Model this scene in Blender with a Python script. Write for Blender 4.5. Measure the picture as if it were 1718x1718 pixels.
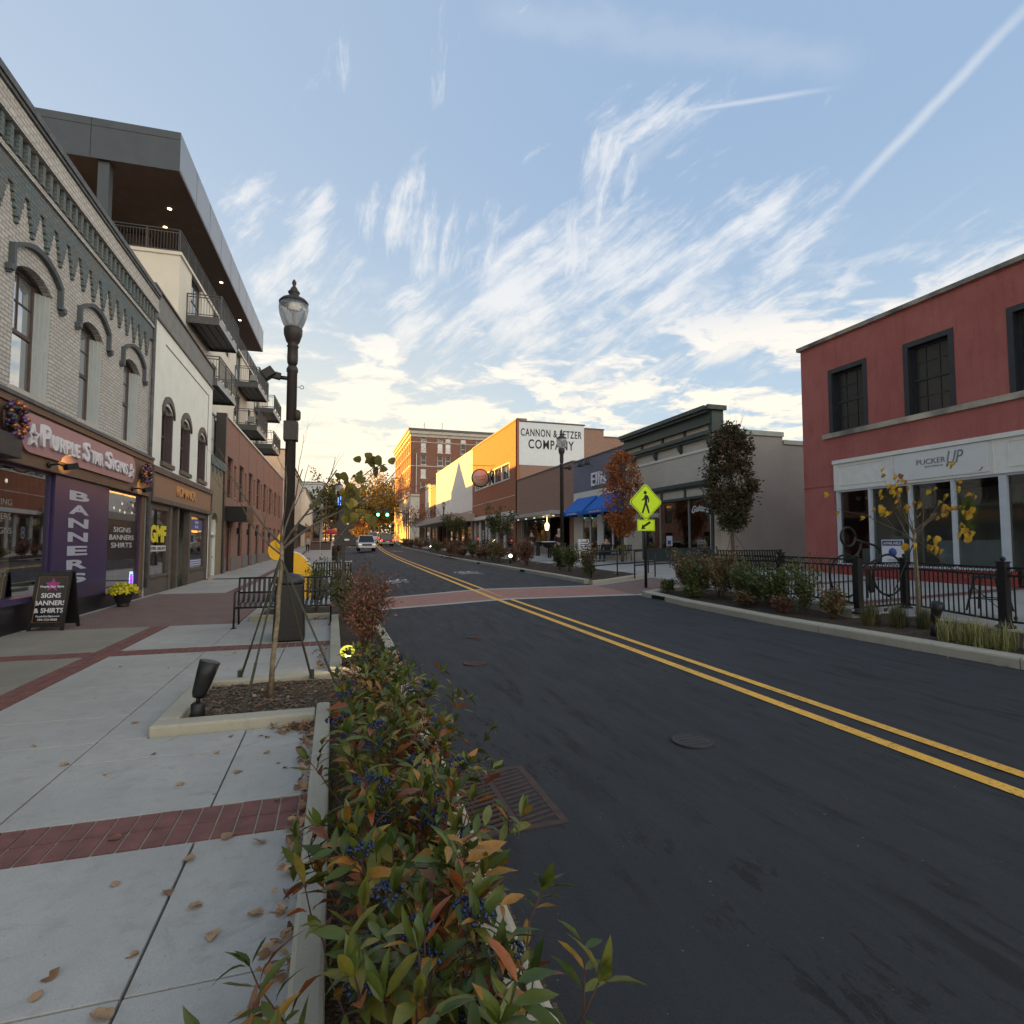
import bpy, math, random
import numpy as np
from mathutils import Vector, Matrix, noise as mnoise
from math import radians as R, sin, cos, pi

for o in list(bpy.data.objects): bpy.data.objects.remove(o)
S = bpy.context.scene
C = S.collection
random.seed(7)

# ------------------------------------------------------------------ camera
cam_d = bpy.data.cameras.new('camera'); cam = bpy.data.objects.new('camera', cam_d); C.objects.link(cam)
cam_d.sensor_width = 36; cam_d.sensor_fit = 'HORIZONTAL'; cam_d.lens = 945/1718*36
cam_d.clip_start = 0.05; cam_d.clip_end = 5000
cam.location = (0, 0, 1.65); cam.rotation_euler = (R(90+3.25), 0, R(-17.6))
S.camera = cam
S.view_settings.view_transform = 'Standard'; S.view_settings.look = 'None'
S.view_settings.exposure = 2.33; S.view_settings.gamma = 1
S.render.resolution_x = 1024; S.render.resolution_y = 1024

# ------------------------------------------------------------------ sun and sky
SUN_AZ = 45.0     # degrees from +Y (along the street) toward -X
SUN_EL = 4.5
sd = Vector((-sin(R(SUN_AZ))*cos(R(SUN_EL)), cos(R(SUN_AZ))*cos(R(SUN_EL)), sin(R(SUN_EL))))
sl = bpy.data.lights.new('sun', 'SUN'); sun = bpy.data.objects.new('sun', sl); C.objects.link(sun)
sl.energy = 5.0; sl.angle = R(0.6); sl.color = (1.0, 0.43, 0.05)
sun.rotation_euler = sd.to_track_quat('Z', 'Y').to_euler(); sun.location = (-60, 60, 60)

W = bpy.data.worlds.new('World'); S.world = W; W.use_nodes = True
nt = W.node_tree; nt.nodes.clear()
def wn(t, **k):
    n = nt.nodes.new(t)
    for a, b in k.items(): setattr(n, a, b)
    return n
def wl(a, b): nt.links.new(a, b)
def wm(op, a, b=None, c=None, clamp=False):
    n = wn('ShaderNodeMath', operation=op, use_clamp=clamp)
    for i, x in enumerate((a, b, c)):
        if x is None: continue
        if isinstance(x, (int, float)): n.inputs[i].default_value = x
        else: wl(x, n.inputs[i])
    return n.outputs[0]
def wramp(x, a, b, c0=0.0, c1=1.0):
    n = wn('ShaderNodeMapRange', interpolation_type='SMOOTHSTEP')
    wl(x, n.inputs[0]); n.inputs[1].default_value = a; n.inputs[2].default_value = b
    n.inputs[3].default_value = c0; n.inputs[4].default_value = c1
    return n.outputs[0]
sky = wn('ShaderNodeTexSky', sky_type='NISHITA'); sky.sun_disc = False
sky.sun_elevation = R(SUN_EL+3); sky.sun_rotation = R(-SUN_AZ)
sky.altitude = 200; sky.air_density = 1.0; sky.dust_density = 1.0; sky.ozone_density = 1.6
tc = wn('ShaderNodeTexCoord'); sep = wn('ShaderNodeSeparateXYZ'); wl(tc.outputs['Generated'], sep.inputs[0])
dx, dy, dz = sep.outputs
zz = wm('ADD', wm('MAXIMUM', dz, 0.0), 0.10)
U_ = wm('DIVIDE', dx, zz); V_ = wm('DIVIDE', dy, zz)
def wvec(x, y, z=0.0):
    n = wn('ShaderNodeCombineXYZ')
    for i, q in enumerate((x, y, z)):
        if isinstance(q, (int, float)): n.inputs[i].default_value = q
        else: wl(q, n.inputs[i])
    return n.outputs[0]
def wnoise(v, sc, det=6, rough=.55, dist=0.0):
    n = wn('ShaderNodeTexNoise'); wl(v, n.inputs['Vector'])
    n.inputs['Scale'].default_value = sc; n.inputs['Detail'].default_value = det
    n.inputs['Roughness'].default_value = rough; n.inputs['Distortion'].default_value = dist
    return n.outputs[0]
def wrot(ang, su, sv, ou=0.0, ov=0.0):
    a = R(ang); ca, sa = cos(a), sin(a)
    p = wm('ADD', wm('MULTIPLY', U_, ca*su), wm('MULTIPLY', V_, sa*su)); p = wm('ADD', p, ou)
    q = wm('ADD', wm('MULTIPLY', U_, -sa*sv), wm('MULTIPLY', V_, ca*sv)); q = wm('ADD', q, ov)
    return wvec(p, q)
YAW_, PIT_ = R(17.6), R(3.25)
_fw = Vector((sin(YAW_)*cos(PIT_), cos(YAW_)*cos(PIT_), sin(PIT_))); _rt = Vector((cos(YAW_), -sin(YAW_), 0)); _up = _rt.cross(_fw)
def skydir(az, el): return Vector((sin(R(az))*cos(R(el)), cos(R(az))*cos(R(el)), sin(R(el))))
def wdot(v):
    n = wn('ShaderNodeVectorMath', operation='DOT_PRODUCT'); wl(tc.outputs['Generated'], n.inputs[0])
    n.inputs[1].default_value = v; return n.outputs['Value']
# low puffy cloud deck: dense near the horizon, breaking up with height
warp = wnoise(wvec(U_, V_, 3.1), 1.6, 4, .55)
wv = wvec(wm('ADD', U_, wm('MULTIPLY', warp, .45)), wm('ADD', V_, wm('MULTIPLY', warp, -.35)), 1.7)
puff = wnoise(wv, 3.1, 10, .60, .0)
lowcov = wramp(dz, .08, .44, .060, -.06)
puffm = wramp(wm('ADD', puff, lowcov), .435, .575)
puffm = wm('MULTIPLY', puffm, wramp(dz, .31, .46, .95, .0))
# cirrus laid out on the sky dome round one fixed heading
def skydirp(x, y): return None
c0 = Vector((sin(R(25))*cos(R(28)), cos(R(25))*cos(R(28)), sin(R(28)))); c1 = Vector((cos(R(25)), -sin(R(25)), 0)); c2 = c1.cross(c0)
def wdot(v):
    n = wn('ShaderNodeVectorMath', operation='DOT_PRODUCT'); wl(tc.outputs['Generated'], n.inputs[0])
    n.inputs[1].default_value = v; return n.outputs['Value']
g0 = wm('MAXIMUM', wdot(c0), .05); GP = wm('DIVIDE', wdot(c1), g0); GQ = wm('DIVIDE', wdot(c2), g0)
def grot(ang, su, sv, seed):
    ca, sa = cos(R(ang)), sin(R(ang))
    p = wm('ADD', wm('MULTIPLY', GP, ca*su), wm('MULTIPLY', GQ, sa*su)); q = wm('ADD', wm('MULTIPLY', GP, -sa*sv), wm('MULTIPLY', GQ, ca*sv))
    return wvec(p, q, seed)
def pxdir(x, y):
    v = _fw + _rt*((x-859)/945) - _up*((y-859)/945); v.normalize()
    return math.degrees(math.atan2(v.x, v.y)), math.degrees(math.asin(v.z))
def blobs(lst):
    r_ = None
    for x, y, rad, amp in lst:
        b_ = wm('MULTIPLY', wramp(wdot(skydir(*pxdir(x, y))), cos(rad/945), 1.0), amp); r_ = b_ if r_ is None else wm('MAXIMUM', r_, b_)
    return r_
wob1 = wnoise(wvec(GP, GQ, 4.0), 3.0, 4, .6)
def fibres(ang, su, sv, seed, wa):
    v = wn('ShaderNodeVectorMath', operation='ADD'); wl(grot(ang, su, sv, seed), v.inputs[0]); wl(wvec(wm('MULTIPLY', wob1, wa*.5), wm('MULTIPLY', wob1, wa)), v.inputs[1])
    return wnoise(v.outputs[0], 1.0, 12, .66, .0)
clump = wnoise(wvec(GP, GQ, 12.0), 7.5, 5, .6)
f1 = fibres(30, 5.5, 25.0, 2.0, 1.8); f2 = fibres(72, 6.5, 27.0, 5.0, 2.0)
reg1 = blobs([(1090, 300, 150, .80), (1010, 430, 150, 1.0), (1190, 420, 140, .95), (1320, 385, 115, .9), (1100, 470, 170, .95), (880, 480, 150, 1.0), (1230, 540, 110, .9), (1340, 430, 90, .8), (740, 560, 150, .75), (470, 420, 150, .75), (560, 480, 90, .8), (420, 330, 120, .4), (1620, 430, 80, .8), (1030, 590, 170, .8), (600, 300, 200, .2), (980, 60, 200, .1)])
reg2 = blobs([(720, 375, 115, 1.0), (790, 400, 90, .9), (1020, 290, 80, 1.0), (985, 400, 90, .9), (640, 360, 60, .7), (750, 95, 70, .55), (575, 85, 50, .5)])
def cm(f, reg): return wramp(wm('ADD', wm('ADD', wm('MULTIPLY', f, .62), wm('MULTIPLY', clump, .38)), wm('MULTIPLY', reg, .22)), .61, .81)
cirm = wm('MAXIMUM', cm(f1, reg1), cm(f2, reg2)); cirm = wm('MULTIPLY', cirm, .80)
# contrails: narrow bands along great circles
def trail(a0, e0, a1, e1, w, amp, jitter=.0):
    d0, d1 = skydir(a0, e0), skydir(a1, e1)
    nrm = d0.cross(d1).normalized(); mid = (d0+d1).normalized(); half = d0.dot(mid)
    wob = wm('MULTIPLY', wm('SUBTRACT', wnoise(tc.outputs['Generated'], 14, 5, .65), .5), jitter)
    dist = wm('ABSOLUTE', wm('ADD', wdot(nrm), wob))
    core = wramp(dist, w, 0.0)
    along = wramp(wdot(mid), half-.004, half+.012)
    return wm('MULTIPLY', wm('MULTIPLY', core, along), amp)
def pxdir(x, y):
    v = _fw + _rt*((x-859)/945) - _up*((y-859)/945); v.normalize()
    return math.degrees(math.atan2(v.x, v.y)), math.degrees(math.asin(v.z))
def ptrail(x0, y0, x1, y1, w, amp, j):
    a, b = pxdir(x0, y0), pxdir(x1, y1); return trail(a[0], a[1], b[0], b[1], w, amp, j)
tr = ptrail(1790, -60, 1380, 372, .0105, .42, .010)
tr = wm('MAXIMUM', tr, ptrail(1000, 210, 1400, 148, .0050, .42, .004))
tr = wm('MAXIMUM', tr, ptrail(1500, 405, 1610, 325, .006, .22, .008))
tr = wm('MAXIMUM', tr, ptrail(800, 20, 1450, 110, .035, .13, .06))
tr = wm('MAXIMUM', tr, ptrail(1190, 545, 1420, 510, .004, .18, .004))
tr = wm('MAXIMUM', tr, ptrail(1025, 190, 985, 400, .022, .45, .04))
tr = wm('MAXIMUM', tr, ptrail(1200, 165, 1010, 320, .018, .38, .04))
mask = wm('MAXIMUM', wm('MAXIMUM', puffm, cirm), tr, None, True)
haze_g = wramp(dz, .20, .0, 0, 1)                 # pale veil low over the horizon
sunward = wramp(wdot(Vector((sd.x, sd.y, .08)).normalized()), .10, 1.0)
warm = wm('MULTIPLY', sunward, wramp(dz, .48, .0, .15, 1.0))
def wmix(f, a, b):
    n = wn('ShaderNodeMix', data_type='RGBA')
    if isinstance(f, (int, float)): n.inputs[0].default_value = f
    else: wl(f, n.inputs[0])
    for i, q in ((6, a), (7, b)):
        if isinstance(q, tuple): n.inputs[i].default_value = q
        else: wl(q, n.inputs[i])
    return n.outputs[2]
SK = 1.0
def sc(r, g, b): return (r*SK, g*SK, b*SK, 1)
skyhi, skylo = sc(.84, 1.17, 1.66), sc(1.42, 1.68, 1.86)
tint = wmix(wramp(dz, .0, .62), skylo, skyhi)
base = wmix(.86, sky.outputs[0], tint)            # the physical sky, evened out by high thin haze
base = wmix(wm('MULTIPLY', haze_g, .75), base, sc(2.5, 2.1, 1.6))
base = wmix(wm('MULTIPLY', warm, .62), base, sc(3.1, 2.45, 1.25))
cloudc = wmix(wm('MAXIMUM', warm, wramp(dz, .46, .16)), sc(2.35, 2.32, 2.30), sc(3.05, 2.62, 2.02))
skycol = wmix(wm('MULTIPLY', mask, .88), base, cloudc)
# unseen eastern sky: pink and cream cloud, added extra bright to light the facades
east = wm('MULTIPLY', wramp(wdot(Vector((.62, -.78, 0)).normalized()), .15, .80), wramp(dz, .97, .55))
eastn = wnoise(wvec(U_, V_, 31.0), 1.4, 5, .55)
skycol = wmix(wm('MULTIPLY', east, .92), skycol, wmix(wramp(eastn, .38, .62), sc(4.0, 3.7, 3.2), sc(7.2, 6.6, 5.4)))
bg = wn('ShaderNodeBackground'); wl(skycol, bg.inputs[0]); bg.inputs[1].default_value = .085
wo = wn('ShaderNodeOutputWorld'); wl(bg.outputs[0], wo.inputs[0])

# ------------------------------------------------------------------ materials
def mat(name, col=(.5, .5, .5), rough=.7, metal=0, spec=.4):
    m = bpy.data.materials.new(name); m.use_nodes = True
    b = m.node_tree.nodes['Principled BSDF']
    b.inputs['Base Color'].default_value = (*col, 1); b.inputs['Roughness'].default_value = rough
    b.inputs['Metallic'].default_value = metal; b.inputs['Specular IOR Level'].default_value = spec
    return m
class NT:
    def __init__(s, m): s.m = m; s.t = m.node_tree; s.b = s.t.nodes['Principled BSDF']; s.tc = s.t.nodes.new('ShaderNodeTexCoord')
    def n(s, t, **k):
        x = s.t.nodes.new(t)
        for a, b in k.items(): setattr(x, a, b)
        return x
    def l(s, a, b): s.t.links.new(a, b)
    def noise(s, sc_, det=5, rough=.6, vec=None, dist=0):
        x = s.n('ShaderNodeTexNoise'); s.l(vec or s.tc.outputs['Object'], x.inputs['Vector'])
        x.inputs['Scale'].default_value = sc_; x.inputs['Detail'].default_value = det
        x.inputs['Roughness'].default_value = rough; x.inputs['Distortion'].default_value = dist
        return x.outputs[0]
    def ramp(s, x, stops):
        r = s.n('ShaderNodeValToRGB'); s.l(x, r.inputs[0]); e = r.color_ramp.elements
        while len(e) < len(stops): e.new(.5)
        for i, (p, c) in enumerate(stops):
            e[i].position = p; e[i].color = (*c, 1) if len(c) == 3 else c
        return r.outputs[0]
    def mr(s, x, a, b, c=0, d=1):
        r = s.n('ShaderNodeMapRange'); s.l(x, r.inputs[0])
        for i, q in enumerate((a, b, c, d)): r.inputs[i+1].default_value = q
        return r.outputs[0]
    def mix(s, f, a, b, mode='MIX'):
        x = s.n('ShaderNodeMix', data_type='RGBA', blend_type=mode)
        if isinstance(f, (int, float)): x.inputs[0].default_value = f
        else: s.l(f, x.inputs[0])
        for i, q in ((6, a), (7, b)):
            if isinstance(q, tuple): x.inputs[i].default_value = (*q, 1) if len(q) == 3 else q
            else: s.l(q, x.inputs[i])
        return x.outputs[2]
    def math(s, op, a, b=0, clamp=False):
        x = s.n('ShaderNodeMath', operation=op, use_clamp=clamp)
        for i, q in enumerate((a, b)):
            if isinstance(q, (int, float)): x.inputs[i].default_value = q
            else: s.l(q, x.inputs[i])
        return x.outputs[0]
    def mapping(s, scale, src='Object', rot=(0, 0, 0)):
        x = s.n('ShaderNodeMapping'); s.l(s.tc.outputs[src], x.inputs[0]); x.inputs['Scale'].default_value = scale
        x.inputs['Rotation'].default_value = rot
        return x.outputs[0]
    def col(s, c): s.l(c, s.b.inputs['Base Color'])
    def bump(s, h, st=.3, d=.01):
        x = s.n('ShaderNodeBump'); s.l(h, x.inputs['Height']); x.inputs['Strength'].default_value = st
        x.inputs['Distance'].default_value = d; s.l(x.outputs[0], s.b.inputs['Normal'])
def noisy(name, c0, c1, scale=6, rough=.8, bump=.2, bd=.004, fine=60, spec=.3, metal=0):
    m = mat(name, c0, rough, metal, spec); t = NT(m)
    a = t.noise(scale, 6); f = t.noise(fine, 3)
    c = t.mix(t.mr(a, .35, .65), c0, c1); c = t.mix(t.mr(f, .3, .7, 0, .35), c, tuple(x*.72 for x in c0), 'MIX')
    t.col(c)
    if bump: t.bump(f, bump, bd)
    return m
def brick(name, c1, c2, mortar, bw=.2, bh=.067, ms=.011, rough=.85, dirt=.35, chips=None, bump=.5, wear=(.2, .19, .18)):
    m = mat(name, c1, rough, 0, .25); t = NT(m)
    b = t.n('ShaderNodeTexBrick'); t.l(t.tc.outputs['UV'], b.inputs['Vector'])
    b.inputs['Scale'].default_value = 1; b.inputs['Brick Width'].default_value = bw; b.inputs['Row Height'].default_value = bh
    b.inputs['Mortar Size'].default_value = ms; b.inputs['Mortar Smooth'].default_value = .2
    b.inputs['Color1'].default_value = (*c1, 1); b.inputs['Color2'].default_value = (*c2, 1); b.inputs['Mortar'].default_value = (*mortar, 1)
    a = t.noise(1.6, 7, .65); f = t.noise(28, 4)
    c = t.mix(t.mr(a, .4, .7, 0, dirt), b.outputs[0], wear)
    c = t.mix(t.mr(f, .3, .7, 0, .25), c, tuple(x*.6 for x in c1))
    if chips:
        v = t.mapping((5, 5, 14)); k = t.noise(1.5, 5, .7, v)
        c = t.mix(t.mr(k, .62, .67), c, chips)
    t.col(c)
    h = t.math('SUBTRACT', t.math('MULTIPLY', f, .3), b.outputs[1])
    t.bump(h, bump, .008)
    return m
def leafmat(name, stops, rough=.5, trans=.25, spec=.35):
    m = mat(name, (.1, .2, .05), rough, 0, spec); t = NT(m)
    at = t.n('ShaderNodeAttribute', attribute_name='tint')
    c = t.ramp(at.outputs['Fac'], stops)
    f = t.noise(45, 4); c2 = t.mix(t.mr(f, .45, .75, 0, .45), c, (.09, .05, .02)); f3 = t.noise(190, 2); c2 = t.mix(t.mr(f3, .64, .70, 0, .5), c2, (.05, .03, .015))
    t.col(c2)
    tr_ = t.n('ShaderNodeBsdfTranslucent'); t.l(c2, tr_.inputs[0])
    ms_ = t.n('ShaderNodeMixShader'); ms_.inputs[0].default_value = trans
    o = [x for x in t.t.nodes if x.type == 'OUTPUT_MATERIAL'][0]
    t.l(t.b.outputs[0], ms_.inputs[1]); t.l(tr_.outputs[0], ms_.inputs[2]); t.l(ms_.outputs[0], o.inputs[0])
    return m
def emit(name, col, st):
    m = mat(name, (0.02, .02, .02), .4); b = m.node_tree.nodes['Principled BSDF']
    b.inputs['Emission Color'].default_value = (*col, 1); b.inputs['Emission Strength'].default_value = st
    return m
def glass(name, tint=(.8, .85, .85), refl=.12, back=.0):
    m = bpy.data.materials.new(name); m.use_nodes = True; t = m.node_tree; t.nodes.clear()
    o = t.nodes.new('ShaderNodeOutputMaterial'); a = t.nodes.new('ShaderNodeBsdfTransparent'); a.inputs[0].default_value = (*tint, 1)
    g = t.nodes.new('ShaderNodeBsdfGlossy'); g.inputs['Roughness'].default_value = .02; g.inputs[0].default_value = (.9, .9, .9, 1)
    f = t.nodes.new('ShaderNodeFresnel'); f.inputs[0].default_value = 1.45
    ad = t.nodes.new('ShaderNodeMath'); ad.operation = 'MULTIPLY_ADD'; ad.inputs[1].default_value = .55; ad.inputs[2].default_value = refl*.2; ad.use_clamp = True
    mx = t.nodes.new('ShaderNodeMixShader'); t.links.new(f.outputs[0], ad.inputs[0]); t.links.new(ad.outputs[0], mx.inputs[0])
    t.links.new(a.outputs[0], mx.inputs[1]); t.links.new(g.outputs[0], mx.inputs[2]); t.links.new(mx.outputs[0], o.inputs[0])
    return m

def asphalt():
    m = mat('asphalt', (.05, .052, .056), .85, 0, .35); t = NT(m)
    f = t.noise(240, 3, .6); g_ = t.noise(900, 2); big = t.noise(.55, 6, .6)
    c = t.mix(t.mr(f, .3, .7), (.017, .021, .026), (.041, .048, .056))
    c = t.mix(t.mr(g_, .60, .72), c, (.105, .105, .105))
    c = t.mix(t.mr(big, .35, .65, 0, .42), c, (.026, .027, .031))
    # dark blotches and tyre scuffs running along the road
    v = t.mapping((3.2, .55, 1)); s1 = t.noise(1.6, 6, .68, v, .05)
    v2 = t.mapping((.36, .10, 1)); s2 = t.noise(1.5, 3, .5, v2)
    k = t.math('MULTIPLY', t.mr(s1, .54, .62), t.mr(s2, .44, .56))
    c = t.mix(t.math('MULTIPLY', k, .8), c, (.012, .013, .014))
    v4 = t.mapping((7, 2.2, 1)); s4 = t.noise(1.2, 7, .72, v4, .2); v5 = t.mapping((.8, .16, 1)); s5 = t.noise(1.0, 3, .5, v5)
    c = t.mix(t.math('MULTIPLY', t.math('MULTIPLY', t.mr(s4, .56, .60), t.mr(s5, .43, .55)), .85), c, (.009, .010, .011))
    v3 = t.mapping((1.5, .25, 1)); s3 = t.noise(2.2, 5, .6, v3)
    c = t.mix(t.mr(s3, .55, .8, 0, .25), c, (.085, .085, .086))
    mid_ = t.noise(75, 4, .7); c = t.mix(t.mr(mid_, .38, .62, 0, .5), c, (.016, .017, .019)); c = t.mix(t.mr(mid_, .60, .74, 0, .45), c, (.10, .105, .11))
    spk = t.noise(34, 2, .5); c = t.mix(t.mr(spk, .755, .77), c, (.15, .15, .14))
    t.col(c); t.l(t.mr(s1, .3, .7, .72, .92), t.b.inputs['Roughness'])
    t.bump(t.math('ADD', f, t.math('MULTIPLY', mid_, 1.5)), .8, .008)
    return m
def concrete(name, c0, c1, stain=(.2, .19, .17)):
    m = mat(name, c0, .85, 0, .3); t = NT(m)
    a = t.noise(1.3, 8, .65); b = t.noise(7, 6, .7); f = t.noise(160, 3)
    c = t.mix(t.mr(a, .35, .65), c0, c1)
    c = t.mix(t.mr(b, .52, .72, 0, .42), c, stain)
    g2 = t.noise(.45, 5, .6); c = t.mix(t.mr(g2, .42, .64, 0, .30), c, tuple(x*.8 for x in c0))
    v = t.mapping((26, 1.2, 1), rot=(0, 0, R(4))); br = t.noise(3, 3, .5, v)
    c = t.mix(t.mr(br, .35, .7, 0, .16), c, tuple(x*1.25 for x in c0))
    c = t.mix(t.mr(f, .35, .7, 0, .35), c, tuple(x*.68 for x in c0))
    sp = t.noise(60, 2, .5); c = t.mix(t.mr(sp, .72, .76, 0, .7), c, (.10, .09, .08))
    gv = t.n('ShaderNodeTexVoronoi'); t.l(t.tc.outputs['Object'], gv.inputs['Vector']); gv.inputs['Scale'].default_value = 2.6; gv.inputs['Randomness'].default_value = 1.0
    c = t.mix(t.mr(gv.outputs['Distance'], .045, .03, 0, .55), c, (.11, .105, .10)); w3 = t.noise(2.6, 6, .7, None, 1.2); c = t.mix(t.mr(w3, .60, .66, 0, .30), c, (.20, .19, .17))
    t.col(c); t.bump(f, .3, .003)
    return m
def redwall():
    m = mat('red_stucco', (.36, .12, .1), .9, 0, .25); t = NT(m)
    a = t.noise(.7, 7, .65); b = t.noise(4.5, 6, .7); f = t.noise(22, 5, .7)
    c = t.mix(t.mr(a, .35, .65), (.33, .105, .092), (.405, .145, .125))
    v = t.mapping((1, 3.2, .35)); st = t.noise(2.0, 5, .6, v)       # rain streaks
    c = t.mix(t.mr(st, .50, .74, 0, .45), c, (.23, .07, .062))
    c = t.mix(t.mr(b, .58, .74, 0, .35), c, (.46, .20, .175))
    c = t.mix(t.mr(f, .35, .7, 0, .30), c, (.22, .065, .058)); t.col(c); t.bump(f, .9, .02)
    return m
def mulchmat():
    m = mat('mulch', (.07, .05, .035), .95, 0, .1); t = NT(m)
    f = t.noise(70, 5, .75); v = t.n('ShaderNodeTexVoronoi'); t.l(t.mapping((1, 2.2, 1)), v.inputs['Vector']); v.inputs['Scale'].default_value = 70
    c = t.ramp(v.outputs['Color'], [(0, (.03, .022, .016)), (.5, (.10, .075, .055)), (1, (.22, .18, .14))])
    c = t.mix(t.mr(f, .3, .7, 0, .6), c, (.03, .022, .018)); t.col(c); t.bump(v.outputs[0], .8, .02)
    return m
def wood(name, c0, c1):
    m = mat(name, c0, .6, 0, .3); t = NT(m)
    v = t.mapping((1, .8, 14), 'Object'); a = t.noise(2.2, 6, .6, v, 1.0)
    t.col(t.ramp(a, [(.25, c0), (.6, c1), (.8, tuple(x*.55 for x in c0))])); t.bump(a, .2, .004)
    return m
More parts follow.
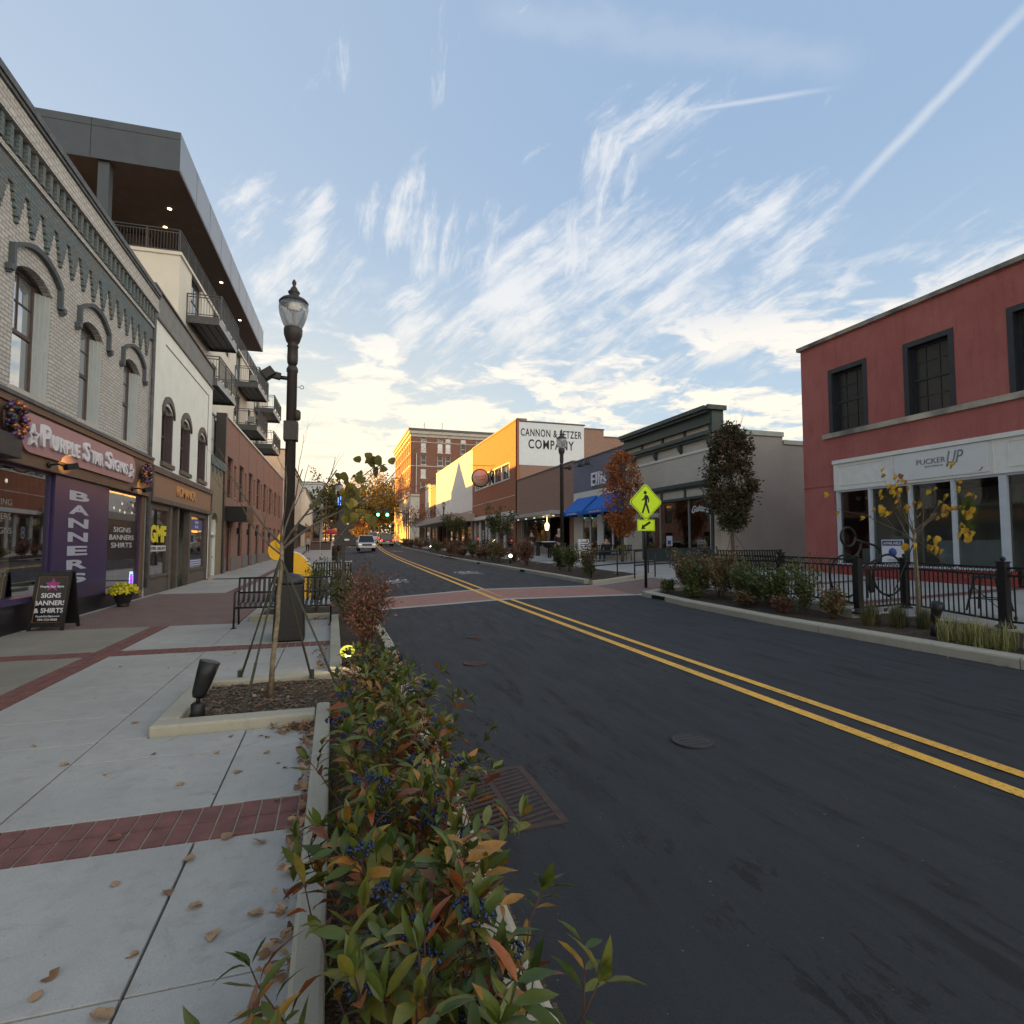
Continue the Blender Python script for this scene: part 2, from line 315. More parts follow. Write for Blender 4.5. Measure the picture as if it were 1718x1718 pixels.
M = dict(
 asphalt=asphalt(), conc=concrete('sidewalk_concrete', (.315, .308, .285), (.405, .395, .365), (.19, .18, .16)), conc_old=concrete('old_concrete', (.215, .20, .165), (.27, .25, .205)),
 kerb=concrete('kerb_concrete', (.34, .315, .25), (.40, .375, .30), (.24, .21, .16)),
 seam=mat('seam', (.035, .03, .028), .95), mulch=mulchmat(), soil=noisy('ground_soil', (.10, .09, .06), (.16, .15, .08), 1.2),
 paver=brick('red_paver', (.235, .085, .068), (.31, .12, .095), (.33, .29, .25), .2, .2, .010, .85, .25, None, .5, (.16, .11, .10)),
 paverdark=brick('dark_paver', (.15, .085, .070), (.20, .11, .09), (.20, .17, .15), .2, .1, .010),
 crossing=brick('crossing_brick', (.28, .12, .095), (.36, .17, .13), (.33, .24, .2), .2, .1, .006),
 white=noisy('road_white', (.62, .62, .60), (.72, .72, .7), 9, .7), yellow=noisy('road_yellow', (.72, .38, .05), (.82, .46, .075), 9, .65, .3, .003, 90),
 grey_brick=brick('painted_grey_brick', (.50, .475, .44), (.60, .58, .54), (.25, .23, .205), .21, .075, .009, .85, .28, (.33, .13, .09), .9, (.30, .28, .26)),
 bluegrey=brick('peeling_blue_paint', (.12, .165, .175), (.17, .21, .21), (.08, .10, .11), .21, .075, .010, .8, .55, (.30, .17, .12), .8, (.21, .165, .14)),
 hood=noisy('slate_blue_trim', (.075, .09, .105), (.11, .125, .14), 8, .6), cap=noisy('weathered_cap', (.075, .08, .085), (.14, .14, .14), 5, .6),
 stucco=noisy('white_stucco', (.74, .74, .68), (.82, .82, .76), 1.5, .9, .3, .004, 40), cream=noisy('cream_stucco', (.64, .61, .53), (.71, .68, .60), .8, .9, .2, .003, 50),
 tan_brick=brick('tan_brick', (.26, .20, .12), (.33, .26, .16), (.20, .17, .12), .2, .067, .012), red_brick=brick('red_brick', (.24, .105, .075), (.33, .155, .115), (.28, .20, .16), .2, .067, .010),
 brown_brick=brick('brown_brick', (.33, .185, .135), (.27, .135, .095), (.36, .27, .21), .2, .067, .009), cannon_brick=brick('orange_brick', (.40, .145, .07), (.33, .11, .055), (.30, .15, .09), .2, .067, .008, .85, .2),
 hotel_brick=brick('hotel_brick', (.25, .105, .07), (.20, .08, .055), (.19, .12, .09), .25, .09, .012, .85, .2),
 purple_brick=brick('blue_grey_brick', (.155, .165, .225), (.20, .21, .28), (.13, .135, .18), .2, .067, .010, .85, .3, (.23, .21, .22)),
 beige_brick=brick('beige_painted_brick', (.54, .50, .43), (.60, .56, .48), (.42, .385, .33), .21, .075, .008, .85, .15, None, .5, (.38, .34, .29)),
 white_brick=brick('white_painted_brick', (.72, .75, .77), (.78, .80, .81), (.60, .63, .65), .21, .075, .007, .85, .15, None, .4, (.45, .5, .52)),
 white_wall=noisy('white_render', (.72, .70, .66), (.80, .78, .72), 1.0, .9), taupe=noisy('taupe_render', (.33, .31, .295), (.385, .36, .34), .7, .9, .5, .01, 18),
 redstucco=redwall(), redbase=noisy('red_painted_brick', (.36, .09, .085), (.42, .11, .10), 3, .85),
 stone=noisy('pale_stone', (.45, .42, .37), (.54, .50, .44), 1.2, .85), capstone=noisy('stained_stone', (.50, .45, .36), (.10, .10, .10), .9, .9, .3, .004, 30),
 wood=wood('fascia_wood', (.115, .068, .043), (.165, .10, .065)), wood2=wood('tan_signboard', (.23, .135, .085), (.27, .16, .10)), brown=noisy('brown_trim', (.085, .06, .05), (.11, .08, .065), 5, .55),
 greytrim=noisy('grey_taupe_trim', (.095, .078, .068), (.125, .105, .09), 3, .6),
 mauve=noisy('mauve_sign', (.33, .185, .20), (.38, .21, .225), 1.2, .45, .0), purple=noisy('purple_vinyl', (.036, .024, .080), (.048, .032, .10), 1.0, .35, 0),
 lettering=mat('silver_lettering', (.62, .64, .70), .4), offwhite=noisy('offwhite_trim', (.64, .64, .60), (.72, .72, .68), 4, .6, .1), bluegl=mat('blue_grey_letters', (.34, .36, .44), .4),
 lightgrey=noisy('grey_panel', (.42, .45, .46), (.47, .5, .51), 2, .6, 0), slate=noisy('slate_panel', (.066, .078, .092), (.08, .094, .108), 1.5, .55, .0), soffit=noisy('brown_soffit', (.10, .072, .062), (.13, .09, .075), 2, .7),
 fasciametal=noisy('pale_metal_fascia', (.26, .28, .31), (.30, .32, .35), 1.2, .38, 0, metal=.4), blackmetal=noisy('black_metal', (.012, .012, .013), (.02, .02, .021), 20, .42, .1), bronze=noisy('bronze_metal', (.035, .03, .028), (.05, .042, .038), 20, .45, .1),
 balcony=noisy('balcony_metal', (.06, .062, .066), (.085, .085, .09), 8, .5, .1), galv=noisy('grey_metal', (.25, .26, .27), (.32, .33, .34), 12, .4, .1, metal=.5),
 darkglass=mat('dark_glass', (.012, .014, .016), .03, 0, .5), matteglass=mat('dusty_glass', (.025, .026, .026), .22, 0, .5), glass=glass('shop_glass', (.72, .75, .75), .10), globe=glass('lamp_globe', (.80, .80, .80), .9),
 green=noisy('dark_green_trim', (.045, .067, .064), (.062, .087, .083), 4, .55), palegreen=noisy('pale_green_trim', (.36, .41, .38), (.42, .47, .43), 4, .6), signblack=mat('sign_black', (.012, .011, .015), .3),
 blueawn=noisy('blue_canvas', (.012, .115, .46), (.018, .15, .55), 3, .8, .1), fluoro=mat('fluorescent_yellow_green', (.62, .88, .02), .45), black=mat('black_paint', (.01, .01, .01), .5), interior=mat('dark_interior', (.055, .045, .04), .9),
 intgrey=mat('grey_interior', (.55, .56, .53), .9), sculpt=noisy('yellow_enamel', (.80, .43, .02), (.86, .48, .03), 2, .4, 0), bark=noisy('bark', (.085, .07, .055), (.15, .125, .10), 14, .9, .8, .01), palebark=noisy('pale_bark', (.30, .235, .15), (.12, .095, .065), 22, .85, .8, .01, 60),
 strap=mat('green_strap', (.05, .05, .035), .8), berry=mat('blue_berry', (.012, .022, .070), .32), stem=noisy('stem_brown', (.06, .035, .022), (.09, .05, .03), 30, .8, .3), pot=mat('dark_pot', (.02, .018, .02), .5),
 rust=noisy('rusty_iron', (.075, .040, .030), (.035, .024, .021), 14, .7, .4, .004), void=mat('black_void', (.004, .004, .004), 1), yellowlet=mat('yellow_letters', (.70, .60, .03), .5), bluepanel=mat('blue_notice', (.05, .08, .26), .5),
 skin=mat('skin', (.42, .26, .19), .6), guitar=mat('guitar_wood', (.50, .30, .13), .35), roofdark=noisy('roof_membrane', (.08, .08, .08), (.12, .12, .12), 1, .9), tyre=mat('tyre', (.015, .015, .015), .8), chrome=mat('chrome', (.6, .6, .6), .15, 1),
)
M['darkglass'].node_tree.nodes['Principled BSDF'].inputs['IOR'].default_value = 3.0
gm = M['globe'].node_tree; tl_ = gm.nodes.new('ShaderNodeBsdfTranslucent'); tl_.inputs[0].default_value = (.85, .86, .88, 1); df_ = gm.nodes.new('ShaderNodeMixShader'); df_.inputs[0].default_value = .38
go_ = [n for n in gm.nodes if n.type == 'OUTPUT_MATERIAL'][0]; sh_ = go_.inputs[0].links[0].from_socket; gm.links.new(sh_, df_.inputs[1]); gm.links.new(tl_.outputs[0], df_.inputs[2]); gm.links.new(df_.outputs[0], go_.inputs[0])
M['skyglass'] = mat('reflecting_window_glass', (.50, .53, .56), .03, .75, .5)
M['carglass'] = mat('car_glass', (.012, .014, .016), .06, 0, .5)
M['darkslate'] = noisy('dark_slate_trim', (.024, .028, .033), (.034, .038, .044), 4, .5)
def worn(m, road):
    t = NT(m); src = [l for l in t.t.links if l.to_socket == t.b.inputs['Base Color']]; c0 = src[0].from_socket
    a = t.noise(26, 6, .75); b2_ = t.noise(2.2, 4, .6); k = t.math('MULTIPLY', t.mr(a, .52, .62), t.mr(b2_, .35, .70, .15, .95)); c = t.mix(k, c0, road)
    v = t.mapping((1, .12, 1)); g = t.noise(5, 4, .6, v); c = t.mix(t.mr(g, .5, .8, 0, .35), c, tuple(x*3 for x in road)); t.col(c)
worn(M['yellow'], (.06, .05, .035)); worn(M['white'], (.06, .06, .06))
E_warm = emit('warm_lamp', (1, .72, .35), 2.2); E_white = emit('cool_lamp', (1, .95, .85), 3); E_green = emit('green_signal', (.05, 1, .55), 6)
E_blue = emit('blue_lights', (.05, .10, 1), 3); E_purple = emit('violet_led', (.32, .0, 1), 1.6); E_cyan = emit('cyan_led', (.35, .55, 1), 1.6); E_head = emit('headlight', (1, .75, .4), 10); E_red = emit('tail_light', (1, .05, .03), .8)
E_string = emit('string_light', (1, .9, .7), .5)
L_vib = leafmat('viburnum_leaf', [(0, (.030, .062, .010)), (.36, (.075, .105, .014)), (.52, (.14, .14, .020)), (.64, (.30, .15, .022)), (.80, (.30, .09, .025)), (1, (.13, .035, .018))], .42, .2, .4)
L_red = leafmat('red_shrub_leaf', [(0, (.05, .07, .03)), (.4, (.13, .08, .05)), (.75, (.20, .06, .05)), (1, (.33, .15, .12))])
L_green = leafmat('green_shrub_leaf', [(0, (.035, .06, .02)), (.6, (.085, .12, .035)), (1, (.16, .17, .05))])
L_mixed = leafmat('autumn_shrub_leaf', [(0, (.05, .065, .025)), (.4, (.11, .11, .035)), (.7, (.20, .105, .05)), (1, (.27, .15, .10))])
L_rust = leafmat('rust_shrub_leaf', [(0, (.07, .05, .03)), (.5, (.16, .075, .05)), (1, (.26, .13, .08))])
L_dmap = leafmat('dark_maple_leaf', [(0, (.030, .042, .018)), (.55, (.062, .066, .028)), (.8, (.12, .07, .04)), (1, (.22, .08, .055))])
L_omap = leafmat('orange_maple_leaf', [(0, (.20, .06, .02)), (.5, (.36, .115, .03)), (1, (.46, .18, .05))])
L_yel = leafmat('redbud_leaf', [(0, (.10, .12, .02)), (.35, (.22, .17, .025)), (.6, (.55, .36, .03)), (.85, (.50, .25, .035)), (1, (.22, .09, .03))], .5, .35)
L_bud = leafmat('olive_redbud_leaf', [(0, (.13, .125, .035)), (.5, (.27, .23, .05)), (.8, (.50, .38, .05)), (1, (.22, .15, .07))], .5, .5)
L_dead = leafmat('fallen_leaf', [(0, (.16, .085, .045)), (.4, (.30, .17, .09)), (.75, (.40, .26, .15)), (1, (.13, .05, .04))], .7, .1)
L_grass = leafmat('grass_blade', [(0, (.04, .05, .02)), (.6, (.10, .105, .04)), (1, (.20, .17, .08))])
L_host = leafmat('lily_blade', [(0, (.12, .14, .04)), (.5, (.30, .30, .10)), (1, (.42, .38, .18))])
L_tree = leafmat('gold_tree_leaf', [(0, (.09, .09, .02)), (.4, (.20, .16, .035)), (.75, (.32, .23, .06)), (1, (.40, .30, .10))], .6, .45)
L_tree2 = leafmat('green_tree_leaf', [(0, (.03, .045, .015)), (.6, (.07, .085, .025)), (1, (.15, .14, .04))], .6, .3)
L_mum = leafmat('mum_petal', [(0, (.10, .12, .02)), (.25, (.55, .50, .02)), (1, (.75, .66, .03))], .6, .2)

# ------------------------------------------------------------------ mesh helpers
def wloc(o):
    v = Vector((0, 0, 0)); q = o
    while q.parent is not None: q = q.parent
    if abs(q.rotation_euler.z) > 1e-6: return v      # turned things are modelled in their own coordinates
    while o is not None: v += o.location; o = o.parent
    return v
class MB:
    def __init__(s): s.v = []; s.f = []; s.sm = []
    def add(s, vs, fs, smooth=False):
        n = len(s.v); s.v += [tuple(p) for p in vs]; s.f += [tuple(i+n for i in f) for f in fs]; s.sm += [smooth]*len(fs)
    def box(s, x0, x1, y0, y1, z0, z1):
        s.add([(x0, y0, z0), (x1, y0, z0), (x1, y1, z0), (x0, y1, z0), (x0, y0, z1), (x1, y0, z1), (x1, y1, z1), (x0, y1, z1)],
              [(0, 3, 2, 1), (4, 5, 6, 7), (0, 1, 5, 4), (1, 2, 6, 5), (2, 3, 7, 6), (3, 0, 4, 7)])
        return s
    def fb(s, fr, u0, u1, z0, z1, d0, d1):       # box in a facade frame
        ps = []
        for z in (z0, z1):
            for u, d in ((u0, d0), (u1, d0), (u1, d1), (u0, d1)): ps.append(fr(u, d, z))
        s.add(ps, [(0, 3, 2, 1), (4, 5, 6, 7), (0, 1, 5, 4), (1, 2, 6, 5), (2, 3, 7, 6), (3, 0, 4, 7)])
        return s
    def prism(s, pts, off):                       # polygon (3D points) extruded by a vector
        n = len(pts); off = Vector(off); a = [Vector(p) for p in pts]; b = [p+off for p in a]
        s.add(a+b, [tuple(range(n))[::-1], tuple(range(n, 2*n))]+[(i, (i+1) % n, n+(i+1) % n, n+i) for i in range(n)])
        return s
    def tube(s, pts, r, n=8, cap=True):
        pts = [Vector(p) for p in pts]; rs = r if isinstance(r, (list, tuple)) else [r]*len(pts)
        vs = []; fs = []; ref = None
        for i, p in enumerate(pts):
            d = (pts[min(i+1, len(pts)-1)]-pts[max(i-1, 0)])
            d = d.normalized() if d.length > 1e-9 else Vector((0, 0, 1))
            if ref is None: ref = Vector((1, 0, 0)) if abs(d.x) < .8 else Vector((0, 1, 0))
            a = (ref-d*ref.dot(d)).normalized(); b = d.cross(a); ref = a
            for k in range(n):
                t = 2*pi*k/n; vs.append(p+(a*cos(t)+b*sin(t))*rs[i])
        for i in range(len(pts)-1):
            for k in range(n): fs.append((i*n+k, i*n+(k+1) % n, (i+1)*n+(k+1) % n, (i+1)*n+k))
        if cap: fs += [tuple(range(n))[::-1], tuple(range((len(pts)-1)*n, len(pts)*n))]
        s.add(vs, fs, n > 5); return s
    def bar(s, a, b, w, h=None, up=(0, 0, 1)):    # rectangular bar
        h = h or w; a = Vector(a); b = Vector(b); d = (b-a).normalized(); u = Vector(up)
        if abs(d.dot(u)) > .95: u = Vector((0, 1, 0))
        x = d.cross(u).normalized()*w/2; y = x.cross(d).normalized()*h/2
        vs = [p+sx*x+sy*y for p in (a, b) for sx, sy in ((-1, -1), (1, -1), (1, 1), (-1, 1))]
        s.add(vs, [(0, 3, 2, 1), (4, 5, 6, 7), (0, 1, 5, 4), (1, 2, 6, 5), (2, 3, 7, 6), (3, 0, 4, 7)]); return s
    def lathe(s, c, prof, n=20, axis='z', smooth=True):
        c = Vector(c); vs = []; fs = []
        for r, z in prof:
            for k in range(n):
                t = 2*pi*k/n
                q = (r*cos(t), r*sin(t), z) if axis == 'z' else ((z, r*cos(t), r*sin(t)) if axis == 'x' else (r*cos(t), z, r*sin(t)))
                vs.append(c+Vector(q))
        m = len(prof)
        for i in range(m-1):
            for k in range(n): fs.append((i*n+k, i*n+(k+1) % n, (i+1)*n+(k+1) % n, (i+1)*n+k))
        fs += [tuple(range(n))[::-1], tuple(range((m-1)*n, m*n))]
        s.add(vs, fs, smooth); return s
    def ball(s, c, r, n=10, sz=1.0, sx=1.0):
        m = max(4, n//2); prof = [(max(r*sin(pi*i/m), r*.02)*sx, -r*cos(pi*i/m)*sz) for i in range(m+1)]
        return s.lathe(c, prof, n)
    def build(s, name, m, parent=None, local=False, bevel=0):
        me = bpy.data.meshes.new(name)
        vs = s.v
        if parent is not None and not local:
            w = wloc(parent); vs = [(x-w.x, y-w.y, z-w.z) for x, y, z in vs]
        me.from_pydata(vs, [], s.f); me.polygons.foreach_set('use_smooth', s.sm)
        uv = me.uv_layers.new(name='UVMap'); 
        nl = len(me.loops); li = np.empty(nl, np.int32); me.loops.foreach_get('vertex_index', li)
        co = np.array(s.v, dtype=np.float64).reshape(-1, 3)
        npoly = len(me.polygons); ls = np.empty(npoly, np.int32); lt = np.empty(npoly, np.int32)
        me.polygons.foreach_get('loop_start', ls); me.polygons.foreach_get('loop_total', lt)
        nr = np.empty(npoly*3, np.float32); me.polygons.foreach_get('normal', nr); nr = np.abs(nr.reshape(-1, 3))
        ax = np.argmax(nr+np.array([.001, 0, .0]), axis=1); pl = np.repeat(ax, lt); c = co[li]
        u = np.where(pl == 0, c[:, 1], c[:, 0]); v = np.where(pl == 2, c[:, 1], c[:, 2])
        uv.data.foreach_set('uv', np.stack([u, v], 1).astype(np.float32).ravel())
        if m: me.materials.append(m)
        me.update()
        o = bpy.data.objects.new(name, me); C.objects.link(o)
        if parent is not None: o.parent = parent
        if bevel:
            b = o.modifiers.new('bevel', 'BEVEL'); b.width = bevel; b.segments = 2; b.limit_method = 'ANGLE'; b.angle_limit = R(50)
        return o
def frame(ox, oy, ux, uy, nx, ny):
    return lambda u, d, z: (ox+ux*u+nx*d, oy+uy*u+ny*d, z)
def tag(o, label, cat, group=None, kind=None):
    if label: o['label'] = label
    if cat: o['category'] = cat
    if group: o['group'] = group
    if kind: o['kind'] = kind
    return o
def thing(name, label, cat, loc=(0, 0, 0), rz=0, group=None):
    o = bpy.data.objects.new(name, None); C.objects.link(o); o.location = loc; o.rotation_euler = (0, 0, rz)
    o.empty_display_size = .3
    return tag(o, label, cat, group)
def struct(name, mb, m, label=None, bevel=0, kind='structure'):
    o = mb.build(name, m, None, bevel=bevel); o['kind'] = kind
    return o
def dup(root, loc, rz=0, label=None, scale=None):
    r = root.copy(); C.objects.link(r); r.location = loc; r.rotation_euler = (0, 0, rz)
    if scale: r.scale = scale
    if label: r['label'] = label
    for ch in list(root.children):
        c = ch.copy(); C.objects.link(c); c.parent = r
        for g_ in list(ch.children):
            d = g_.copy(); C.objects.link(d); d.parent = c
    return r
def text(name, s, size, m, origin, right, upv, parent, ext=.01, bold=0.0, xs=1.0, align='CENTER', spacing=1.0, shear=0.0, arch=0.0, fit=None):
    cu_ = bpy.data.curves.new('t', 'FONT'); cu_.body = s; cu_.size = size; cu_.extrude = ext; cu_.offset = bold*size
    cu_.align_x = align; cu_.space_character = spacing; cu_.shear = shear; cu_.resolution_u = 3; cu_.align_y = 'CENTER'
    to = bpy.data.objects.new('t', cu_); C.objects.link(to)
    me = bpy.data.meshes.new_from_object(to); bpy.data.objects.remove(to); me.name = name
    rt = Vector(right).normalized(); uu = Vector(upv).normalized(); nn = rt.cross(uu); og = Vector(origin)-wloc(parent)
    kx, ky, ox_, oy_ = xs, 1.0, 0.0, 0.0
    if fit:
        X_ = [v.co.x for v in me.vertices]; Y_ = [v.co.y for v in me.vertices]; ox_ = (min(X_)+max(X_))/2; oy_ = (min(Y_)+max(Y_))/2
        kx = fit[0]/(max(X_)-min(X_)); ky = fit[1]/(max(Y_)-min(Y_))
    for v in me.vertices:
        x, y, z = v.co; x = (x-ox_)*kx; y = (y-oy_)*ky
        if arch: y += -arch*(x*x)
        v.co = og+rt*x+uu*y+nn*z
    me.materials.clear(); me.materials.append(m)
    o = bpy.data.objects.new(name, me); C.objects.link(o); o.parent = parent
    return o
def leaves(name, items, m, parent, kind='lance'):
    # items: (pos, dir, normal, length, width, tint); each leaf a small folded blade bent along its midrib
    segs = {'lance': [(0, .05), (.22, .75), (.5, 1), (.78, .62), (1, .02)], 'round': [(0, .35), (.15, .95), (.45, 1.0), (.75, .7), (1, .04)],
            'quad': [(0, .3), (.5, 1), (1, .1)], 'blade': [(0, 1), (.35, .95), (.7, .6), (1, .05)]}[kind]
    n = len(segs); V = []; F = []; T = []
    w0 = wloc(parent) if parent else Vector((0, 0, 0))
    for it in items:
        p, d, nr, L, wd, ti = it[:6]; bend = it[6] if len(it) > 6 else .18
        p = Vector(p)-w0; d = Vector(d).normalized(); nr = Vector(nr); nr = (nr-d*nr.dot(d))
        nr = nr.normalized() if nr.length > 1e-6 else d.orthogonal().normalized()
        sdv = d.cross(nr); b = len(V)
        for t, q in segs:
            c = p+d*(L*t)-nr*(L*bend*t*t*1.6)
            hw = wd/2*q
            wv_ = nr*(hw*.22*sin(t*7+ti*30)); V += [c-sdv*hw+nr*hw*.35+wv_, c, c+sdv*hw+nr*hw*.35-wv_]; T += [ti, min(1, ti+.05), ti]
        for i in range(n-1):
            k = b+i*3; F += [(k, k+1, k+4, k+3), (k+1, k+2, k+5, k+4)]
    me = bpy.data.meshes.new(name); me.from_pydata([tuple(v) for v in V], [], F)
    a = me.attributes.new('tint', 'FLOAT', 'POINT'); a.data.foreach_set('value', T)
    me.polygons.foreach_set('use_smooth', [True]*len(F)); me.materials.append(m); me.update()
    o = bpy.data.objects.new(name, me); C.objects.link(o); o.parent = parent
    return o
def rnd(a, b): return random.uniform(a, b)
def rv():
    while True:
        v = Vector((rnd(-1, 1), rnd(-1, 1), rnd(-1, 1)))
        if .05 < v.length < 1: return v.normalized()

# ------------------------------------------------------------------ ground heights
def itp(x, xs, zs): return float(np.interp(x, xs, zs))
GL = ([-20, 0, 20, 27, 42, 51, 72, 90, 120, 200, 400], [0, 0, .0, .04, .15, .22, .66, 1.15, 2.0, 3.2, 5])
GC = ([-20, 0, 15, 24, 40, 55, 66, 75, 90, 120, 200, 400], [.05, .05, .19, .36, .56, .78, .96, 1.2, 1.6, 2.35, 3.6, 5.4])
GR = ([-20, 0, 5, 9, 12, 16, 21, 30, 44, 63, 89, 115, 200, 400], [.02, .02, .05, .08, .12, .25, .32, .42, .5, .84, 1.1, 1.8, 3.2, 5])
SB = ([-20, 0, 12, 16, 25, 50, 66, 90, 124, 200, 400], [.5, .5, .6, .70, .80, .95, 1.2, 1.8, 2.8, 3.8, 5.2])
XC = ([-20, 25, 40, 55, 66, 80, 110, 200, 400], [4.35, 4.35, 4.6, 5.0, 5.4, 6.0, 7.5, 15, 40])
XR = ([-20, 3, 5, 9, 15, 30, 44, 63, 85, 115, 200, 400], [8.6, 8.5, 8.4, 8.2, 8.3, 8.3, 8.6, 9.2, 10, 12, 20, 44])
XL = ([-20, 2, 6.9, 9, 12, 13, 17, 18.5, 36, 39, 43, 47, 50, 70, 90, 120, 200, 400], [.70, .72, .86, .92, .9, .75, .75, .9, .9, 0.4, 1.2, 1.5, .2, .4, .9, 2.6, 9, 34])
def sz(y): return itp(y, *GL)+.13
def road_z(x, y):
    xl, xc, xr = itp(y, *XL), itp(y, *XC), itp(y, *XR)
    return itp(x, [xl, xc, xr], [itp(y, *GL), itp(y, *GC), itp(y, *GR)])
def rw_z(x, y):   # right-hand walk, from the kerb top to the facades
    return itp(x, [itp(y, *XR)+.3, 10.2, 16], [itp(y, *GR)+.15, itp(y, *GR)*.45+itp(y, *SB)*.55, itp(y, *SB)])
def ramp_z(x, y):
    return itp(x, [itp(y, *XR), 10.4], [itp(y, *GR)+.008, rw_z(10.4, y)])
def rw_start(y):
    if y < 14.0: return 9.95
    if y < 18: return 10.35
    return itp(y, *XR)+(1.9 if y < 45 else .9)
def sheet(name, ys, xf, zf, m, nx=8, kind='structure', dz_=0.0):
    V = []; F = []
    for y in ys:
        a, b = xf(y)
        for i in range(nx+1):
            x = a+(b-a)*i/nx; V.append((x, y, zf(x, y)+dz_))
    for j in range(len(ys)-1):
        for i in range(nx):
            k = j*(nx+1)+i; F.append((k, k+1, k+nx+2, k+nx+1))
    mb = MB(); mb.add(V, F); o = mb.build(name, m); 
    if kind: o['kind'] = kind
    return o
def frange(a, b, s):
    n = max(1, int(round((b-a)/s))); return [a+(b-a)*i/n for i in range(n+1)]

# ================================================================== SETTING: ground, road, walks
ysl = [-400, -60, -20, 0, 20, 27, 42, 60, 90, 120, 200, 400, 900, 3000]
gsh = MB(); V = []; F = []
xsl = [-3000, -300, -40, 0, 40, 300, 3000]
for y in ysl:
    for x in xsl: V.append((x, y, min(itp(y, *GL), itp(y, *GC))-.22))
for j in range(len(ysl)-1):
    for i in range(len(xsl)-1):
        k = j*len(xsl)+i; F.append((k, k+1, k+len(xsl)+1, k+len(xsl)))
gsh.add(V, F); struct('ground', gsh, M['soil'])
ys_all = frange(-6, 30, 1.5)+frange(30, 130, 2.5)[1:]+frange(130, 400, 15)[1:]
sheet('road', ys_all, lambda y: (itp(y, *XL)-.05, itp(y, *XR)+.05), road_z, M['asphalt'], 12)
# double yellow line
yl = []
for s_ in (-.17, .17):
    sheet('centre_line', ys_all, lambda y, s_=s_: (itp(y, *XC)+s_-.06, itp(y, *XC)+s_+.06), road_z, M['yellow'], 1, dz_=.005)
# brick crossing with concrete edging
sheet('brick_crossing', frange(14.55, 16.95, .6), lambda y: (itp(y, *XL), itp(y, *XR)), road_z, M['crossing'], 12, dz_=.006)
for a, b in ((14.25, 14.55), (16.95, 17.25)):
    sheet('crossing_edge', [a, b], lambda y: (itp(y, *XL), itp(y, *XR)), road_z, M['conc'], 12, dz_=.008)
def kerb(name, ys, xf, zf, w, side, h=.15, m='kerb', lip=.02, base=-.15):
    # a continuous kerb with a rounded top edge; side=+1: road lies toward +X
    prof = [(0, base), (0, h-.035), (-.012*side, h-.012), (-.035*side, h), (-w*side, h), (-w*side, base)]
    V = []; F = []; n = len(prof)
    for y in ys:
        for px_, pz in prof: V.append((xf(y)+px_, y, zf(y)+pz))
    for j in range(len(ys)-1):
        for i in range(n): F.append((j*n+i, j*n+(i+1) % n, (j+1)*n+(i+1) % n, (j+1)*n+i))
    F += [tuple(range(n))[::-1], tuple(range((len(ys)-1)*n, len(ys)*n))]
    mb = MB(); mb.add(V, F); o = mb.build(name, M[m]); o['kind'] = 'structure'; return o
XLf = lambda y: itp(y, *XL); XRf = lambda y: itp(y, *XR); GLf = lambda y: itp(y, *GL); GRf = lambda y: itp(y, *GR)
def kerb_run(a, b, step, *args, **k):
    y = a
    while y < b-.01:
        e = min(y+step, b); kerb('kerb', frange(y, e-.012, .5), *args, **k); y = e
kerb_run(-2, 13.6, 3.0, XLf, GLf, .15, 1)
kerb_run(17.6, 39, 3.5, XLf, GLf, .15, 1)
kerb_run(39, 130, 9, XLf, GLf, .15, 1)
kerb_run(-4, 13.9, 3.0, XRf, GRf, .26, -1)
kerb_run(17.9, 130, 6, XRf, GRf, .2, -1)
# left walk: slabs with open joints over a dark bed
sheet('walk_bed', [-3, 30], lambda y: (-5.2, itp(y, *XL)-.1), lambda x, y: .06, M['seam'], 1)
J = .011
def slabs(name, xs, ys, m, gx=J, gy=J, top=None):
    mb = MB()
    for i in range(len(xs)-1):
        for j in range(len(ys)-1):
            a, b, c, d = xs[i]+gx/2, xs[i+1]-gx/2, ys[j]+gy/2, ys[j+1]-gy/2
            if b-a < .02 or d-c < .02: continue
            t = .13+rnd(-.002, .002)
            mb.box(a, b, c, d, .04, t)
    o = mb.build(name, m, bevel=.004); o['kind'] = 'structure'; return o
xs_new = [-2.87, -1.70, -.65, -.06]
slabs('sidewalk', xs_new, [-3, -.3, 2.28, 3.33], M['conc']); slabs('sidewalk', xs_new, [3.74, 4.70, 5.16], M['conc'])
slabs('sidewalk', [-2.87, -1.70, -1.36], [5.16, 5.9, 6.92], M['conc'])
slabs('sidewalk', [-2.87, -1.70, -.65, .0], [6.92, 7.12, 8.05, 9.02], M['conc']); slabs('sidewalk', [-2.87, -1.70, -.65, .0], [9.44, 10.6, 12.0], M['conc'])
slabs('sidewalk', [-1.70, -.65, .0], [12.0, 14.9], M['conc'])
slabs('sidewalk', [-5.2, -4.3, -3.17], [-3, 0, 1.9, 3.33], M['conc_old'], .006, .006); slabs('sidewalk', [-5.2, -4.3, -3.17], [3.74, 5.6, 7.4, 9.02], M['conc_old'], .006, .006)
slabs('sidewalk', [-5.2, -4.3, -3.17], [9.44, 10.7, 12.0], M['conc_old'], .006, .006)
def pavers(name, x0, x1, y0, y1, m): 
    mb = MB(); mb.box(x0, x1, y0, y1, .04, .128); o = mb.build(name, m); o['kind'] = 'structure'; return o
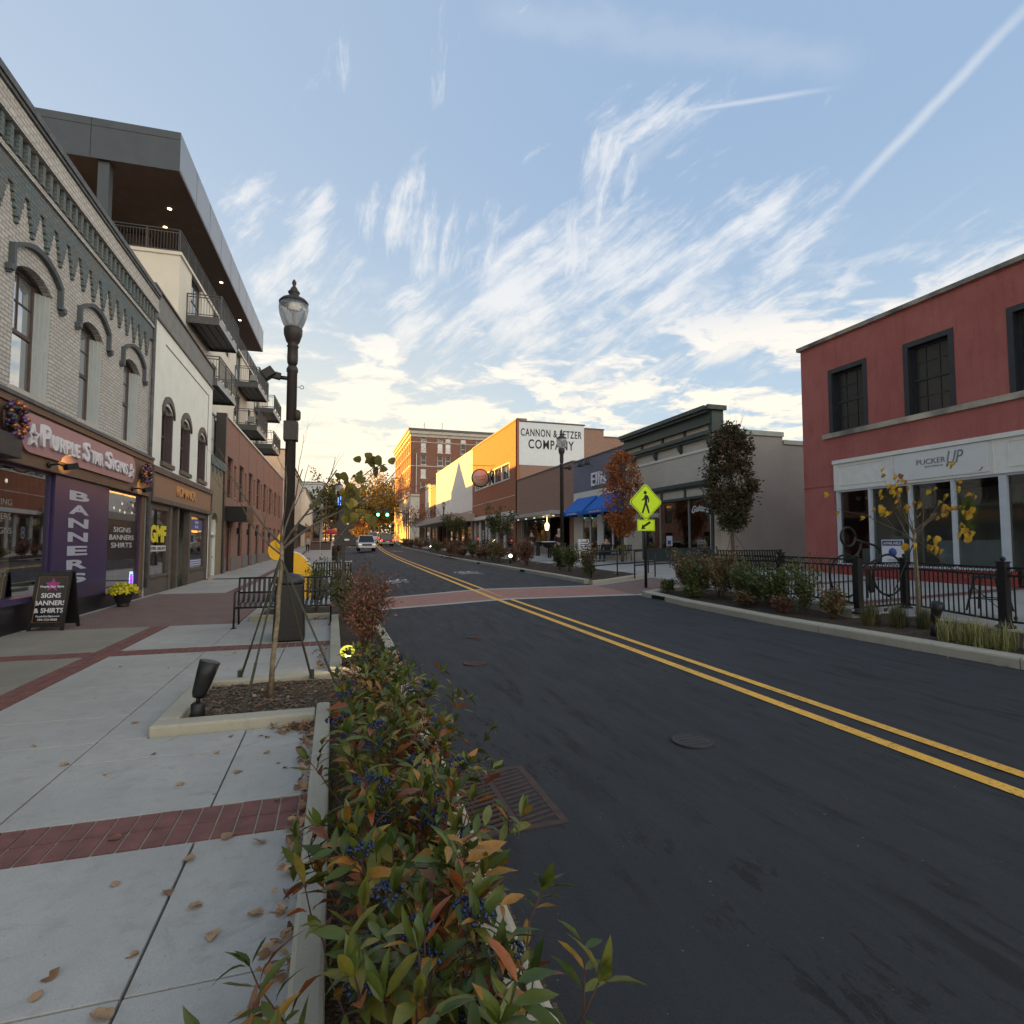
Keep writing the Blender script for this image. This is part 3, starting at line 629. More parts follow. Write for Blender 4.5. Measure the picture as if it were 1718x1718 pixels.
def laid(name, x0, x1, y0, y1, bw, bl, along):
    # individually laid bricks in a mortar bed
    mb = MB(); bed = MB(); bed.box(x0, x1, y0, y1, .04, .121); b = bed.build('mortar_bed', M['kerb']); b['kind'] = 'structure'
    if along == 'y': nx, ny = round((x1-x0)/bw), round((y1-y0)/bl)
    else: nx, ny = round((x1-x0)/bl), round((y1-y0)/bw)
    sx, sy = (x1-x0)/nx, (y1-y0)/ny
    for i in range(nx):
        for j in range(ny):
            mb.box(x0+i*sx+.005, x0+(i+1)*sx-.005, y0+j*sy+.005, y0+(j+1)*sy-.005, .05, .129+rnd(-.002, .002))
    o = mb.build(name, M['brickpv']); o['kind'] = 'structure'; return o
bp = noisy('laid_brick', (.205, .088, .076), (.125, .058, .052), 7, .85, .5, .005, 60); M['brickpv'] = bp
t_ = NT(bp); nz_ = t_.noise(3.1, 2); 
laid('brick_band', -5.2, -.06, 3.335, 3.735, .105, .20, 'y')
laid('brick_band', -5.2, .0, 9.03, 9.43, .105, .20, 'y')
laid('brick_band', -3.165, -2.875, -3, 3.33, .145, .21, 'y'); laid('brick_band', -3.165, -2.875, 3.74, 9.02, .145, .21, 'y'); laid('brick_band', -3.165, -2.875, 9.44, 12, .145, .21, 'y')
pavers('brick_paving', -5.06, -1.71, 12.01, 19.6, M['paverdark']); pavers('walk_edge', -5.2, -5.07, 12.01, 27, M['conc'])
slabs('sidewalk', [-5.06, -4.1, -3.17], [19.6, 21.6, 23.6, 25.6, 27], M['conc']); slabs('sidewalk', [-2.87, -1.7, -.65, .0], [19.6, 21.6, 23.6, 25.6, 27], M['conc'])
slabs('sidewalk', [-1.7, -.65, .0], [14.9, 17.3, 19.6], M['conc']); pavers('brick_strip', -3.165, -2.875, 19.6, 27, M['brickpv'])
yfar = frange(27, 60, 3)+frange(60, 130, 7)[1:]+frange(130, 400, 30)[1:]
sheet('sidewalk', yfar, lambda y: (-5.4, itp(y, *XL)-.14), lambda x, y: sz(y), M['conc'], 3, dz_=-.004)
sheet('brick_strip', yfar[:14], lambda y: (-3.17, -2.87), lambda x, y: sz(y), M['brickpv'], 1, dz_=.004)
# planter kerbs on the left
def curb_box(x0, x1, y0, y1, z0, z1): 
    mb = MB(); mb.box(x0, x1, y0, y1, z0, z1); o = mb.build('planter_kerb', M['kerb'], bevel=.018); o['kind'] = 'structure'
for a, b in ((-2, .9), (.91, 2.75), (2.76, 4.1), (4.11, 5.42)): curb_box(-.115, .0, a, b, .02, .235)
curb_box(-1.36, -.12, 5.17, 5.36, .02, .215); curb_box(-1.36, -1.19, 5.365, 6.76, .02, .215); curb_box(-1.36, .10, 6.765, 6.92, .02, .19)
curb_box(.105, .76, 6.90, 7.06, .0, .20)
for a, b in ((7.0, 8.6), (8.61, 10.4), (10.41, 12.3)): curb_box(-.02, .13, a, b, .02, .20)
curb_box(-1.55, -.03, 12.15, 12.3, .02, .24); curb_box(-1.55, -1.40, 12.305, 14.4, .02, .24); curb_box(-.9, -.75, 17.6, 22.8, .02, .24); curb_box(-.74, .74, 22.65, 22.8, .02, .24)
def bed(name, pts, z, amp=.012, m='mulch', step=.12):
    x0, x1, y0, y1 = pts; xs = frange(x0, x1, step); ys = frange(y0, y1, step); V = []; F = []
    for y in ys:
        for x in xs: V.append((x, y, (z(x, y) if callable(z) else z)+mnoise.noise(Vector((x*5, y*5, 0)))*amp*1.6+rnd(-amp, amp)*.5))
    nx = len(xs)
    for j in range(len(ys)-1):
        for i in range(nx-1): F.append((j*nx+i, j*nx+i+1, (j+1)*nx+i+1, (j+1)*nx+i))
    mb = MB(); mb.add(V, F); o = mb.build(name, M[m]); o['kind'] = 'structure'; return o
bed('mulch_bed', (.0, .75, -2, 5.2), .10); bed('mulch_bed', (-1.20, .75, 5.2, 6.92), .135); bed('mulch_bed', (.12, .78, 7.05, 13.4), .10); bed('mulch_bed', (-1.45, .12, 12.3, 14.4), .15)
bed('mulch_bed', (-.76, .74, 17.7, 22.7), .15)
# bark chips and grit scattered through the tree pit
mb = MB()
for i in range(900):
    x, y = rnd(-1.17, .55), rnd(5.4, 6.75); z = .15; a = rnd(0, pi); l = rnd(.012, .035); d = Vector((cos(a), sin(a), rnd(-.3, .3)))*l
    mb.bar(Vector((x, y, z))-d, Vector((x, y, z))+d, rnd(.006, .012), rnd(.003, .006))
o = mb.build('bark_chips', noisy('bark_chip', (.09, .065, .05), (.24, .19, .15), 12, .9, 0)); tag(o, 'loose bark chips covering the young tree pit', 'mulch', kind='stuff')

# right walk, planting bed and low retaining wall
ysr = frange(-4, 30, 1.5)+frange(30, 130, 4)[1:]+frange(130, 300, 20)[1:]
sheet('sidewalk', ysr, lambda y: (rw_start(y), 16.4), rw_z, M['conc'], 8)
sheet('walk_base', frange(-4, 60, 2), lambda y: (itp(y, *XR)-.08, 10.6), lambda x, y: itp(x, [itp(y, *XR), 10.4], [itp(y, *GR), rw_z(10.4, y)-.03])-.02, M['soil'], 3)
for yy in (9.2, 12.6, 24, 30): sheet('brick_band', [yy, yy+.35], lambda y: (10.4, 16.3), rw_z, M['brickpv'], 6, dz_=.006)
sheet('brick_walkway', [14.4, 16.9], lambda y: (itp(y, *XR)-.02, 10.45), ramp_z, M['paverdark'], 6, dz_=.004)
for a, b in ((14.1, 14.4), (16.9, 17.2)): sheet('walk_edge', [a, b], lambda y: (itp(y, *XR)-.02, 10.45), ramp_z, M['conc'], 6, dz_=.006)
for y0_, y1_ in ((13.86, 14.08), (17.22, 17.44)):
    V = []; F = []; ym = (y0_+y1_)/2; xs_ = frange(itp(ym, *XR)-.01, 10.4, .5)
    for x in xs_:
        zt_ = max(itp(ym, *GR)+.15, ramp_z(x, ym)+.12)
        for yy, zz_ in ((y0_, -.1), (y0_, zt_-.02), (y0_+.02, zt_), (y1_-.02, zt_), (y1_, zt_-.02), (y1_, -.1)): V.append((x, yy, zz_))
    for j in range(len(xs_)-1):
        for i in range(6): F.append((j*6+i, j*6+(i+1) % 6, (j+1)*6+(i+1) % 6, (j+1)*6+i))
    F += [tuple(range(6)), tuple(range((len(xs_)-1)*6, len(xs_)*6))[::-1]]
    mb = MB(); mb.add(V, F); o = mb.build('kerb', M['kerb']); o['kind'] = 'structure'
bedR = lambda x, y: itp(y, *GR)+.11+.03*(x-itp(y, *XR))
bed('planting_bed', (8.50, 9.98, -2, 13.86), lambda x, y: max(itp(x, [8.5, 9.98], [itp(y, *GR)+.12, .34]), .15), .015, step=.14)
bed('planting_bed', (9.7, 11.2, 4.9, 8.3), lambda x, y: .22+.05*(x-9.7), .02, step=.14)
bed('planting_bed', (8.5, 10.6, 17.44, 45), lambda x, y: itp(x, [8.5, 10.6], [itp(y, *GR)+.13, rw_z(10.6, y)+.02]), .02, 'mulch', .35)
for y0_ in range(45, 95, 10): bed('planting_bed', (itp(y0_+5, *XR)+.15, itp(y0_+5, *XR)+2.0, y0_, y0_+10), lambda x, y: itp(y, *GR)+.22, .02, 'mulch', .8)
def wallseg(a, b, z, w=.25, h=.35):
    mb = MB(); mb.bar((a[0], a[1], z-h/2), (b[0], b[1], z-h/2), w, h); o = mb.build('retaining_kerb', M['kerb'], bevel=.015); o['kind'] = 'structure'
FP = [(9.75, 13.2), (9.9, 10.6), (9.36, 8.13), (10.95, 8.45), (9.9, 6.05), (10.3, 3.2)]
for i in range(5): wallseg(FP[i], FP[i+1], .44 if i < 2 else .36)
# storm drains in the kerb faces
for x, y, l in ((XRf(13.2)-.004, 13.2, .62), (XRf(21)-.004, 24.6, .6), (XRf(33)-.004, 33, .6), (XRf(46)-.004, 46.5, .7)):
    d = MB(); d.box(x-.012, x+.004, y-l/2, y+l/2, GRf(y)+.02, GRf(y)+.115); tag(d.build('kerb_inlet', M['void']), {13.2: 'dark slot drain in the right kerb beside the brick crossing', 24.6: 'slot drain in the right kerb just past the brick crossing', 33: 'small kerb drain opposite the red shrub', 46.5: 'farthest small kerb drain along the right bed'}[y], 'drain')
# sharrows
def ringpts(cx, cy, r, n=20, a0=0, a1=2*pi, e=1.0): return [(cx+r*cos(a0+(a1-a0)*i/n), cy+e*r*sin(a0+(a1-a0)*i/n)) for i in range(n+1)]
def paint_line(mb, pts, w, zf, closed=False):
    V = []; F = []
    for i, p in enumerate(pts):
        a = Vector(pts[max(i-1, 0)]); b = Vector(pts[min(i+1, len(pts)-1)]); d = (b-a).normalized(); nn = Vector((-d.y, d.x))*w/2
        for q in (Vector(p)-nn, Vector(p)+nn): V.append((q.x, q.y, zf(q.x, q.y)+.006))
    for i in range(len(pts)-1): F.append((2*i, 2*i+1, 2*i+3, 2*i+2))
    mb.add(V, F)
def sharrow(cx, cy, lab, s=1.0, fl=1):
    mb = MB(); f = lambda x, y: (cx+x*s, cy+y*s*fl*1.6)
    for lx in (-.33, .33): paint_line(mb, [f(lx+.2*cos(t), .2*sin(t)) for t in [2*pi*i/18 for i in range(19)]], .055, road_z)
    for seg in ([(-.33, 0), (-.12, .32), (.24, .32), (0, 0), (-.33, 0)], [(0, 0), (-.12, .34)], [(.33, 0), (.22, .44), (.32, .46)]):
        paint_line(mb, [f(*p) for p in seg], .05, road_z)
    for k in (0, 1): paint_line(mb, [f(-.5, -.45-.35*k+.0), f(0, -.12-.35*k-.1), f(.5, -.45-.35*k)], .10, road_z)
    o = mb.build('bicycle_marking', M['white']); o['kind'] = 'structure'
sharrow(2.35, 23.2, '', .95); sharrow(5.75, 25.0, '', 1.0); sharrow(6.6, 62, '', 1.1)
for x, y, r, lab in ((1.86, 7.52, .16, 'small round valve cover in the near lane, lower of the pair by the bushes'), (2.34, 9.47, .14, 'small round valve cover in the near lane, farther of the pair by the bushes'), (2.81, 4.01, .165, 'dark round utility cover in the foreground asphalt')):
    mb = MB(); mb.lathe((x, y, road_z(x, y)+.001), [(r, 0), (r, .010), (r*.93, .012), (r*.88, .007), (.01, .008)], 28, 'z', False)
    for k in range(4): mb.box(x-r*.6, x+r*.6, y-r*.55+k*r*.35, y-r*.48+k*r*.35, road_z(x, y)+.006, road_z(x, y)+.012)
    tag(mb.build('utility_cover', M['rust'] if y > 5 else noisy('cover_iron', (.03, .03, .032), (.045, .045, .047), 30, .7)), lab, 'cover')
# storm grate beside the planter
gr = thing('storm_grate', 'rusty slotted storm grate in the gutter beside the berry bush', 'drain grate', (1.07, 3.55, .0))
mb = MB(); x0, x1, y0, y1 = .76, 1.36, 3.15, 4.05
for a in (x0, x1-.05): mb.box(a, a+.05, y0, y1, -.02, .016)
for a in (y0, y1-.05): mb.box(x0+.05, x1-.05, a, a+.05, -.02, .016)
mb.box((x0+x1)/2-.02, (x0+x1)/2+.02, y0+.05, y1-.05, -.02, .013)
mb.build('frame', M['rust'], gr)
mb = MB()
for k in range(14):
    yy = y0+.08+k*.058
    for a, b in ((x0+.05, (x0+x1)/2-.02), ((x0+x1)/2+.02, x1-.05)): mb.bar((a, yy-.02, .0), (b, yy+.05, .0), .024, .03)
mb.build('bars', M['rust'], gr); mb = MB(); mb.box(x0+.03, x1-.03, y0+.03, y1-.03, .0055, .0065); mb.build('pit_opening', M['void'], gr)

# ================================================================== BUILDINGS
LF = frame(-5.2, 0, 0, 1, 1, 0)       # left facades: u = Y, outward = +X
RF = frame(16, 0, 0, 1, -1, 0)        # right facades: u = Y, outward = -X
def wallholes(mb, fr, u0, u1, z0, z1, th, holes, d=0.0):
    us = sorted({u0, u1, *[h[0] for h in holes], *[h[1] for h in holes]}); us = [u for u in us if u0 <= u <= u1]
    for a, b in zip(us[:-1], us[1:]):
        hs = sorted([(h[2], h[3]) for h in holes if h[0] <= a+1e-6 and h[1] >= b-1e-6]); z = z0
        for h0, h1 in hs:
            if h0 > z+1e-6: mb.fb(fr, a, b, z, h0, d-th, d)
            z = max(z, h1)
        if z < z1-1e-6: mb.fb(fr, a, b, z, z1, d-th, d)
def archfill(mb, fr, u0, u1, zt, rise, th, d=0.0, n=10):
    # fills the corners above a segmental arch inside a rectangular opening whose top is zt
    w = (u1-u0)/2; cx = (u0+u1)/2; r = (w*w+rise*rise)/(2*rise)
    arc = [(cx+w*(-1+2*i/n), zt-rise+math.sqrt(max(r*r-(w*(-1+2*i/n))**2, 0))-(r-rise)) for i in range(n+1)]
    for (a, za), (b, zb) in zip(arc[:-1], arc[1:]):
        p = [fr(a, d-th, za), fr(b, d-th, zb), fr(b, d-th, zt+.0), fr(a, d-th, zt+.0)]
        q = [fr(a, d, za), fr(b, d, zb), fr(b, d, zt+.0), fr(a, d, zt+.0)]
        mb.add(p+q, [(0, 1, 2, 3)[::-1], (4, 5, 6, 7), (0, 1, 5, 4), (1, 2, 6, 5), (2, 3, 7, 6), (3, 0, 4, 7)])
    return arc
def shell(fr, u0, u1, z0, z1, depth, m, parent, th=.3, name='walls', roofm='roofdark', floor=None, rz=None):
    zb0 = z0-.9
    mb = MB(); mb.fb(fr, u0, u0+.25, zb0, z1, -depth, -th-.003); mb.fb(fr, u1-.25, u1, zb0, z1, -depth, -th-.003); mb.fb(fr, u0+.25, u1-.25, zb0, z1, -depth, -depth+.25)
    mb.build(name, m, parent)
    mb = MB(); mb.fb(fr, u0+.25, u1-.25, (rz or z1-.6)-.2, rz or z1-.6, -depth+.25, -th-.003)
    if floor: mb.fb(fr, u0+.25, u1-.25, floor-.3, floor, -depth+.25, -th-.003)
    mb.build('roof', M[roofm], parent)
def sash(fr, u0, u1, z0, z1, d, parent, mframe, mglass, fw_=.07, rows=2, cols=(2, 1), rail=None, name='window', sill=None, bars=.025, side=None):
    w = MB(); zm = (z0+z1)/2
    w.fb(fr, u0, u0+fw_, z0, z1, d-.06, d); w.fb(fr, u1-fw_, u1, z0, z1, d-.06, d); w.fb(fr, u0+fw_, u1-fw_, z1-fw_, z1, d-.06, d); w.fb(fr, u0+fw_, u1-fw_, z0, z0+fw_, d-.06, d)
    w.fb(fr, u0+fw_, u1-fw_, zm-.035, zm+.035, d-.055, d-.005)
    up_, lo_ = cols
    for k in range(1, up_): x = u0+(u1-u0)*k/up_; w.fb(fr, x-bars/2, x+bars/2, zm+.035, z1-fw_, d-.05, d-.015)
    for k in range(1, lo_): x = u0+(u1-u0)*k/lo_; w.fb(fr, x-bars/2, x+bars/2, z0+fw_, zm-.035, d-.05, d-.015)
    if rows >= 2:
        zz_ = (zm+z1)/2; w.fb(fr, u0+fw_, u1-fw_, zz_-bars/2, zz_+bars/2, d-.052, d-.018)
        if lo_ > 1: zz_ = (zm+z0)/2; w.fb(fr, u0+fw_, u1-fw_, zz_-bars/2, zz_+bars/2, d-.052, d-.018)
    o = w.build(name, mframe, parent)
    g_ = MB(); g_.fb(fr, u0+fw_*.5, u1-fw_*.5, z0+fw_*.5, z1-fw_*.5, d-.042, d-.034); g_.build('pane', mglass, o)
    if sill: s_ = MB(); s_.fb(fr, u0-sill[0], u1+sill[0], z0-sill[1], z0, d-.1, sill[2]); s_.build('sill', sill[3], o)
    return o

# ---- 1. grey painted brick building with the sign shop
b1 = thing('brick_building', 'grey painted brick two storey building with slate arched window hoods and a sign shop below', 'building', (-5.2, 6, .1))
fr = LF; Y0, Y1 = 4.0, 18.85; TOP = 8.62
wins = [(8.72, 10.0), (11.38, 12.72), (14.0, 15.22), (16.58, 17.86)]
wins = [(5.9, 7.2)]+wins
holes = [(a, b, 4.28, 6.55) for a, b in wins]
mb = MB(); wallholes(mb, fr, Y0, Y1, 4.10, 9.0, .3, holes)
for a, b in wins: archfill(mb, fr, a, b, 6.55, .22, .3)
mb.fb(fr, 18.62, Y1, .1, 4.1, -.3, 0); mb.build('wall', M['grey_brick'], b1)
shell(fr, Y0, Y1, .1, 9.0, 14, M['brown_brick'], b1, floor=3.9)
def hood(a, b, zt, parent):
    w = (b-a)/2+.16; cx = (a+b)/2; rise = .30; r = (w*w+rise*rise)/(2*rise); zb = zt-.02
    P_ = [(cx+w*(-1+2*i/14), zb+math.sqrt(r*r-(w*(-1+2*i/14))**2)-(r-rise)) for i in range(15)]
    mb = MB()
    for (u, z), (u2, z2) in zip(P_[:-1], P_[1:]):
        vs = [fr(u, 0, z), fr(u2, 0, z2), fr(u2, 0, z2+.07), fr(u, 0, z+.07), fr(u, .08, z), fr(u2, .08, z2), fr(u2, .10, z2+.08), fr(u, .10, z+.08)]
        mb.add(vs, [(0, 1, 2, 3), (4, 5, 6, 7), (0, 1, 5, 4), (1, 2, 6, 5), (2, 3, 7, 6), (3, 0, 4, 7)])
    for s_ in (-1, 1):
        u = cx+s_*(w+.035); mb.fb(fr, u-.035, u+.035, zb-.36, zb+.08, .002, .09)
        u2 = u+s_*.085; mb.fb(fr, u2-.05, u2+.05, zb-.42, zb-.32, .002, .11); mb.fb(fr, u2-.03, u2+.03, zb-.46, zb-.42, .002, .08)
    return mb.build('window_hood', M['hood'], parent)
for a, b in wins:
    w = sash(fr, a+.10, b-.22, 4.30, 6.50, -.20, b1, M['brown'], M['skyglass'], .055, 2, (2, 1), sill=(.16, .16, .07, M['stone']))
    j = MB()
    for k, (dd, ww) in enumerate(((-.19, .035), (-.14, .05), (-.08, .035), (-.03, .035))): j.fb(fr, b-.22+.055*k, b-.22+.055*k+.05, 4.30, 6.34, -.24, dd)
    j.fb(fr, a, a+.10, 4.3, 6.34, -.24, -.10); j.build('jamb', M['lightgrey'], w)
    fil = MB(); archfill(fil, fr, a+.01, b-.01, 6.50, .16, .05, -.14); fil.build('arched_head', M['brown'], w)
    hood(a, b, 6.60, b1)
# cornice: drip band, corbels, dentils and cap
mb = MB(); mb.fb(fr, Y0, Y1-.02, 7.62, 7.98, .0, .05)
k = 0; u = Y0+.1
while u < Y1-.35:
    for q, (w_, zb) in enumerate(((.40, 7.50), (.33, 7.38), (.25, 7.26), (.17, 7.14), (.10, 7.04))): mb.fb(fr, u+.24-w_/2, u+.24+w_/2-.03, zb, zb+.122, .0, .05)
    u += .535
mb.build('drip_band', M['bluegrey'], b1)
mb = MB(); mb.fb(fr, Y0, Y1-.02, 7.98, 8.06, .0, .09); mb.fb(fr, Y0, Y1-.02, 8.50, 8.60, .0, .16); mb.fb(fr, Y0, Y1-.02, 8.60, 8.93, 0, .13); mb.build('frieze', M['grey_brick'], b1)
mb = MB(); u = Y0+.05
while u < Y1-.2: mb.fb(fr, u, u+.10, 8.10, 8.50, .0, .11); mb.fb(fr, u+.012, u+.088, 8.03, 8.10, 0.0, .08); u += .27
mb.build('dentils', M['bluegrey'], b1)
mb = MB(); mb.fb(fr, Y0, Y1, 9.0, 9.12, -.35, .20); mb.fb(fr, Y0, Y1-.01, 8.93, 9.0, 0, .17); mb.build('cornice', M['cap'], b1)
mb = MB(); mb.lathe((-5.12, 18.70, 0), [(.05, .4), (.05, 8.9)], 10); mb.build('downpipe', M['cap'], b1)
# wooden fascia
mb = MB(); mb.fb(fr, Y0, Y1, 3.02, 3.98, -.10, .10); mb.fb(fr, Y0, Y1, 3.98, 4.10, -.1, .14); mb.build('fascia', M['wood'], b1)
mb = MB(); mb.fb(fr, Y0, Y1, 4.10, 4.17, -.02, .17); mb.build('flashing', M['cap'], b1)
# sign board with rounded ends
sg = thing('shop_sign', 'long mauve rounded signboard reading PURPLE STAR SIGNS in raised white letters', 'sign', (-5.1, 14.5, 3.6))
ua, ub, za, zb_ = 11.45, 17.25, 3.24, 3.92; rr = (zb_-za)/2; pts = []
for i in range(13): t = pi/2+pi*i/12; pts.append((ua+rr+rr*cos(t), (za+zb_)/2+rr*sin(t)))
for i in range(13): t = -pi/2+pi*i/12; pts.append((ub-rr+rr*cos(t), (za+zb_)/2+rr*sin(t)))
mb = MB(); mb.prism([fr(u, .105, z) for u, z in pts], (.05, 0, 0)); mb.build('board', M['mauve'], sg)
def star(mb, fr, cu_, cz, r, d0, d1, hollow=.62, rot=0, half=False):
    o_ = [(cu_+(r if i % 2 == 0 else r*.45)*sin(pi*i/5+rot), cz+(r if i % 2 == 0 else r*.45)*cos(pi*i/5+rot)) for i in range(10)]
    i_ = [(cu_+(r if i % 2 == 0 else r*.45)*hollow*sin(pi*i/5+rot), cz+(r if i % 2 == 0 else r*.45)*hollow*cos(pi*i/5+rot)) for i in range(10)]
    for k in range(10):
        n_ = (k+1) % 10; q = [o_[k], o_[n_], i_[n_], i_[k]]
        vs = [fr(a, d0, b) for a, b in q]+[fr(a, d1, b) for a, b in q]
        mb.add(vs, [(0, 1, 2, 3), (4, 5, 6, 7), (0, 1, 5, 4), (1, 2, 6, 5), (2, 3, 7, 6), (3, 0, 4, 7)])
for cu_, r_ in ((11.81, .22), (16.83, .20)):
    mb = MB(); star(mb, fr, cu_, 3.53, r_, .156, .20); mb.build('star', M['lettering'], sg)
def ltext(s, u, z, size, m, parent, d=.16, **k): return text('lettering', s, size, m, fr(u, d, z), (0, 1, 0), (0, 0, 1), parent, **k)
def rtext(s, u, z, size, m, parent, d=.05, **k): return text('lettering', s, size, m, RF(u, d, z), (0, -1, 0), (0, 0, 1), parent, **k)
for s_, u0, u1, z0, z1 in (('P', 12.10, 12.42, 3.40, 3.80), ('URPLE', 12.47, 13.68, 3.40, 3.68), ('S', 13.90, 14.18, 3.40, 3.80), ('TAR', 14.22, 14.92, 3.40, 3.68), ('S', 15.13, 15.44, 3.40, 3.80), ('IGNS', 15.49, 16.52, 3.40, 3.68)):
    ltext(s_, (u0+u1)/2, (z0+z1)/2, .5, M['lettering'], sg, .18, ext=.025, bold=.03, fit=(u1-u0, z1-z0), spacing=1.12)
# bauble wreaths
def wreath(y, z, R_, lab):
    t = thing('bauble_wreath', lab, 'wreath', (-5.0, y, z), 0, 'bauble wreaths on the sign shop'); cols = ['a', 'b', 'c']
    mts = [noisy('bauble_copper', (.36, .13, .05), (.42, .17, .07), 5, .18, 0, metal=.6), noisy('bauble_violet', (.10, .05, .14), (.14, .07, .18), 5, .18, 0, metal=.5), noisy('bauble_black', (.02, .02, .03), (.03, .03, .04), 5, .15, 0)]
    for q, nm in enumerate(('copper_baubles', 'violet_baubles', 'black_baubles')):
        mb = MB()
        for i in range(34):
            a = rnd(0, 2*pi); rr_ = R_*rnd(.62, 1.0); mb.ball((-5.0+rnd(-.02, .1), y+rr_*cos(a), z+rr_*sin(a)*1.1), rnd(.035, .055), 8)
        mb.build(nm, mts[q], t)
    mb = MB(); mb.lathe((-5.03, y, z), [(R_*.7, -.02), (R_*.95, 0), (R_*.7, .03)], 20, 'x'); mb.build('ring', M['brown'], t)
wreath(11.12, 3.68, .27, 'wreath of copper and violet baubles at the left end of the mauve sign'); wreath(17.90, 3.58, .25, 'wreath of dark baubles at the right end of the mauve sign')
# spot fixtures that light the board
def wallspot(y, z, lab):
    t = thing('wall_spotlight', lab, 'spotlight', (-5.05, y, z), 0, 'spotlights under the mauve sign')
    mb = MB(); mb.tube([(-5.10, y, z), (-4.93, y, z+.02), (-4.78, y+.05, z-.02)], .018, 8); mb.lathe((-5.08, y, z), [(.055, 0), (.055, .03)], 12, 'x'); mb.build('arm', M['blackmetal'], t)
    mb = MB(); mb.bar((-4.82, y+.02, z-.03), (-4.70, y+.16, z+.02), .15, .11); mb.build('head', M['blackmetal'], t)
    l = bpy.data.lights.new('spot_beam', 'SPOT'); l.energy = 9; l.color = (1, .62, .12); l.spot_size = R(38); l.spot_blend = .25; l.shadow_soft_size = .02
    lo_ = bpy.data.objects.new('spot_beam', l); C.objects.link(lo_); lo_.parent = t; lo_.location = Vector((-4.72, y+.2, z+.0))-t.location
    tg = Vector((-5.08, y+.62, z+.10)); lo_.rotation_euler = (tg-Vector((-4.72, y+.2, z))).to_track_quat('-Z', 'Y').to_euler()
wallspot(12.55, 3.12, 'black spotlight under the left half of the mauve sign'); wallspot(17.15, 3.10, 'black spotlight under the right end of the mauve sign')
mb = MB(); mb.fb(fr, 10.2, 11.25, 3.05, 3.42, .11, .28); tag(mb.build('speaker_box', M['darkslate'], bevel=.01), 'dark box fixed to the wooden fascia at the left edge of the picture', 'box')
# shopfront
mb = MB(); 
for a, b in ((Y0, 4.3), (8.55, 8.75), (18.36, 18.62)): mb.fb(fr, a, b, .1, 3.02, -.25, .02)
mb.build('shopfront_pier', M['wood'], b1)
mb = MB(); mb.fb(fr, 8.75, 13.1, .1, .62, -.3, .03); mb.fb(fr, 15.86, 18.36, .1, .38, -.25, .02); mb.fb(fr, 13.1, 15.86, .1, .5, -.2, .04); mb.build('stall_riser', M['signblack'], b1)
mb = MB(); mb.fb(fr, 8.75, 13.1, .62, .72, -.2, .10); mb.fb(fr, 15.86, 18.36, .38, .46, -.2, .10); mb.build('window_ledge', M['purple'], b1)
for a, b, z0 in ((8.75, 13.08, .72), (15.86, 18.36, .46)):
    w = MB(); w.fb(fr, a, a+.05, z0, 3.02, -.1, -.02); w.fb(fr, b-.05, b, z0, 3.02, -.1, -.02); w.fb(fr, a+.05, b-.05, 2.97, 3.02, -.1, -.02)
    o = w.build('display_window', M['purple'], b1); g_ = MB(); g_.fb(fr, a+.05, b-.05, z0, 2.97, -.065, -.055); g_.build('pane', M['glass'], o)
mb = MB(); mb.fb(fr, 13.1, 15.86, .5, 3.02, -.25, .03); pb = mb.build('banner_panel', M['purple'], b1)
for i, ch in enumerate('BANNERS'): ltext(ch, 14.2, 2.66-i*.288, .32, mat('banner_letters', (.40, .42, .50), .4), b1, .036, ext=.004, bold=.035, fit=(.98, .20))
# what stands inside the display windows
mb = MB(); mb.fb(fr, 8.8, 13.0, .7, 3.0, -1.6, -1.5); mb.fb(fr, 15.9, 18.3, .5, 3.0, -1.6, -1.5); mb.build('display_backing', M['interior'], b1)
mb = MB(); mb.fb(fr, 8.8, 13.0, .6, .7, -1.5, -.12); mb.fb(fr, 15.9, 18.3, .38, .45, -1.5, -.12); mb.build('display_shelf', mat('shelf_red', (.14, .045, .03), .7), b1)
mb = MB(); mb.fb(fr, 15.95, 18.2, 1.25, 2.25, -.054, -.051); pnl = mb.build('notice_panel', M['signblack'], b1)
dimw = mat('dim_window_letters', (.60, .60, .60), .6)
for i, s_ in enumerate(('SIGNS', 'BANNERS', 'SHIRTS')): ltext(s_, 17.1, 2.02-i*.20, .25, dimw, b1, -.049, ext=.001, fit=((1.25, 1.75, 1.5)[i], .13))
dim2 = mat('faint_window_letters', (.24, .22, .20), .7)
for i, s_ in enumerate(('FULL COLOR PRINTING', 'MAGNETIC & BANNERS', 'CONSTRUCTION SIGNS', 'VEHICLE GRAPHICS', 'WINDOWS', 'EMBROIDERY T-SHIRTS')): ltext(s_, 9.6, 2.35-i*.24, .15, dim2, b1, -.05, ext=.001, xs=1.35, align='LEFT')
mb = MB()
for (a, b, z) in ((8.8, 13.0, 2.9), (15.95, 18.3, 2.88)):
    P_ = []; n = int((b-a)*5)
    for i in range(n+1):
        u = a+(b-a)*i/n; mb.tube([fr(u, -.14, z), fr(u, -.14, z-rnd(.08, .42))], .004, 4)
    mb.tube([fr(a+(b-a)*i/20, -.14, z-.02-.03*sin(i)) for i in range(21)], .006, 4)
mb.build('icicle_lights', mat('clear_cable', (.30, .30, .28), .5), b1)
mb = MB()
for i in range(11): u = random.choice((rnd(8.9, 12.9), rnd(16, 18.2))); mb.ball(fr(u, -.14, rnd(2.45, 2.75)), .022, 6, 1.8)
mb.build('light_bulbs', E_string, b1)
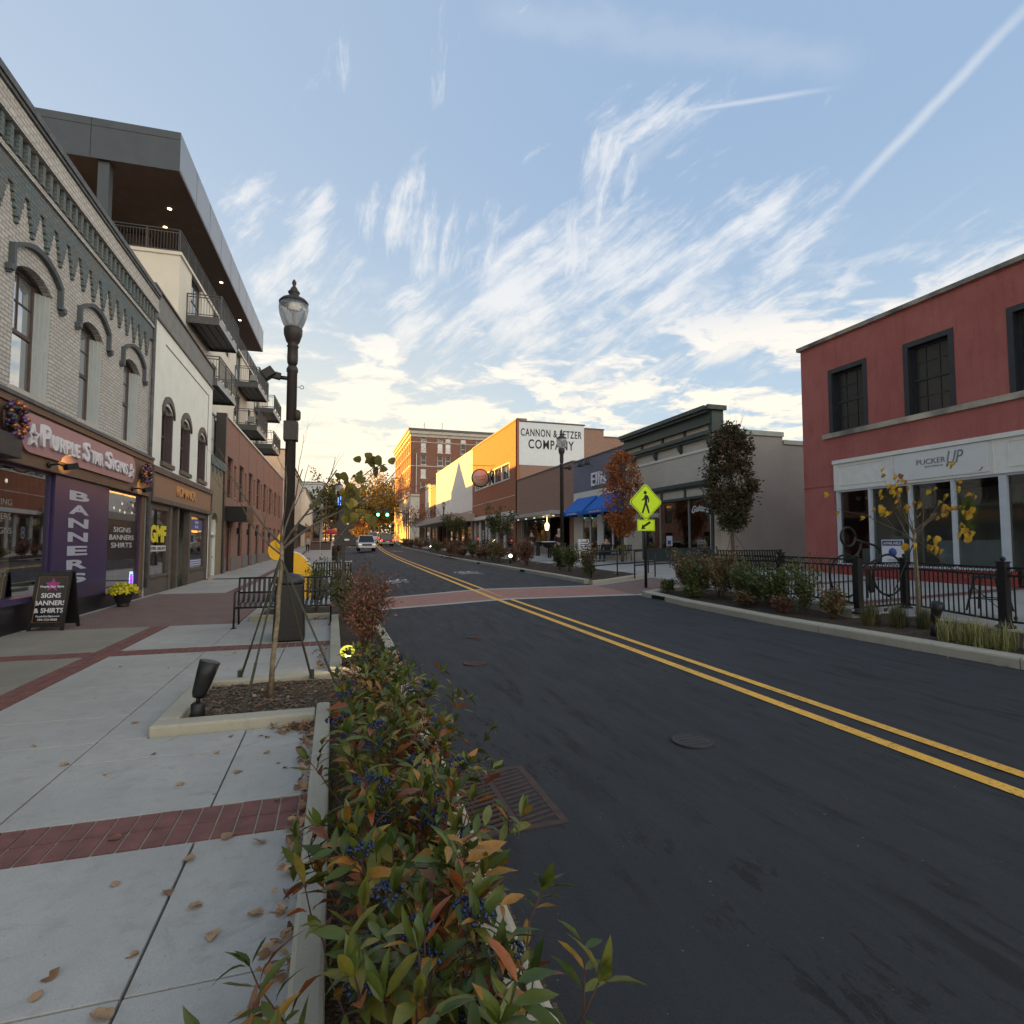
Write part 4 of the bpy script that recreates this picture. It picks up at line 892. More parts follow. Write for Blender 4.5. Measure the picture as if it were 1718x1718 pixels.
# things on the display ledges
mb = MB()
for u, d in ((12.2, -.35), (12.45, -.5), (12.05, -.45)): mb.tube([fr(u, d, .72), fr(u+.08, d, 1.2), fr(u-.05+rnd(0, .15), d+.05, 1.75)], [.05, .07, .015], 8)
tag(mb.build('corn_stalks', noisy('straw', (.42, .36, .16), (.5, .44, .22), 9, .8)), 'pale corn stalks in the left display window behind the easel sign', 'decoration')
mb = MB(); mb.ball(fr(9.9, -.5, 1.0), .30, 12, .8); mb.ball(fr(10.6, -.6, .95), .26, 12, .8); mb.ball(fr(11.2, -.45, .92), .22, 12, .8)
tag(mb.build('pumpkins', noisy('pumpkin_skin', (.36, .10, .03), (.28, .08, .03), 4, .5)), 'dull orange pumpkins on the left display ledge', 'pumpkins')
mb = MB(); mb.fb(fr, 17.95, 18.25, .52, .92, -.13, -.11); led = mb.build('led_sign', M['signblack']); tag(led, 'small glowing violet open sign at the right end of the shop window', 'light sign')
mb = MB(); mb.fb(fr, 17.99, 18.21, .57, .80, -.108, -.10); mb.build('lit_panel', E_purple, led); mb = MB(); mb.fb(fr, 17.97, 18.23, .82, .89, -.108, -.10); mb.fb(fr, 17.955, 17.985, .54, .82, -.108, -.10); mb.fb(fr, 18.215, 18.245, .54, .82, -.108, -.10); mb.build('lit_border', E_cyan, led)
for u, z, s_, cm, lab, nm in ((16.25, 1.35, (.20, .55), (.32, .26, .18), 'tan patterned tube standing in the right display window', 'paper_roll'), (17.75, .95, (.10, .5), (.36, .30, .20), 'upright tan card at the right side of the display window', 'display_card'), (16.5, .75, (.32, .35), (.45, .33, .28), 'pale mug and cloth heap in the right display window', 'display_goods')):
    mb = MB(); mb.lathe(fr(u, -.4, z-s_[1]/2), [(s_[0]*.45, 0), (s_[0]*.5, .02), (s_[0]*.5, s_[1]*.9), (s_[0]*.4, s_[1])], 14); tag(mb.build(nm, noisy(nm, cm, tuple(c*.6 for c in cm), 12, .8)), lab, 'display')

# easel sign and flower pot
def wedge_sign(t, cx, cy, w, h, spread, rz, mfr):
    ca, sa = cos(rz), sin(rz); q = lambda x, y, z: (cx+ca*x-sa*y, cy+sa*x+ca*y, .13+z)
    for s_, nm in ((-1, 'front_leaf'), (1, 'rear_leaf')):
        mb = MB(); yb = s_*spread/2; yt = s_*.03
        for x in (-w/2, w/2-.05): mb.prism([q(x, yb, 0), q(x+.05, yb, 0), q(x+.05, yt, h), q(x, yt, h)], Vector(q(0, s_*.03, 0))-Vector(q(0, 0, 0)))
        for z0, z1 in ((.06, .13), (h-.08, h)):
            f0, f1 = z0/h, z1/h; mb.prism([q(-w/2+.05, yb+(yt-yb)*f0, z0), q(w/2-.05, yb+(yt-yb)*f0, z0), q(w/2-.05, yb+(yt-yb)*f1, z1), q(-w/2+.05, yb+(yt-yb)*f1, z1)], Vector(q(0, s_*.025, 0))-Vector(q(0, 0, 0)))
        mb.build(nm, mfr, t)
        mb = MB(); f0, f1 = .13/h, (h-.08)/h
        mb.prism([q(-w/2+.05, yb+(yt-yb)*f0, .13), q(w/2-.05, yb+(yt-yb)*f0, .13), q(w/2-.05, yb+(yt-yb)*f1, h-.08), q(-w/2+.05, yb+(yt-yb)*f1, h-.08)], Vector(q(0, s_*.012, 0))-Vector(q(0, 0, 0))); mb.build('panel', M['signblack'], t)
    return q
es = thing('easel_sign', 'black folding pavement sign reading SIGNS BANNERS & SHIRTS beside the purple shopfront', 'sign', (-4.68, 12.25, .13))
rz_ = R(-6); qf = wedge_sign(es, -4.76, 12.25, .56, 1.02, .50, rz_, M['blackmetal'])
nrm = Vector((cos(rz_), sin(rz_), 0)); upv = (Vector(qf(0, -.03, 1.02))-Vector(qf(0, -.25, 0))).normalized()
def es_at(x, z): f = z/1.02; return Vector(qf(x, -.25+.22*f-.012, z))+Vector((0, 0, 0))
for s_, z, size, xs_ in (('SIGNS', .60, .115, 1.0), ('BANNERS', .47, .115, 1.0), ('& SHIRTS', .34, .115, 1.0), ('PurpleStarSigns.com', .245, .045, 1.0), ('704-723-4500', .185, .055, 1.0)):
    text('lettering', s_, size, M['lettering'], es_at(0, z), nrm, upv, es, ext=.003, bold=.02 if size > .1 else .01, xs=xs_)
mb = MB(); fs_ = lambda u, d, z: tuple(es_at(u, z)-Vector((0, d, 0))); star(mb, fs_, 0, .79, .13, 0, .006, .0); mb.build('star', mat('sign_pink', (.30, .05, .20), .5), es)
text('lettering', 'Purple Star Signs', .055, M['lettering'], es_at(0, .76)-Vector((0, .012, 0)), nrm, upv, es, ext=.003, bold=.02)
mb = MB()
for x in (-.225, .225): mb.bar(es_at(x, .14), es_at(x, .93), .008)
for z in (.14, .93): mb.bar(es_at(-.225, z), es_at(.225, z), .008)
mb.build('brass_edge', mat('brass', (.30, .17, .09), .35, .6), es)
def mum(x, y, z, s, lab, grp='yellow chrysanthemums in pots', potm=None):
    t = thing('potted_mum', lab, 'flower pot', (x, y, z), 0, grp)
    mb = MB(); mb.lathe((x, y, z), [(.10*s, 0), (.12*s, .03*s), (.10*s, .05*s), (.13*s, .09*s), (.19*s, .28*s), (.20*s, .30*s), (.17*s, .29*s)], 18); mb.build('pot', potm or M['pot'], t)
    it = []
    for i in range(420):
        d = rv(); d.z = abs(d.z)*.8+.02; p = Vector((x, y, z+.28*s))+Vector((d.x*.27*s, d.y*.27*s, d.z*.24*s)); it.append((p, rv(), d+rv()*.5, .045*s*1.2, .045*s, rnd(.25, 1), .3))
    leaves('blossoms', it, L_mum, t, 'quad'); return t
mum(-4.85, 16.05, .13, 1.15, 'bright yellow chrysanthemum in a dark footed pot on the walk by the sign shop')

# ---- 2. white stucco building
b2 = thing('stucco_building', 'white stucco two storey building with three arched grey windows and a tan signboard', 'building', (-5.2, 23, .1))
Y0, Y1 = 18.86, 27.5; ws = [(19.95, 21.45), (22.25, 23.85), (24.9, 26.55)]; mb = MB()
wallholes(mb, fr, Y0, Y1, 3.98, 8.5, .3, [(a+.08, b-.08, 4.25, 6.12) for a, b in ws])
for a, b in ws: archfill(mb, fr, a+.08, b-.08, 6.12, .25, .3)
mb.fb(fr, Y1-.30, Y1, .1, 3.98, -.3, 0); mb.build('wall', M['stucco'], b2); shell(fr, Y0, Y1, .1, 8.5, 14, M['stucco'], b2, floor=3.9)
mb = MB(); mb.fb(fr, Y0, Y1, 8.5, 9.40, -.36, -.02); mb.build('parapet', noisy('grey_parapet', (.20, .20, .195), (.25, .25, .24), 3, .9), b2); mb = MB(); mb.fb(fr, Y0, Y1, 9.40, 9.46, -.4, .04); mb.fb(fr, Y0, Y1, 8.47, 8.53, -.02, .05); mb.build('coping', M['greytrim'], b2)
mb = MB(); mb.fb(fr, 20.2, 26.7, 7.98, 8.02, 0, .012); mb.fb(fr, 26.66, 26.70, 4.1, 7.98, 0, .012); mb.build('panel_moulding', M['greytrim'], b2)
for a, b in ws:
    w = sash(fr, a+.15, b-.18, 4.25, 6.10, -.20, b2, M['brown'], M['darkglass'], .06, 1, (1, 1), sill=(.12, .14, .09, M['greytrim']))
    j = MB(); j.fb(fr, b-.18, b-.082, 4.25, 5.95, -.28, -.01); pl_ = noisy('plum_trim', (.07, .05, .06), (.09, .065, .075), 5, .6); j.build('jamb', pl_, w); j = MB(); j.fb(fr, a+.082, a+.15, 4.25, 5.95, -.28, -.02); j.build('jamb', pl_, w); j = MB(); archfill(j, fr, a+.09, b-.09, 6.10, .2, .04, -.05); j.build('arched_head', M['brown'], w)
    cx = (a+b)/2; wd = (b-a)/2-.06; rise = .42; r = (wd*wd+rise*rise)/(2*rise); hd = MB(); n = 10
    P_ = [(cx+wd*(-1+2*i/n), 5.98+math.sqrt(max(r*r-(wd*(-1+2*i/n))**2, 0))-(r-rise)) for i in range(n+1)]
    for (u, z), (u2, z2) in zip(P_[:-1], P_[1:]):
        vs = [fr(u, 0, z-.18), fr(u2, 0, z2-.18), fr(u2, 0, z2+.03), fr(u, 0, z+.03), fr(u, .06, z-.18), fr(u2, .06, z2-.18), fr(u2, .06, z2+.03), fr(u, .06, z+.03)]
        hd.add(vs, [(0, 1, 2, 3), (4, 5, 6, 7), (0, 1, 5, 4), (1, 2, 6, 5), (2, 3, 7, 6), (3, 0, 4, 7)])
    hd.build('window_hood', M['greytrim'], b2)
mb = MB(); mb.fb(fr, Y0, Y1-.05, 3.80, 3.98, -.1, .16); mb.fb(fr, Y0, Y1-.05, 2.92, 3.06, -.1, .14); mb.fb(fr, Y0, Y0+.14, 3.06, 3.80, -.1, .14); mb.fb(fr, Y1-.19, Y1-.05, 3.06, 3.80, -.1, .14); mb.build('signboard_frame', M['greytrim'], b2)
mb = MB(); mb.fb(fr, Y0+.14, Y1-.19, 3.06, 3.80, -.08, .09); mb.build('signboard', M['wood2'], b2)
ltext('ROMANCK', 23.0, 3.45, .50, mat('orange_letters', (.55, .27, .11), .5), b2, .11, ext=.015, bold=.01, fit=(2.7, .36))
for a, b in ((Y0, 19.35), (21.35, 21.65), (22.35, 22.55), (24.05, 24.3), (27.0, 27.35)): mb = MB(); mb.fb(fr, a, b, .1, 2.92, -.2, .0); mb.build('shopfront_pier', M['greytrim'], b2)
for a, b in ((19.35, 21.35), (24.3, 27.0)): mb = MB(); mb.fb(fr, a, b, .1, .62, -.15, -.03); mb.fb(fr, a, b, .62, .70, -.15, .02); mb.build('stall_riser', M['greytrim'], b2); mb = MB(); mb.fb(fr, a, b, 2.72, 2.92, -.15, -.03); mb.build('window_head', M['greytrim'], b2)
mb = MB(); mb.fb(fr, 21.65, 22.35, .1, 2.92, -.9, -.85); mb.fb(fr, 22.55, 24.05, .1, 2.92, -1.3, -1.25); mb.build('door', M['brown'], b2)
for a, b in ((19.35, 21.35), (24.3, 27.0)): mb = MB(); mb.fb(fr, a, b, .70, 2.72, -.1, -.09); mb.build('display_window', M['glass'], b2)
mb = MB(); mb.fb(fr, 19.35, 21.35, .3, 2.9, -1.2, -1.1); mb.fb(fr, 24.3, 27.0, .3, 2.9, -1.2, -1.1); mb.build('interior_wall', M['interior'], b2)
ltext('GMF', 20.42, 1.97, .62, M['yellowlet'], b2, -.08, ext=.003, bold=.05, fit=(1.7, .55))
mb = MB(); mb.fb(fr, 19.45, 21.28, 1.42, 1.60, -.085, -.08); mb.build('window_decal', M['lettering'], b2); ltext('STEEL GROUP', 20.4, 1.51, .15, M['signblack'], b2, -.075, ext=.002, bold=.02, fit=(1.6, .10))
for za_, zb2 in ((2.20, 2.62), (.78, 1.05)): mb = MB(); mb.fb(fr, 24.6, 26.6, za_, zb2, -.085, -.08); mb.build('window_notice', M['bluepanel'], b2)
for i in range(2): ltext(('OFFICE', 'RETAIL')[i], 25.6, 2.51-i*.18, .15, M['lettering'], b2, -.075, ext=.002, bold=.02, xs=1.3)
for i in range(3): mb = MB(); mb.fb(fr, 24.65, 26.5, .80+i*.085, .84+i*.085, -.078, -.074); mb.build('notice_line', M['lettering'], b2)

# ---- 3. narrow tan brick front with a white door
b3 = thing('narrow_building', 'narrow old tan brick front with an arched white doorway between white and red buildings', 'building', (-5.2, 29, .1))
Y0, Y1 = 27.55, 31.0; mb = MB(); wallholes(mb, fr, Y0, Y1, .1, 5.6, .3, [(28.1, 29.7, .1, 3.1)], -.02); archfill(mb, fr, 28.1, 29.7, 3.1, .45, .3, -.02); mb.build('wall', M['tan_brick'], b3)
mb = MB(); mb.fb(fr, Y0, Y1, .1, 5.6, -10, -9.7); mb.fb(fr, Y0, Y1, 5.3, 5.5, -9.7, -.33); mb.build('roof', M['roofdark'], b3)
mb = MB()
for a in (28.1, 29.58): mb.fb(fr, a, a+.12, .1, 3.05, -.3, -.12)
mb.fb(fr, 28.22, 29.58, 2.05, 2.17, -.3, -.10); mb.fb(fr, 28.86, 28.94, 2.17, 3.05, -.3, -.15); mb.build('door_frame', M['offwhite'], b3)
mb = MB(); mb.fb(fr, 28.22, 29.58, .1, 2.05, -.28, -.22); mb.fb(fr, 28.45, 29.35, .9, 1.9, -.22, -.2); d_ = mb.build('door', M['palegreen'], b3); mb = MB(); mb.ball(fr(29.4, -.17, 1.05), .035); mb.build('handle', M['chrome'], d_)
mb = MB(); mb.fb(fr, 28.22, 29.58, 2.17, 3.05, -.26, -.25); mb.build('transom', M['darkglass'], b3)
mb = MB(); mb.fb(fr, Y0, Y1, 5.6, 7.95, -.9, -.5); mb.fb(fr, Y0, Y1, 7.95, 8.02, -.95, -.42); mb.build('upper_panel', M['lightgrey'], b3)
mb = MB(); mb.fb(fr, Y0, Y1, 6.75, 6.78, -.5, -.49); mb.build('panel_joint', M['greytrim'], b3)
mb = MB(); mb.fb(fr, Y0, Y1, 5.2, 5.6, -.02, .06); 
for u in (28.0, 28.9, 29.8, 30.7): mb.fb(fr, u, u+.15, 4.9, 5.2, -.02, .05)
mb.build('corbel_course', M['bluegrey'], b3)

# ---- 4. red brick two storey block (turned very slightly)
b4 = thing('brick_building', 'long red brick two storey block with tall dark windows and thin white coping', 'building', (-5.2, 31.0, .2), R(-.78))
fr4 = frame(0, 0, 0, 1, 1, 0); o4 = .2
L4 = 28.5; mb = MB(); ups = []; dns = []
u = .55
for k in range(8):
    ups.append((u, u+1.55, 3.85, 5.95)); dns.append((u, u+1.5, (0 if k in (0, 2, 3, 5, 7) else .75), 2.75)); u += 3.5
sm_ = [(2.45+3.5*k, 3.15+3.5*k, 4.0, 5.7) for k in range(7)]
wallholes(mb, fr4, 0, L4, -.1, 7.8, .3, ups+dns+sm_); mb.build('wall', M['red_brick'], b4, local=True)
mb = MB(); mb.fb(fr4, 0, .25, 0, 7.6, -1.5, -.3); mb.fb(fr4, 0, L4, 7.2, 7.4, -1.5, -.3); mb.fb(fr4, L4-.25, L4, 0, 7.2, -9, -.3); mb.build('roof', M['roofdark'], b4, local=True)
mb = MB(); mb.fb(fr4, -.02, L4, 7.8, 7.9, -.35, .08); mb.build('coping', M['offwhite'], b4, local=True)
mb = MB(); mb.fb(fr4, -.35, 0, 0, 7.95, -.4, .06); mb.build('corner_pilaster', M['bronze'], b4, local=True)
for k in range(9): uu_ = .25+3.5*k; mb = MB(); mb.fb(fr4, uu_, uu_+.03, 3.5, 7.8, 0, .004); mb.build('control_joint', M['seam'], b4, local=True)
prev = 0; gbk = noisy('grey_block', (.15, .15, .15), (.19, .19, .18), 5, .9)
for a, b, z0, z1 in dns+[(L4, L4, 0, 0)]:
    if a > prev+.05: mb = MB(); mb.fb(fr4, prev, a, -.1, .75, 0, .05); mb.build('stone_plinth', gbk, b4, local=True)
    prev = b
for a, b, z0, z1 in ups+sm_: sash(fr4, a, b, z0, z1, -.12, b4, M['bronze'], M['darkglass'], .06, 1, (1, 1))
for w in list(b4.children):
    if w.name.startswith('window'):
        pass
for k, (a, b, z0, z1) in enumerate(dns):
    w = MB(); w.fb(fr4, a, a+.08, z0, z1, -.18, -.1); w.fb(fr4, b-.08, b, z0, z1, -.18, -.1); w.fb(fr4, a+.08, b-.08, 2.2, 2.28, -.18, -.1); w.fb(fr4, a+.08, b-.08, z1-.07, z1, -.18, -.1)
    o = w.build('door' if z0 == 0 else 'window', M['bronze'], b4, local=True); g_ = MB(); g_.fb(fr4, a+.08, b-.08, z0, z1-.07, -.15, -.14); g_.build('pane', M['darkglass'] if k else mat('brown_door', (.10, .035, .03), .5), o, local=True)
mb = MB(); mb.fb(fr4, .3, 2.6, 2.62, 3.35, .0, 1.0); mb.build('entrance_canopy', M['blackmetal'], b4, local=True)
for k in range(1, 6): mb = MB(); mb.fb(fr4, 3.5*k+.15, 3.5*k+.3, 2.0, 2.35, 0, .16); mb.build('wall_lantern', M['blackmetal'], b4, local=True)

# ---- 5. apartment block above, turned about two degrees
AX, AY = -6.78, 28.0
b5 = thing('apartment_building', 'cream five storey apartment block with hanging balconies and a deep dark overhanging roof', 'building', (AX, AY, 0), R(-2.0))
fa = frame(0, 0, 0, 1, 1, 0)
LA = 27.0; dw = []
for fl in (6.5, 9.5, 12.4):
    for u in (1.9, 12.6, 20.6): dw.append((u, u+1.8, fl+.05, fl+2.25))
    for u in (6.2, 9.4, 17.2): dw.append((u, u+1.3, fl+.8, fl+2.2))
mb = MB(); wallholes(mb, fa, 0, LA, 6, 14.6, .3, dw); mb.fb(fa, 0, .3, 6, 14.6, -11, -.3); mb.fb(fa, LA-.3, LA, 6, 14.6, -11, -.3); mb.fb(fa, .3, LA-.3, 14.3, 14.55, -11, -.3); mb.build('wall', M['cream'], b5)
mb = MB(); mb.fb(fa, -.06, LA, 14.6, 14.75, -11, .08); mb.fb(fa, -.02, LA, 12.0, 12.02, 0, .004); mb.build('parapet_band', M['cream'], b5)
for a, b, z0, z1 in dw: sash(fa, a, b, z0, z1, -.10, b5, M['slate'], M['darkglass'], .08, 1, (2, 1))
# recessed top floor, ceiling and roof
mb = MB(); mb.fb(fa, 4.2, LA, 14.6, 17.4, -11, -2.6); mb.fb(fa, 1.0, 4.2, 14.6, 17.4, -11, -7.2); mb.build('top_floor_wall', M['soffit'], b5)
mb = MB()
for a in (6, 10, 14, 18): mb.fb(fa, a, a+2.2, 14.7, 16.9, -2.6, -2.56)
mb.fb(frame(0, 0, 1, 0, 0, -1), -5.6, -3.4, 14.7, 16.9, -4.2, -4.16); mb.build('terrace_door', M['darkglass'], b5)
def rbox(mb, p0, p1, p2, p3, z0, z1):
    q = [p0, p1, p2, p3]; mb.add([(x, y, z0) for x, y in q]+[(x, y, z1) for x, y in q], [(0, 3, 2, 1), (4, 5, 6, 7), (0, 1, 5, 4), (1, 2, 6, 5), (2, 3, 7, 6), (3, 0, 4, 7)])
RN = (.38, -1.75); RFp = (.26, 21.6)
mb = MB(); rbox(mb, (-14, RN[1]), RN, RFp, (-14, RFp[1]), 17.46, 17.52); mb.build('soffit', M['soffit'], b5)
mb = MB(); rbox(mb, (-14, RN[1]-.05), (RN[0]-.001, RN[1]-.05), (RN[0]-.001, RN[1]), (-14, RN[1]), 17.42, 19.12)
rbox(mb, (-14, RN[1]+.001), (RN[0]-.06, RN[1]+.001), (RFp[0]-.06, RFp[1]-.06), (-14, RFp[1]-.06), 17.525, 19.0); mb.build('roof', M['slate'], b5)
mb = MB(); rbox(mb, (RN[0]-.05, RN[1]+.002), (RN[0], RN[1]-.05), RFp, (RFp[0]-.05, RFp[1]), 17.42, 19.12); rbox(mb, (-14, RFp[1]), (RFp[0]-.051, RFp[1]), (RFp[0]-.051, RFp[1]+.05), (-14, RFp[1]+.05), 17.42, 19.12); mb.build('roof_fascia', M['fasciametal'], b5)
mb = MB()
for k in range(1, 9): y = RN[1]+k*2.6; x = RN[0]+(RFp[0]-RN[0])*(y-RN[1])/(RFp[1]-RN[1]); mb.box(x-.01, x+.004, y, y+.02, 17.45, 19.1)
for x in (-2.9, -7): mb.box(x, x+.02, RN[1]-.056, RN[1]-.045, 17.45, 19.1)
mb.box(-14, RN[0]-.01, RN[1]-.056, RN[1]-.045, 18.78, 18.80); mb.build('fascia_joints', M['seam'], b5)
mb = MB(); mb.box(-2.65, -2.25, RN[1]+.1, RN[1]+.5, 14.6, 17.46); mb.build('column', M['slate'], b5)
mb = MB()
for x, y in ((-3.0, .3), (-.9, 1.4), (-1.6, 3.2), (-5.0, 1.2), (-.25, 9), (-.3, 15)): mb.lathe((x, y, 17.44), [(.09, 0), (.09, .015)], 12)
mb.build('ceiling_light', E_warm, b5)
def railing(mb, a, b, z, h=1.05, gap=.12, post=1.3):
    a = Vector(a); b = Vector(b); L = (b-a).length; d = (b-a)/L
    for zz_ in (z+h, z+h-.13, z+.10): mb.bar((a.x, a.y, zz_), (b.x, b.y, zz_), .05 if zz_ == z+h else .03, .04)
    n = max(1, int(L/gap))
    for i in range(1, n): p = a+d*(L*i/n); mb.bar((p.x, p.y, z+.10), (p.x, p.y, z+h-.13), .016)
    n = max(1, round(L/post))
    for i in range(n+1): p = a+d*(L*i/n); mb.bar((p.x, p.y, z-.1), (p.x, p.y, z+h), .05)
mb = MB(); railing(mb, (-.03, 0.02), (-.03, LA), 14.72); railing(mb, (-9, .02), (-.06, .02), 14.72); mb.build('terrace_railing', M['balcony'], b5)
def balcony(u0, u1, z, proj=1.42):
    t = MB(); t.fb(fa, u0, u1, z-.20, z, .001, proj); 
    for k in range(1, 4): t.fb(fa, u0+.02, u1-.02, z-.235, z-.20, proj*k/4-.05, proj*k/4+.05)
    t.fb(fa, u0, u1, z-.34, z-.20, .001, .12); t.fb(fa, u0-.02, u0, z-.34, z+.02, .001, proj); t.fb(fa, u1, u1+.02, z-.34, z+.02, .001, proj); o = t.build('balcony', M['balcony'], b5)
    fa2 = MB(); fa2.fb(fa, u0-.02, u1+.02, z-.34, z+.02, proj, proj+.02); fa2.build('balcony_fascia', M['galv'], o)
    r = MB(); railing(r, (proj+.06, u0, 0), (proj+.06, u1, 0), z); railing(r, (.02, u0+.02, 0), (proj+.04, u0+.02, 0), z, post=3); railing(r, (.02, u1-.02, 0), (proj+.04, u1-.02, 0), z, post=3); r.build('railing', M['balcony'], o)
for u0, zs in ((1.2, (12.35, 9.45)), (12.3, (12.35, 9.5)), (19.7, (12.35, 9.5))):
    for z in zs: balcony(u0, u0+4.1, z)
for (u, d, z), nm, lab in (((13.6, .9, 12.35), 'balcony_chair', 'small metal chair on the upper middle balcony'), ((13.7, .8, 9.5), 'balcony_chair', 'metal chair on the lower middle balcony')):
    p = (AX+d*cos(R(2))+u*sin(R(2)), AY+u*cos(R(2))-d*sin(R(2)), z); t = thing(nm, lab, 'chair', p, 0, 'chairs on the apartment balconies')
    mb = MB(); mb.box(p[0]-.22, p[0]+.22, p[1]-.22, p[1]+.22, z+.42, z+.45); mb.build('seat', M['galv'], t); mb = MB(); mb.box(p[0]-.22, p[0]+.22, p[1]+.19, p[1]+.22, z+.5, z+.9); mb.build('backrest', M['galv'], t)
    for sx in (-.2, .2):
        for sy in (-.2, .2): mb = MB(); mb.bar((p[0]+sx, p[1]+sy, z), (p[0]+sx, p[1]+sy, z+.42), .025); mb.build('leg', M['galv'], t)

# ---- far left row
def plainblock(nm, lab, fr, y0, y1, z0, z1, wallm, depth=12, storey=3.4, win=(1.1, 1.9), gap=2.6, shop='brown', copm='cap', wm_='darkglass', u_first=1.0, cat='building', first=3.6):
    p = fr(y0, 0, z0); t = thing(nm, lab, cat, p); holes = []; z = z0+first+.7
    while z+win[1] < z1-.5:
        u = y0+u_first
        while u+win[0] < y1-.4: holes.append((u, u+win[0], z, z+win[1])); u += gap
        z += storey
    mb = MB(); wallholes(mb, fr, y0, y1, z0+first, z1, .3, holes); mb.fb(fr, y0, y0+.5, z0-1, z0+first, -.3, 0); mb.fb(fr, y1-.5, y1, z0-1, z0+first, -.3, 0); mb.build('wall', M[wallm], t)
    shell(fr, y0, y1, z0-1, z1, depth, M[wallm], t, th=.3, floor=z0+first)
    mb = MB(); mb.fb(fr, y0-.02, y1+.02, z1, z1+.16, -.4, .14); mb.fb(fr, y0+.02, y1-.02, z1-.5, z1-.4, .0, .08); mb.build('cornice', M[copm], t)
    for h in holes: sash(fr, h[0], h[1], h[2], h[3], -.1, t, M[shop], M[wm_], .07, 1, (1, 1))
    mb = MB(); mb.fb(fr, y0+.5, y1-.5, z0+first-.7, z0+first-.003, -.2, .06)
    n = max(1, int((y1-y0-1)/2.5))
    for i in range(n+1): u = y0+.5+(y1-y0-1)*i/n; mb.fb(fr, u-.08, u+.08, z0-1, z0+first-.7, -.2, .02)
    mb.fb(fr, y0+.5, y1-.5, z0-1, z0+.6, -.19, .0); mb.build('shopfront', M[shop], t)
    mb = MB(); mb.fb(fr, y0+.5, y1-.5, z0+.6, z0+first-.7, -.16, -.15); mb.build('shop_glass', M['darkglass'], t)
    return t
L2 = frame(-4.75, 0, 0, 1, 1, 0)
plainblock('row_building', 'grey tan two storey shop building just past the red brick block', L2, 60, 92, .5, 11.0, 'stone', shop='greytrim')
plainblock('row_building', 'peach coloured shop building far down the left walk', frame(-4.2, 0, 0, 1, 1, 0), 92.3, 128, 1.3, 10.2, 'cream', shop='wood2')
FC = frame(0, 131, 1, 0, 0, -1)
t = plainblock('row_building', 'pale grey flat fronted building closing the far end of the left walk', FC, -16, -2.4, 2.4, 15.2, 'lightgrey', win=(.1, .1), gap=30, shop='greytrim', first=4.5)
# church whose spire throws its outline on the white building opposite
SH = lambda y, z: (16-46*sin(R(SUN_AZ)), y+46*cos(R(SUN_AZ)), z+46*math.tan(R(SUN_EL)))
cx_, cy_, cz_ = SH(74.2, 13.0); ch = thing('church', 'brick church with a tall pointed spire behind the left row of shops', 'church', (cx_, cy_, 1))
mb = MB(); mb.box(cx_-2.6, cx_+2.6, cy_-2.6, cy_+2.6, 0, 12.6); mb.build('tower', M['brown_brick'], ch)
mb = MB(); mb.add([(cx_-2.3, cy_-2.3, 12.6), (cx_+2.3, cy_-2.3, 12.6), (cx_+2.3, cy_+2.3, 12.6), (cx_-2.3, cy_+2.3, 12.6), (cx_, cy_, cz_)], [(0, 3, 2, 1), (0, 1, 4), (1, 2, 4), (2, 3, 4), (3, 0, 4)]); mb.build('spire', M['roofdark'], ch)
mb = MB(); mb.box(cx_-7, cx_+5, cy_+2.7, cy_+16, 0, 10.6); mb.box(cx_-2.65, cx_+.5, cy_+16, cy_+21, 0, 8.6); mb.build('nave', M['brown_brick'], ch)
plainblock('row_building', 'tall brick warehouse behind the left row', frame(-16.5, 0, 0, 1, 1, 0), 66, 96, .6, 11.2, 'brown_brick', depth=10)

# ---- RIGHT SIDE
fr = RF
# red building
b6 = thing('red_building', 'rough red stucco two storey building with dark sash windows and a white shopfront', 'building', (16, 9, .5))
Y0, Y1 = -2.0, 15.93; wr = [(6.72, 8.1), (8.05, 9.43), (10.70, 12.13), (13.33, 14.78)]; wr = [(8.0, 9.43), (10.70, 12.13), (13.33, 14.78), (5.3, 6.8), (2.4, 3.9)]
mb = MB(); wallholes(mb, fr, Y0, Y1, 4.42, 8.55, .3, [(a, b, 5.38, 7.55) for a, b in wr]); wallholes(mb, fr, 14.62, Y1, .4, 4.42, .3, []); mb.build('wall', M['redstucco'], b6)
shell(fr, Y0, Y1, .3, 8.55, 14, M['redstucco'], b6, floor=4.42, rz=8.2)
mb = MB(); mb.fb(fr, Y0, Y1+.10, 8.58, 8.71, -.35, .10); mb.build('coping', noisy('stained_coping', (.10, .10, .10), (.38, .35, .29), 1.3, .9, .3, .004, 30), b6)
mb = MB(); mb.fb(fr, Y0, Y1+.02, 8.55, 8.58, -.3, .03); mb.build('coping_bed', M['redbase'], b6)
mb = MB(); mb.fb(fr, Y0, 15.03, 5.22, 5.38, 0, .07); mb.build('sill_course', M['capstone'], b6)
for a, b in wr: sash(fr, a+.14, b-.14, 5.40, 7.40, -.18, b6, M['darkslate'], M['matteglass'], .06, 2, (3, 3), bars=.022)
for a, b in wr:
    mb = MB()
    for q0, q1, z0, z1 in ((a, a+.14, 5.38, 7.40), (b-.14, b, 5.38, 7.40), (a, b, 7.40, 7.55)): mb.fb(fr, q0, q1, z0, z1, -.22, .015)
    mb.build('window_casing', M['darkslate'], b6)
mb = MB(); mb.fb(fr, 14.63, Y1+.01, 3.60, 3.64, 0, .02); mb.build('string_line', M['redbase'], b6)
mb = MB(); mb.fb(fr, Y0, 14.62, 3.42, 4.30, -.25, .07); mb.fb(fr, Y0, 14.62, 4.30, 4.42, -.25, .13)
for a, b in ((12.75, 14.4), (5.0, 9.5)): 
    for q in ((a, b, 3.56, 3.58), (a, b, 4.19, 4.21), (a, a+.02, 3.58, 4.19), (b-.02, b, 3.58, 4.19)): mb.fb(fr, *q, .07, .085)
